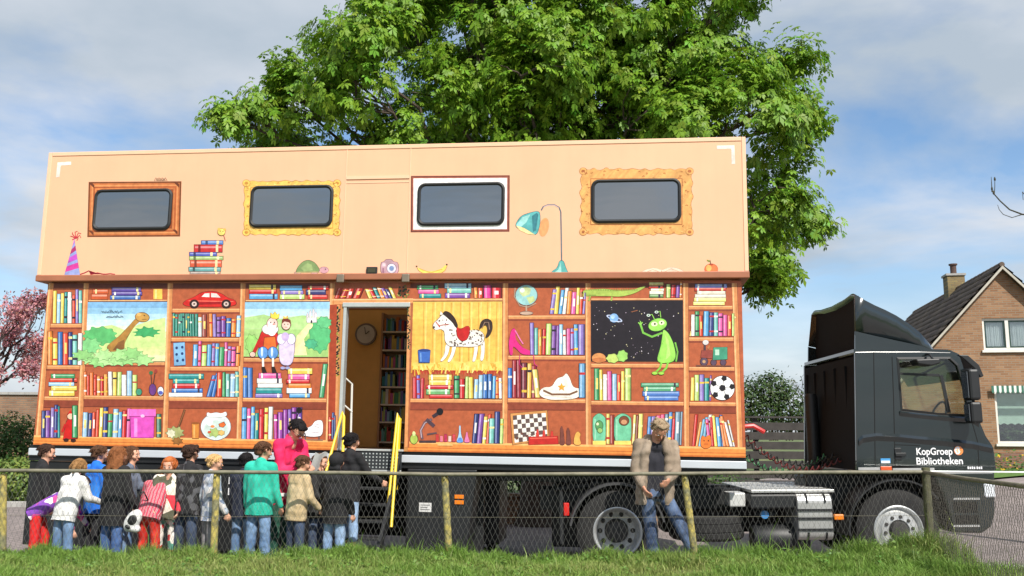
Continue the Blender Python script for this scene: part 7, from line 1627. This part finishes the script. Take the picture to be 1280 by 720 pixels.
b_, h_ = place(56, 555, -.50); person('dark-haired boy in a black jacket at the tail of the queue facing the trailer', b_, h_, 55, BLK, cloth('black_trousers', (34, 34, 38)), HDK, head=(8, 20), seed=1, group=KID)
b_ = Vector((at_y(43, 690, -.92).x, -.92, PZ))
person('child in a purple and pink jacket and red trousers bending forward', b_, 1.30, 78, pattern('purple_pink_print', [(126, 66, 170), (126, 66, 170), (150, 84, 190), (240, 230, 236), (232, 70, 150), (126, 66, 170)], 13), cloth('red_trousers', (214, 34, 34)), HDK, 'fringe', bend=58, arms=((70, 10, 25), (62, 12, 20)), stance=((14, 16), (2, 6)), head=(-30, 0), seed=2, group=KID)
b_, h_ = place(86, 577, -1.06); person('girl in a white knitted sweater and jeans with dark blond hair', b_, h_ + .05, 22, cloth('white_knit', (236, 234, 230), (206, 204, 202), .12, 40), JEAN, HDB, 'pony', bend=14, head=(12, -25), arms=((22, 12, 25), (35, 10, 50)), seed=3, group=KID, bulk=1.1)
b_, h_ = place(123, 557, -.62); person('brown-haired boy in a bright blue jacket and black trousers', b_, h_, 35, cloth('bright_blue', (28, 108, 214), (50, 136, 232)), cloth('black_trousers', (34, 34, 38)), HB_, head=(5, 10), seed=4, group=KID)
b_, h_ = place(147, 558, -1.02); person('girl with long curly auburn hair, black jacket, jeans and brown boots', b_, h_, 25, BLK, cloth('denim_mid', (58, 88, 138), (78, 108, 158), .25, 10), HAU, 'curly', head=(4, 10), arms=((28, 10, 40), (8, 10, 20)), shoe=mat('brown_boot', lin((150, 88, 46)), rough=.6), hem=.07, bulk=1.12, seed=5, group=KID, legcut=.8)
b_, h_ = place(164, 558, -.60); person('brown-haired girl in a grey-blue denim jacket looking along the queue', b_, h_, 85, cloth('denim_jacket', (96, 106, 124), (120, 130, 148)), JEAN, HB_, 'long', head=(0, 10), arms=((20, 8, 95, 25), (10, 8, 20)), seed=6, group=KID)
b_ = Vector((at_y(183, 690, -1.05).x, -1.05, PZ))
person('child in a red and white striped jumper and red trousers bent over', b_, 1.28, 2, pattern('red_stripe', [(190, 40, 60), (226, 190, 196), (40, 26, 34), (206, 60, 84)], 9, 'stripe'), cloth('scarlet', (206, 38, 30), (224, 60, 44)), HDK, 'fringe', bend=34, arms=((40, 14, 15), (40, 14, 20)), stance=((12, 14), (8, 12)), head=(20, 0), seed=7, group=KID, bulk=1.1)
b_, h_ = place(213, 571, -.84); person('red-haired girl in a cream top and flower-print trousers facing the street', b_, h_, 168, pattern('cream_red_top', [(232, 220, 204), (232, 220, 204), (206, 52, 66), (238, 230, 218), (90, 90, 70)], 7), pattern('flower_print', [(232, 226, 214), (206, 60, 60), (90, 150, 130), (238, 232, 222), (236, 230, 220)], 18), HRD, 'long', head=(10, 10), arms=((10, 8, 30, 10), (12, 8, 40, 15)), seed=8, group=KID)
b_, h_ = place(238, 556, -.86); person('dark-haired boy in a black printed jacket and dark jeans', b_, h_, 18, pattern('black_print', [(32, 31, 34), (32, 31, 34), (40, 40, 44), (34, 33, 36), (84, 84, 88)], 16), JEAN_D, HDK, 'wavy', head=(2, 4), seed=9, group=KID)
b_, h_ = place(267, 568, -1.04); person('blond boy in a pale camouflage jacket and grey trousers behind a fence post', b_, h_, 52, pattern('pale_camo', [(150, 162, 182), (196, 200, 206), (120, 132, 156), (176, 184, 196), (214, 208, 206)], 15), cloth('grey_trousers', (120, 116, 118), (146, 142, 144)), HBL, 'short', head=(4, 25), arms=((-8, 12, 22), (5, 7, 25)), seed=10, group=KID, bulk=1.05)
b_, h_ = place(308, 566, -.78); person('child in a navy jacket and faded jeans standing behind the teal hoodie', b_, h_, 15, NAVY, JEAN, HBK, 'short', seed=11, group=KID, bulk=1.1)
b_, h_ = place(328, 552, -1.02); person('boy in a teal hoodie and blue jeans', b_, h_, 18, cloth('teal_hoodie', (36, 176, 150), (50, 194, 168), .12), JEAN, HB_, 'short', head=(6, 30), arms=((4, 8, 8), (6, 9, 14)), seed=12, group=KID, bulk=1.08)
b_, h_ = place(357, 523, -.58)
W_, whd, whp, wtr, whh = person('woman in a fuchsia jacket with short black hair and glasses reading from a paper', b_, h_ + .03, 118, cloth('fuchsia', (226, 28, 86), (236, 50, 104), .1), cloth('dark_green_trousers', (26, 74, 58)), HBK, 'fringe', adult=True, bend=10, head=(26, 5), arms=((26, 6, 78, 22), (24, 6, 80, 22)), seed=13, hem=.05, bulk=.96, group='grown-ups by the trailer', extras={'topname': 'jacket'})
mb = MB()
for s in (-1, 1):
    c_ = [whd(s * .15 + .11 * math.cos(q * .6283), .47, .49 + .085 * math.sin(q * .6283)) for q in range(10)]; mb.tube(c_, .004, 5, closed=True); mb.tube([whd(s * .26, .46, .50), whd(s * .38, .1, .52), whd(s * .38, -.05, .52)], .0035, 5)
mb.tube([whd(-.05, .49, .5), whd(.05, .49, .5)], .004, 5); mb.build('glasses', CABD, W_)
mb = MB(); mb.lathe([(.135 * 1.28, -.02), (.137 * 1.28, .0), (.135 * 1.28, .02)], tuple(wtr((0, .0, -.075))), 'z', 24, cap=False); bt_ = mb.build('belt', mat('white_belt', (.7, .7, .68), rough=.5), W_, smooth=True); bt_.scale = (1.0, .86, 1)
Wm = Matrix.Translation(b_) @ Matrix.Rotation(-math.radians(118), 4, 'Z'); hm_ = Wm @ ((whp[-1] + whp[1]) / 2)
pp = empty('paper_sheet', hm_); mb = MB(); n = 8; V = []
for i in range(n + 1):
    for j in range(2): V.append((-.11 + .22 * i / n, (-.02 + .1 * j), -.06 + .24 * j + .012 * math.sin(i * .9)))
mb.add(V, [(2 * i, 2 * i + 2, 2 * i + 3, 2 * i + 1) for i in range(n)]); pq = mb.build('page', mat('paper_white', (.75, .75, .73), rough=.8), pp); sd_ = pq.modifiers.new('solid', 'SOLIDIFY'); sd_.thickness = .002; pp.rotation_euler = (0, 0, -math.radians(118)); tag(pp, 'white sheet of paper held by the woman in fuchsia', 'paper')
b_, h_ = place(373, 569, -1.0); person('brown-haired boy in a tan jacket and charcoal jeans', b_, h_, 42, cloth('tan_jacket', (188, 164, 124), (206, 184, 146), .15), JEAN_D, HB_, 'short', head=(8, 20), bend=4, arms=((10, 10, 25), (14, 9, 40, 10)), seed=14, group=KID, bulk=1.12)
b_, h_ = place(398, 567, -.72); person('brown-haired child in a black and olive jacket close to the stairs', b_, h_, 100, pattern('black_olive', [(34, 33, 34), (34, 33, 34), (40, 40, 40), (150, 150, 60), (34, 33, 34)], 6), JEAN_D, HB_, 'short', head=(8, 0), arms=((12, 8, 60, 10), (15, 8, 70, 10)), seed=15, group=KID)
b_, h_ = place(421, 566, -1.02); person('child in a black woollen hat, black jacket and pale jeans', b_, h_, 25, BLK, cloth('denim_pale', (126, 154, 190), (150, 176, 206), .25, 10), cloth('black_hat', (26, 25, 28)), 'hood', seed=16, group=KID, bulk=1.12, hem=.03)
b_, h_ = place(439, 541, -.62, .26); person('tall child in black jacket and cropped jeans stepping on to the stairs', b_ - Vector((0, 0, .0)), h_, 40, cloth('black_sweater', (28, 28, 31)), cloth('denim_pale', (126, 154, 190), (150, 176, 206)), HBK, 'short', arms=((15, 10, 20), (34, 8, 30)), stance=((6, 8), (0, 0)), seed=17, group=KID, legcut=.55)
# the man leaning by the drive wheel
b_ = Vector((at_y(820, 690, -.80).x, -.80, PZ)); H_ = 1.79; MA = ((18, 6, 44, 30), (4, 8, 34, 26))
M_, mhd, mhp, mtr, mhh = person('man in an open brown jacket and jeans leaning beside the truck wheel, looking down', b_, H_, 182, cloth('black_shirt', (34, 34, 42)), cloth('denim_navy', (52, 68, 96), (96, 116, 148), .3, 9), HGR, 'wavy', adult=True, bend=-3, lean=-3, head=(44, -16), arms=MA, stance=((16, 4), (4, 2)), legout=(-24, -7), spread=.5, seed=18, skin_m=SKIN_D, group='grown-ups by the trailer', sleeves=False, vest=True, bulk=.86, extras={'topname': 'shirt'})
JK = cloth('brown_jacket', (136, 120, 102), (156, 140, 122), .18)
sh_z = .828 * H_ - .52 * H_; js = []
js += [('c', mtr((-.10 * H_, -.012 * H_, sh_z - .02 * H_)), .040 * H_, mtr((.10 * H_, -.012 * H_, sh_z - .02 * H_)), .042 * H_), ('c', mtr((-.05 * H_, -.02 * H_, sh_z + .02 * H_)), .036 * H_, mtr((.05 * H_, -.02 * H_, sh_z + .02 * H_)), .036 * H_)]
for s in (-1, 1):
    js += [('c', mtr((s * .084 * H_, .005 * H_, -.12 * H_)), .042 * H_, mtr((s * .082 * H_, .008 * H_, sh_z - .07 * H_)), .046 * H_), ('c', mtr((s * .045 * H_, -.035 * H_, -.12 * H_)), .054 * H_, mtr((s * .045 * H_, -.03 * H_, sh_z - .06 * H_)), .056 * H_),
           ('c', mtr((s * .048 * H_, .012 * H_, sh_z + .03 * H_)), .022 * H_, mtr((s * .068 * H_, .05 * H_, sh_z - .06 * H_)), .030 * H_), ('c', mtr((s * .075 * H_, .045 * H_, sh_z - .07 * H_)), .030 * H_, mtr((s * .085 * H_, .040 * H_, -.12 * H_)), .028 * H_)]
    a, ou, el, inw = (math.radians(x) for x in MA[0 if s < 0 else 1])
    S = Vector((s * .112 * H_, 0, sh_z - .015 * H_)); d1 = Vector((s * math.sin(ou), math.sin(a) * math.cos(ou), -math.cos(a) * math.cos(ou))).normalized(); d2 = Vector((s * (math.sin(ou) - math.sin(inw) * 1.2), math.sin(a + el), -math.cos(a + el))).normalized(); E_ = S + d1 * .175 * H_; W = E_ + d2 * .135 * H_
    js += [('c', mtr(S), .040 * H_, mtr(E_), .034 * H_), ('c', mtr(E_), .034 * H_, mtr(W), .027 * H_)]
skin('jacket', js, JK, M_, .0125, 14, .006, 13, 77, (mtr((0, 0, -.09 * H_)), (0, 0, 1), .16 * H_))
# bag on the bent child's back: white with black patches
c_ = at_y(166, 652, -1.16); bg_ = empty('sports_bag', (c_.x, -1.16, c_.z - .11))
RB = Matrix.Rotation(.55, 3, 'Y')
pb_ = skin('bag_body', [('e', (0, 0, .12), (.088, .055, .14), RB), ('c', (-.03, 0, .05), .05, (.05, 0, .03), .045)], mat('bag_white', (.68, .68, .66), rough=.5), bg_, .011, 3)
for (x, z, w_, h__) in ((.01, .13, .05, .06), (-.035, .055, .034, .022)):
    mb = MB(); mb.add(*[list(q) for q in caps_mesh([('e', (x, -.045, z), (w_, .016, h__), RB)])]); mb.build('dark_panel', CABD, bg_, smooth=True)
mb = MB(); mb.tube([(-.03, -.0, .22), (.02, -.02, .36), (.08, .05, .44), (.12, .09, .34)], .009, 6); mb.build('strap', CABD, bg_, smooth=True)
tag(bg_, 'white bag with black panels hanging from the bent child in red', 'bag')
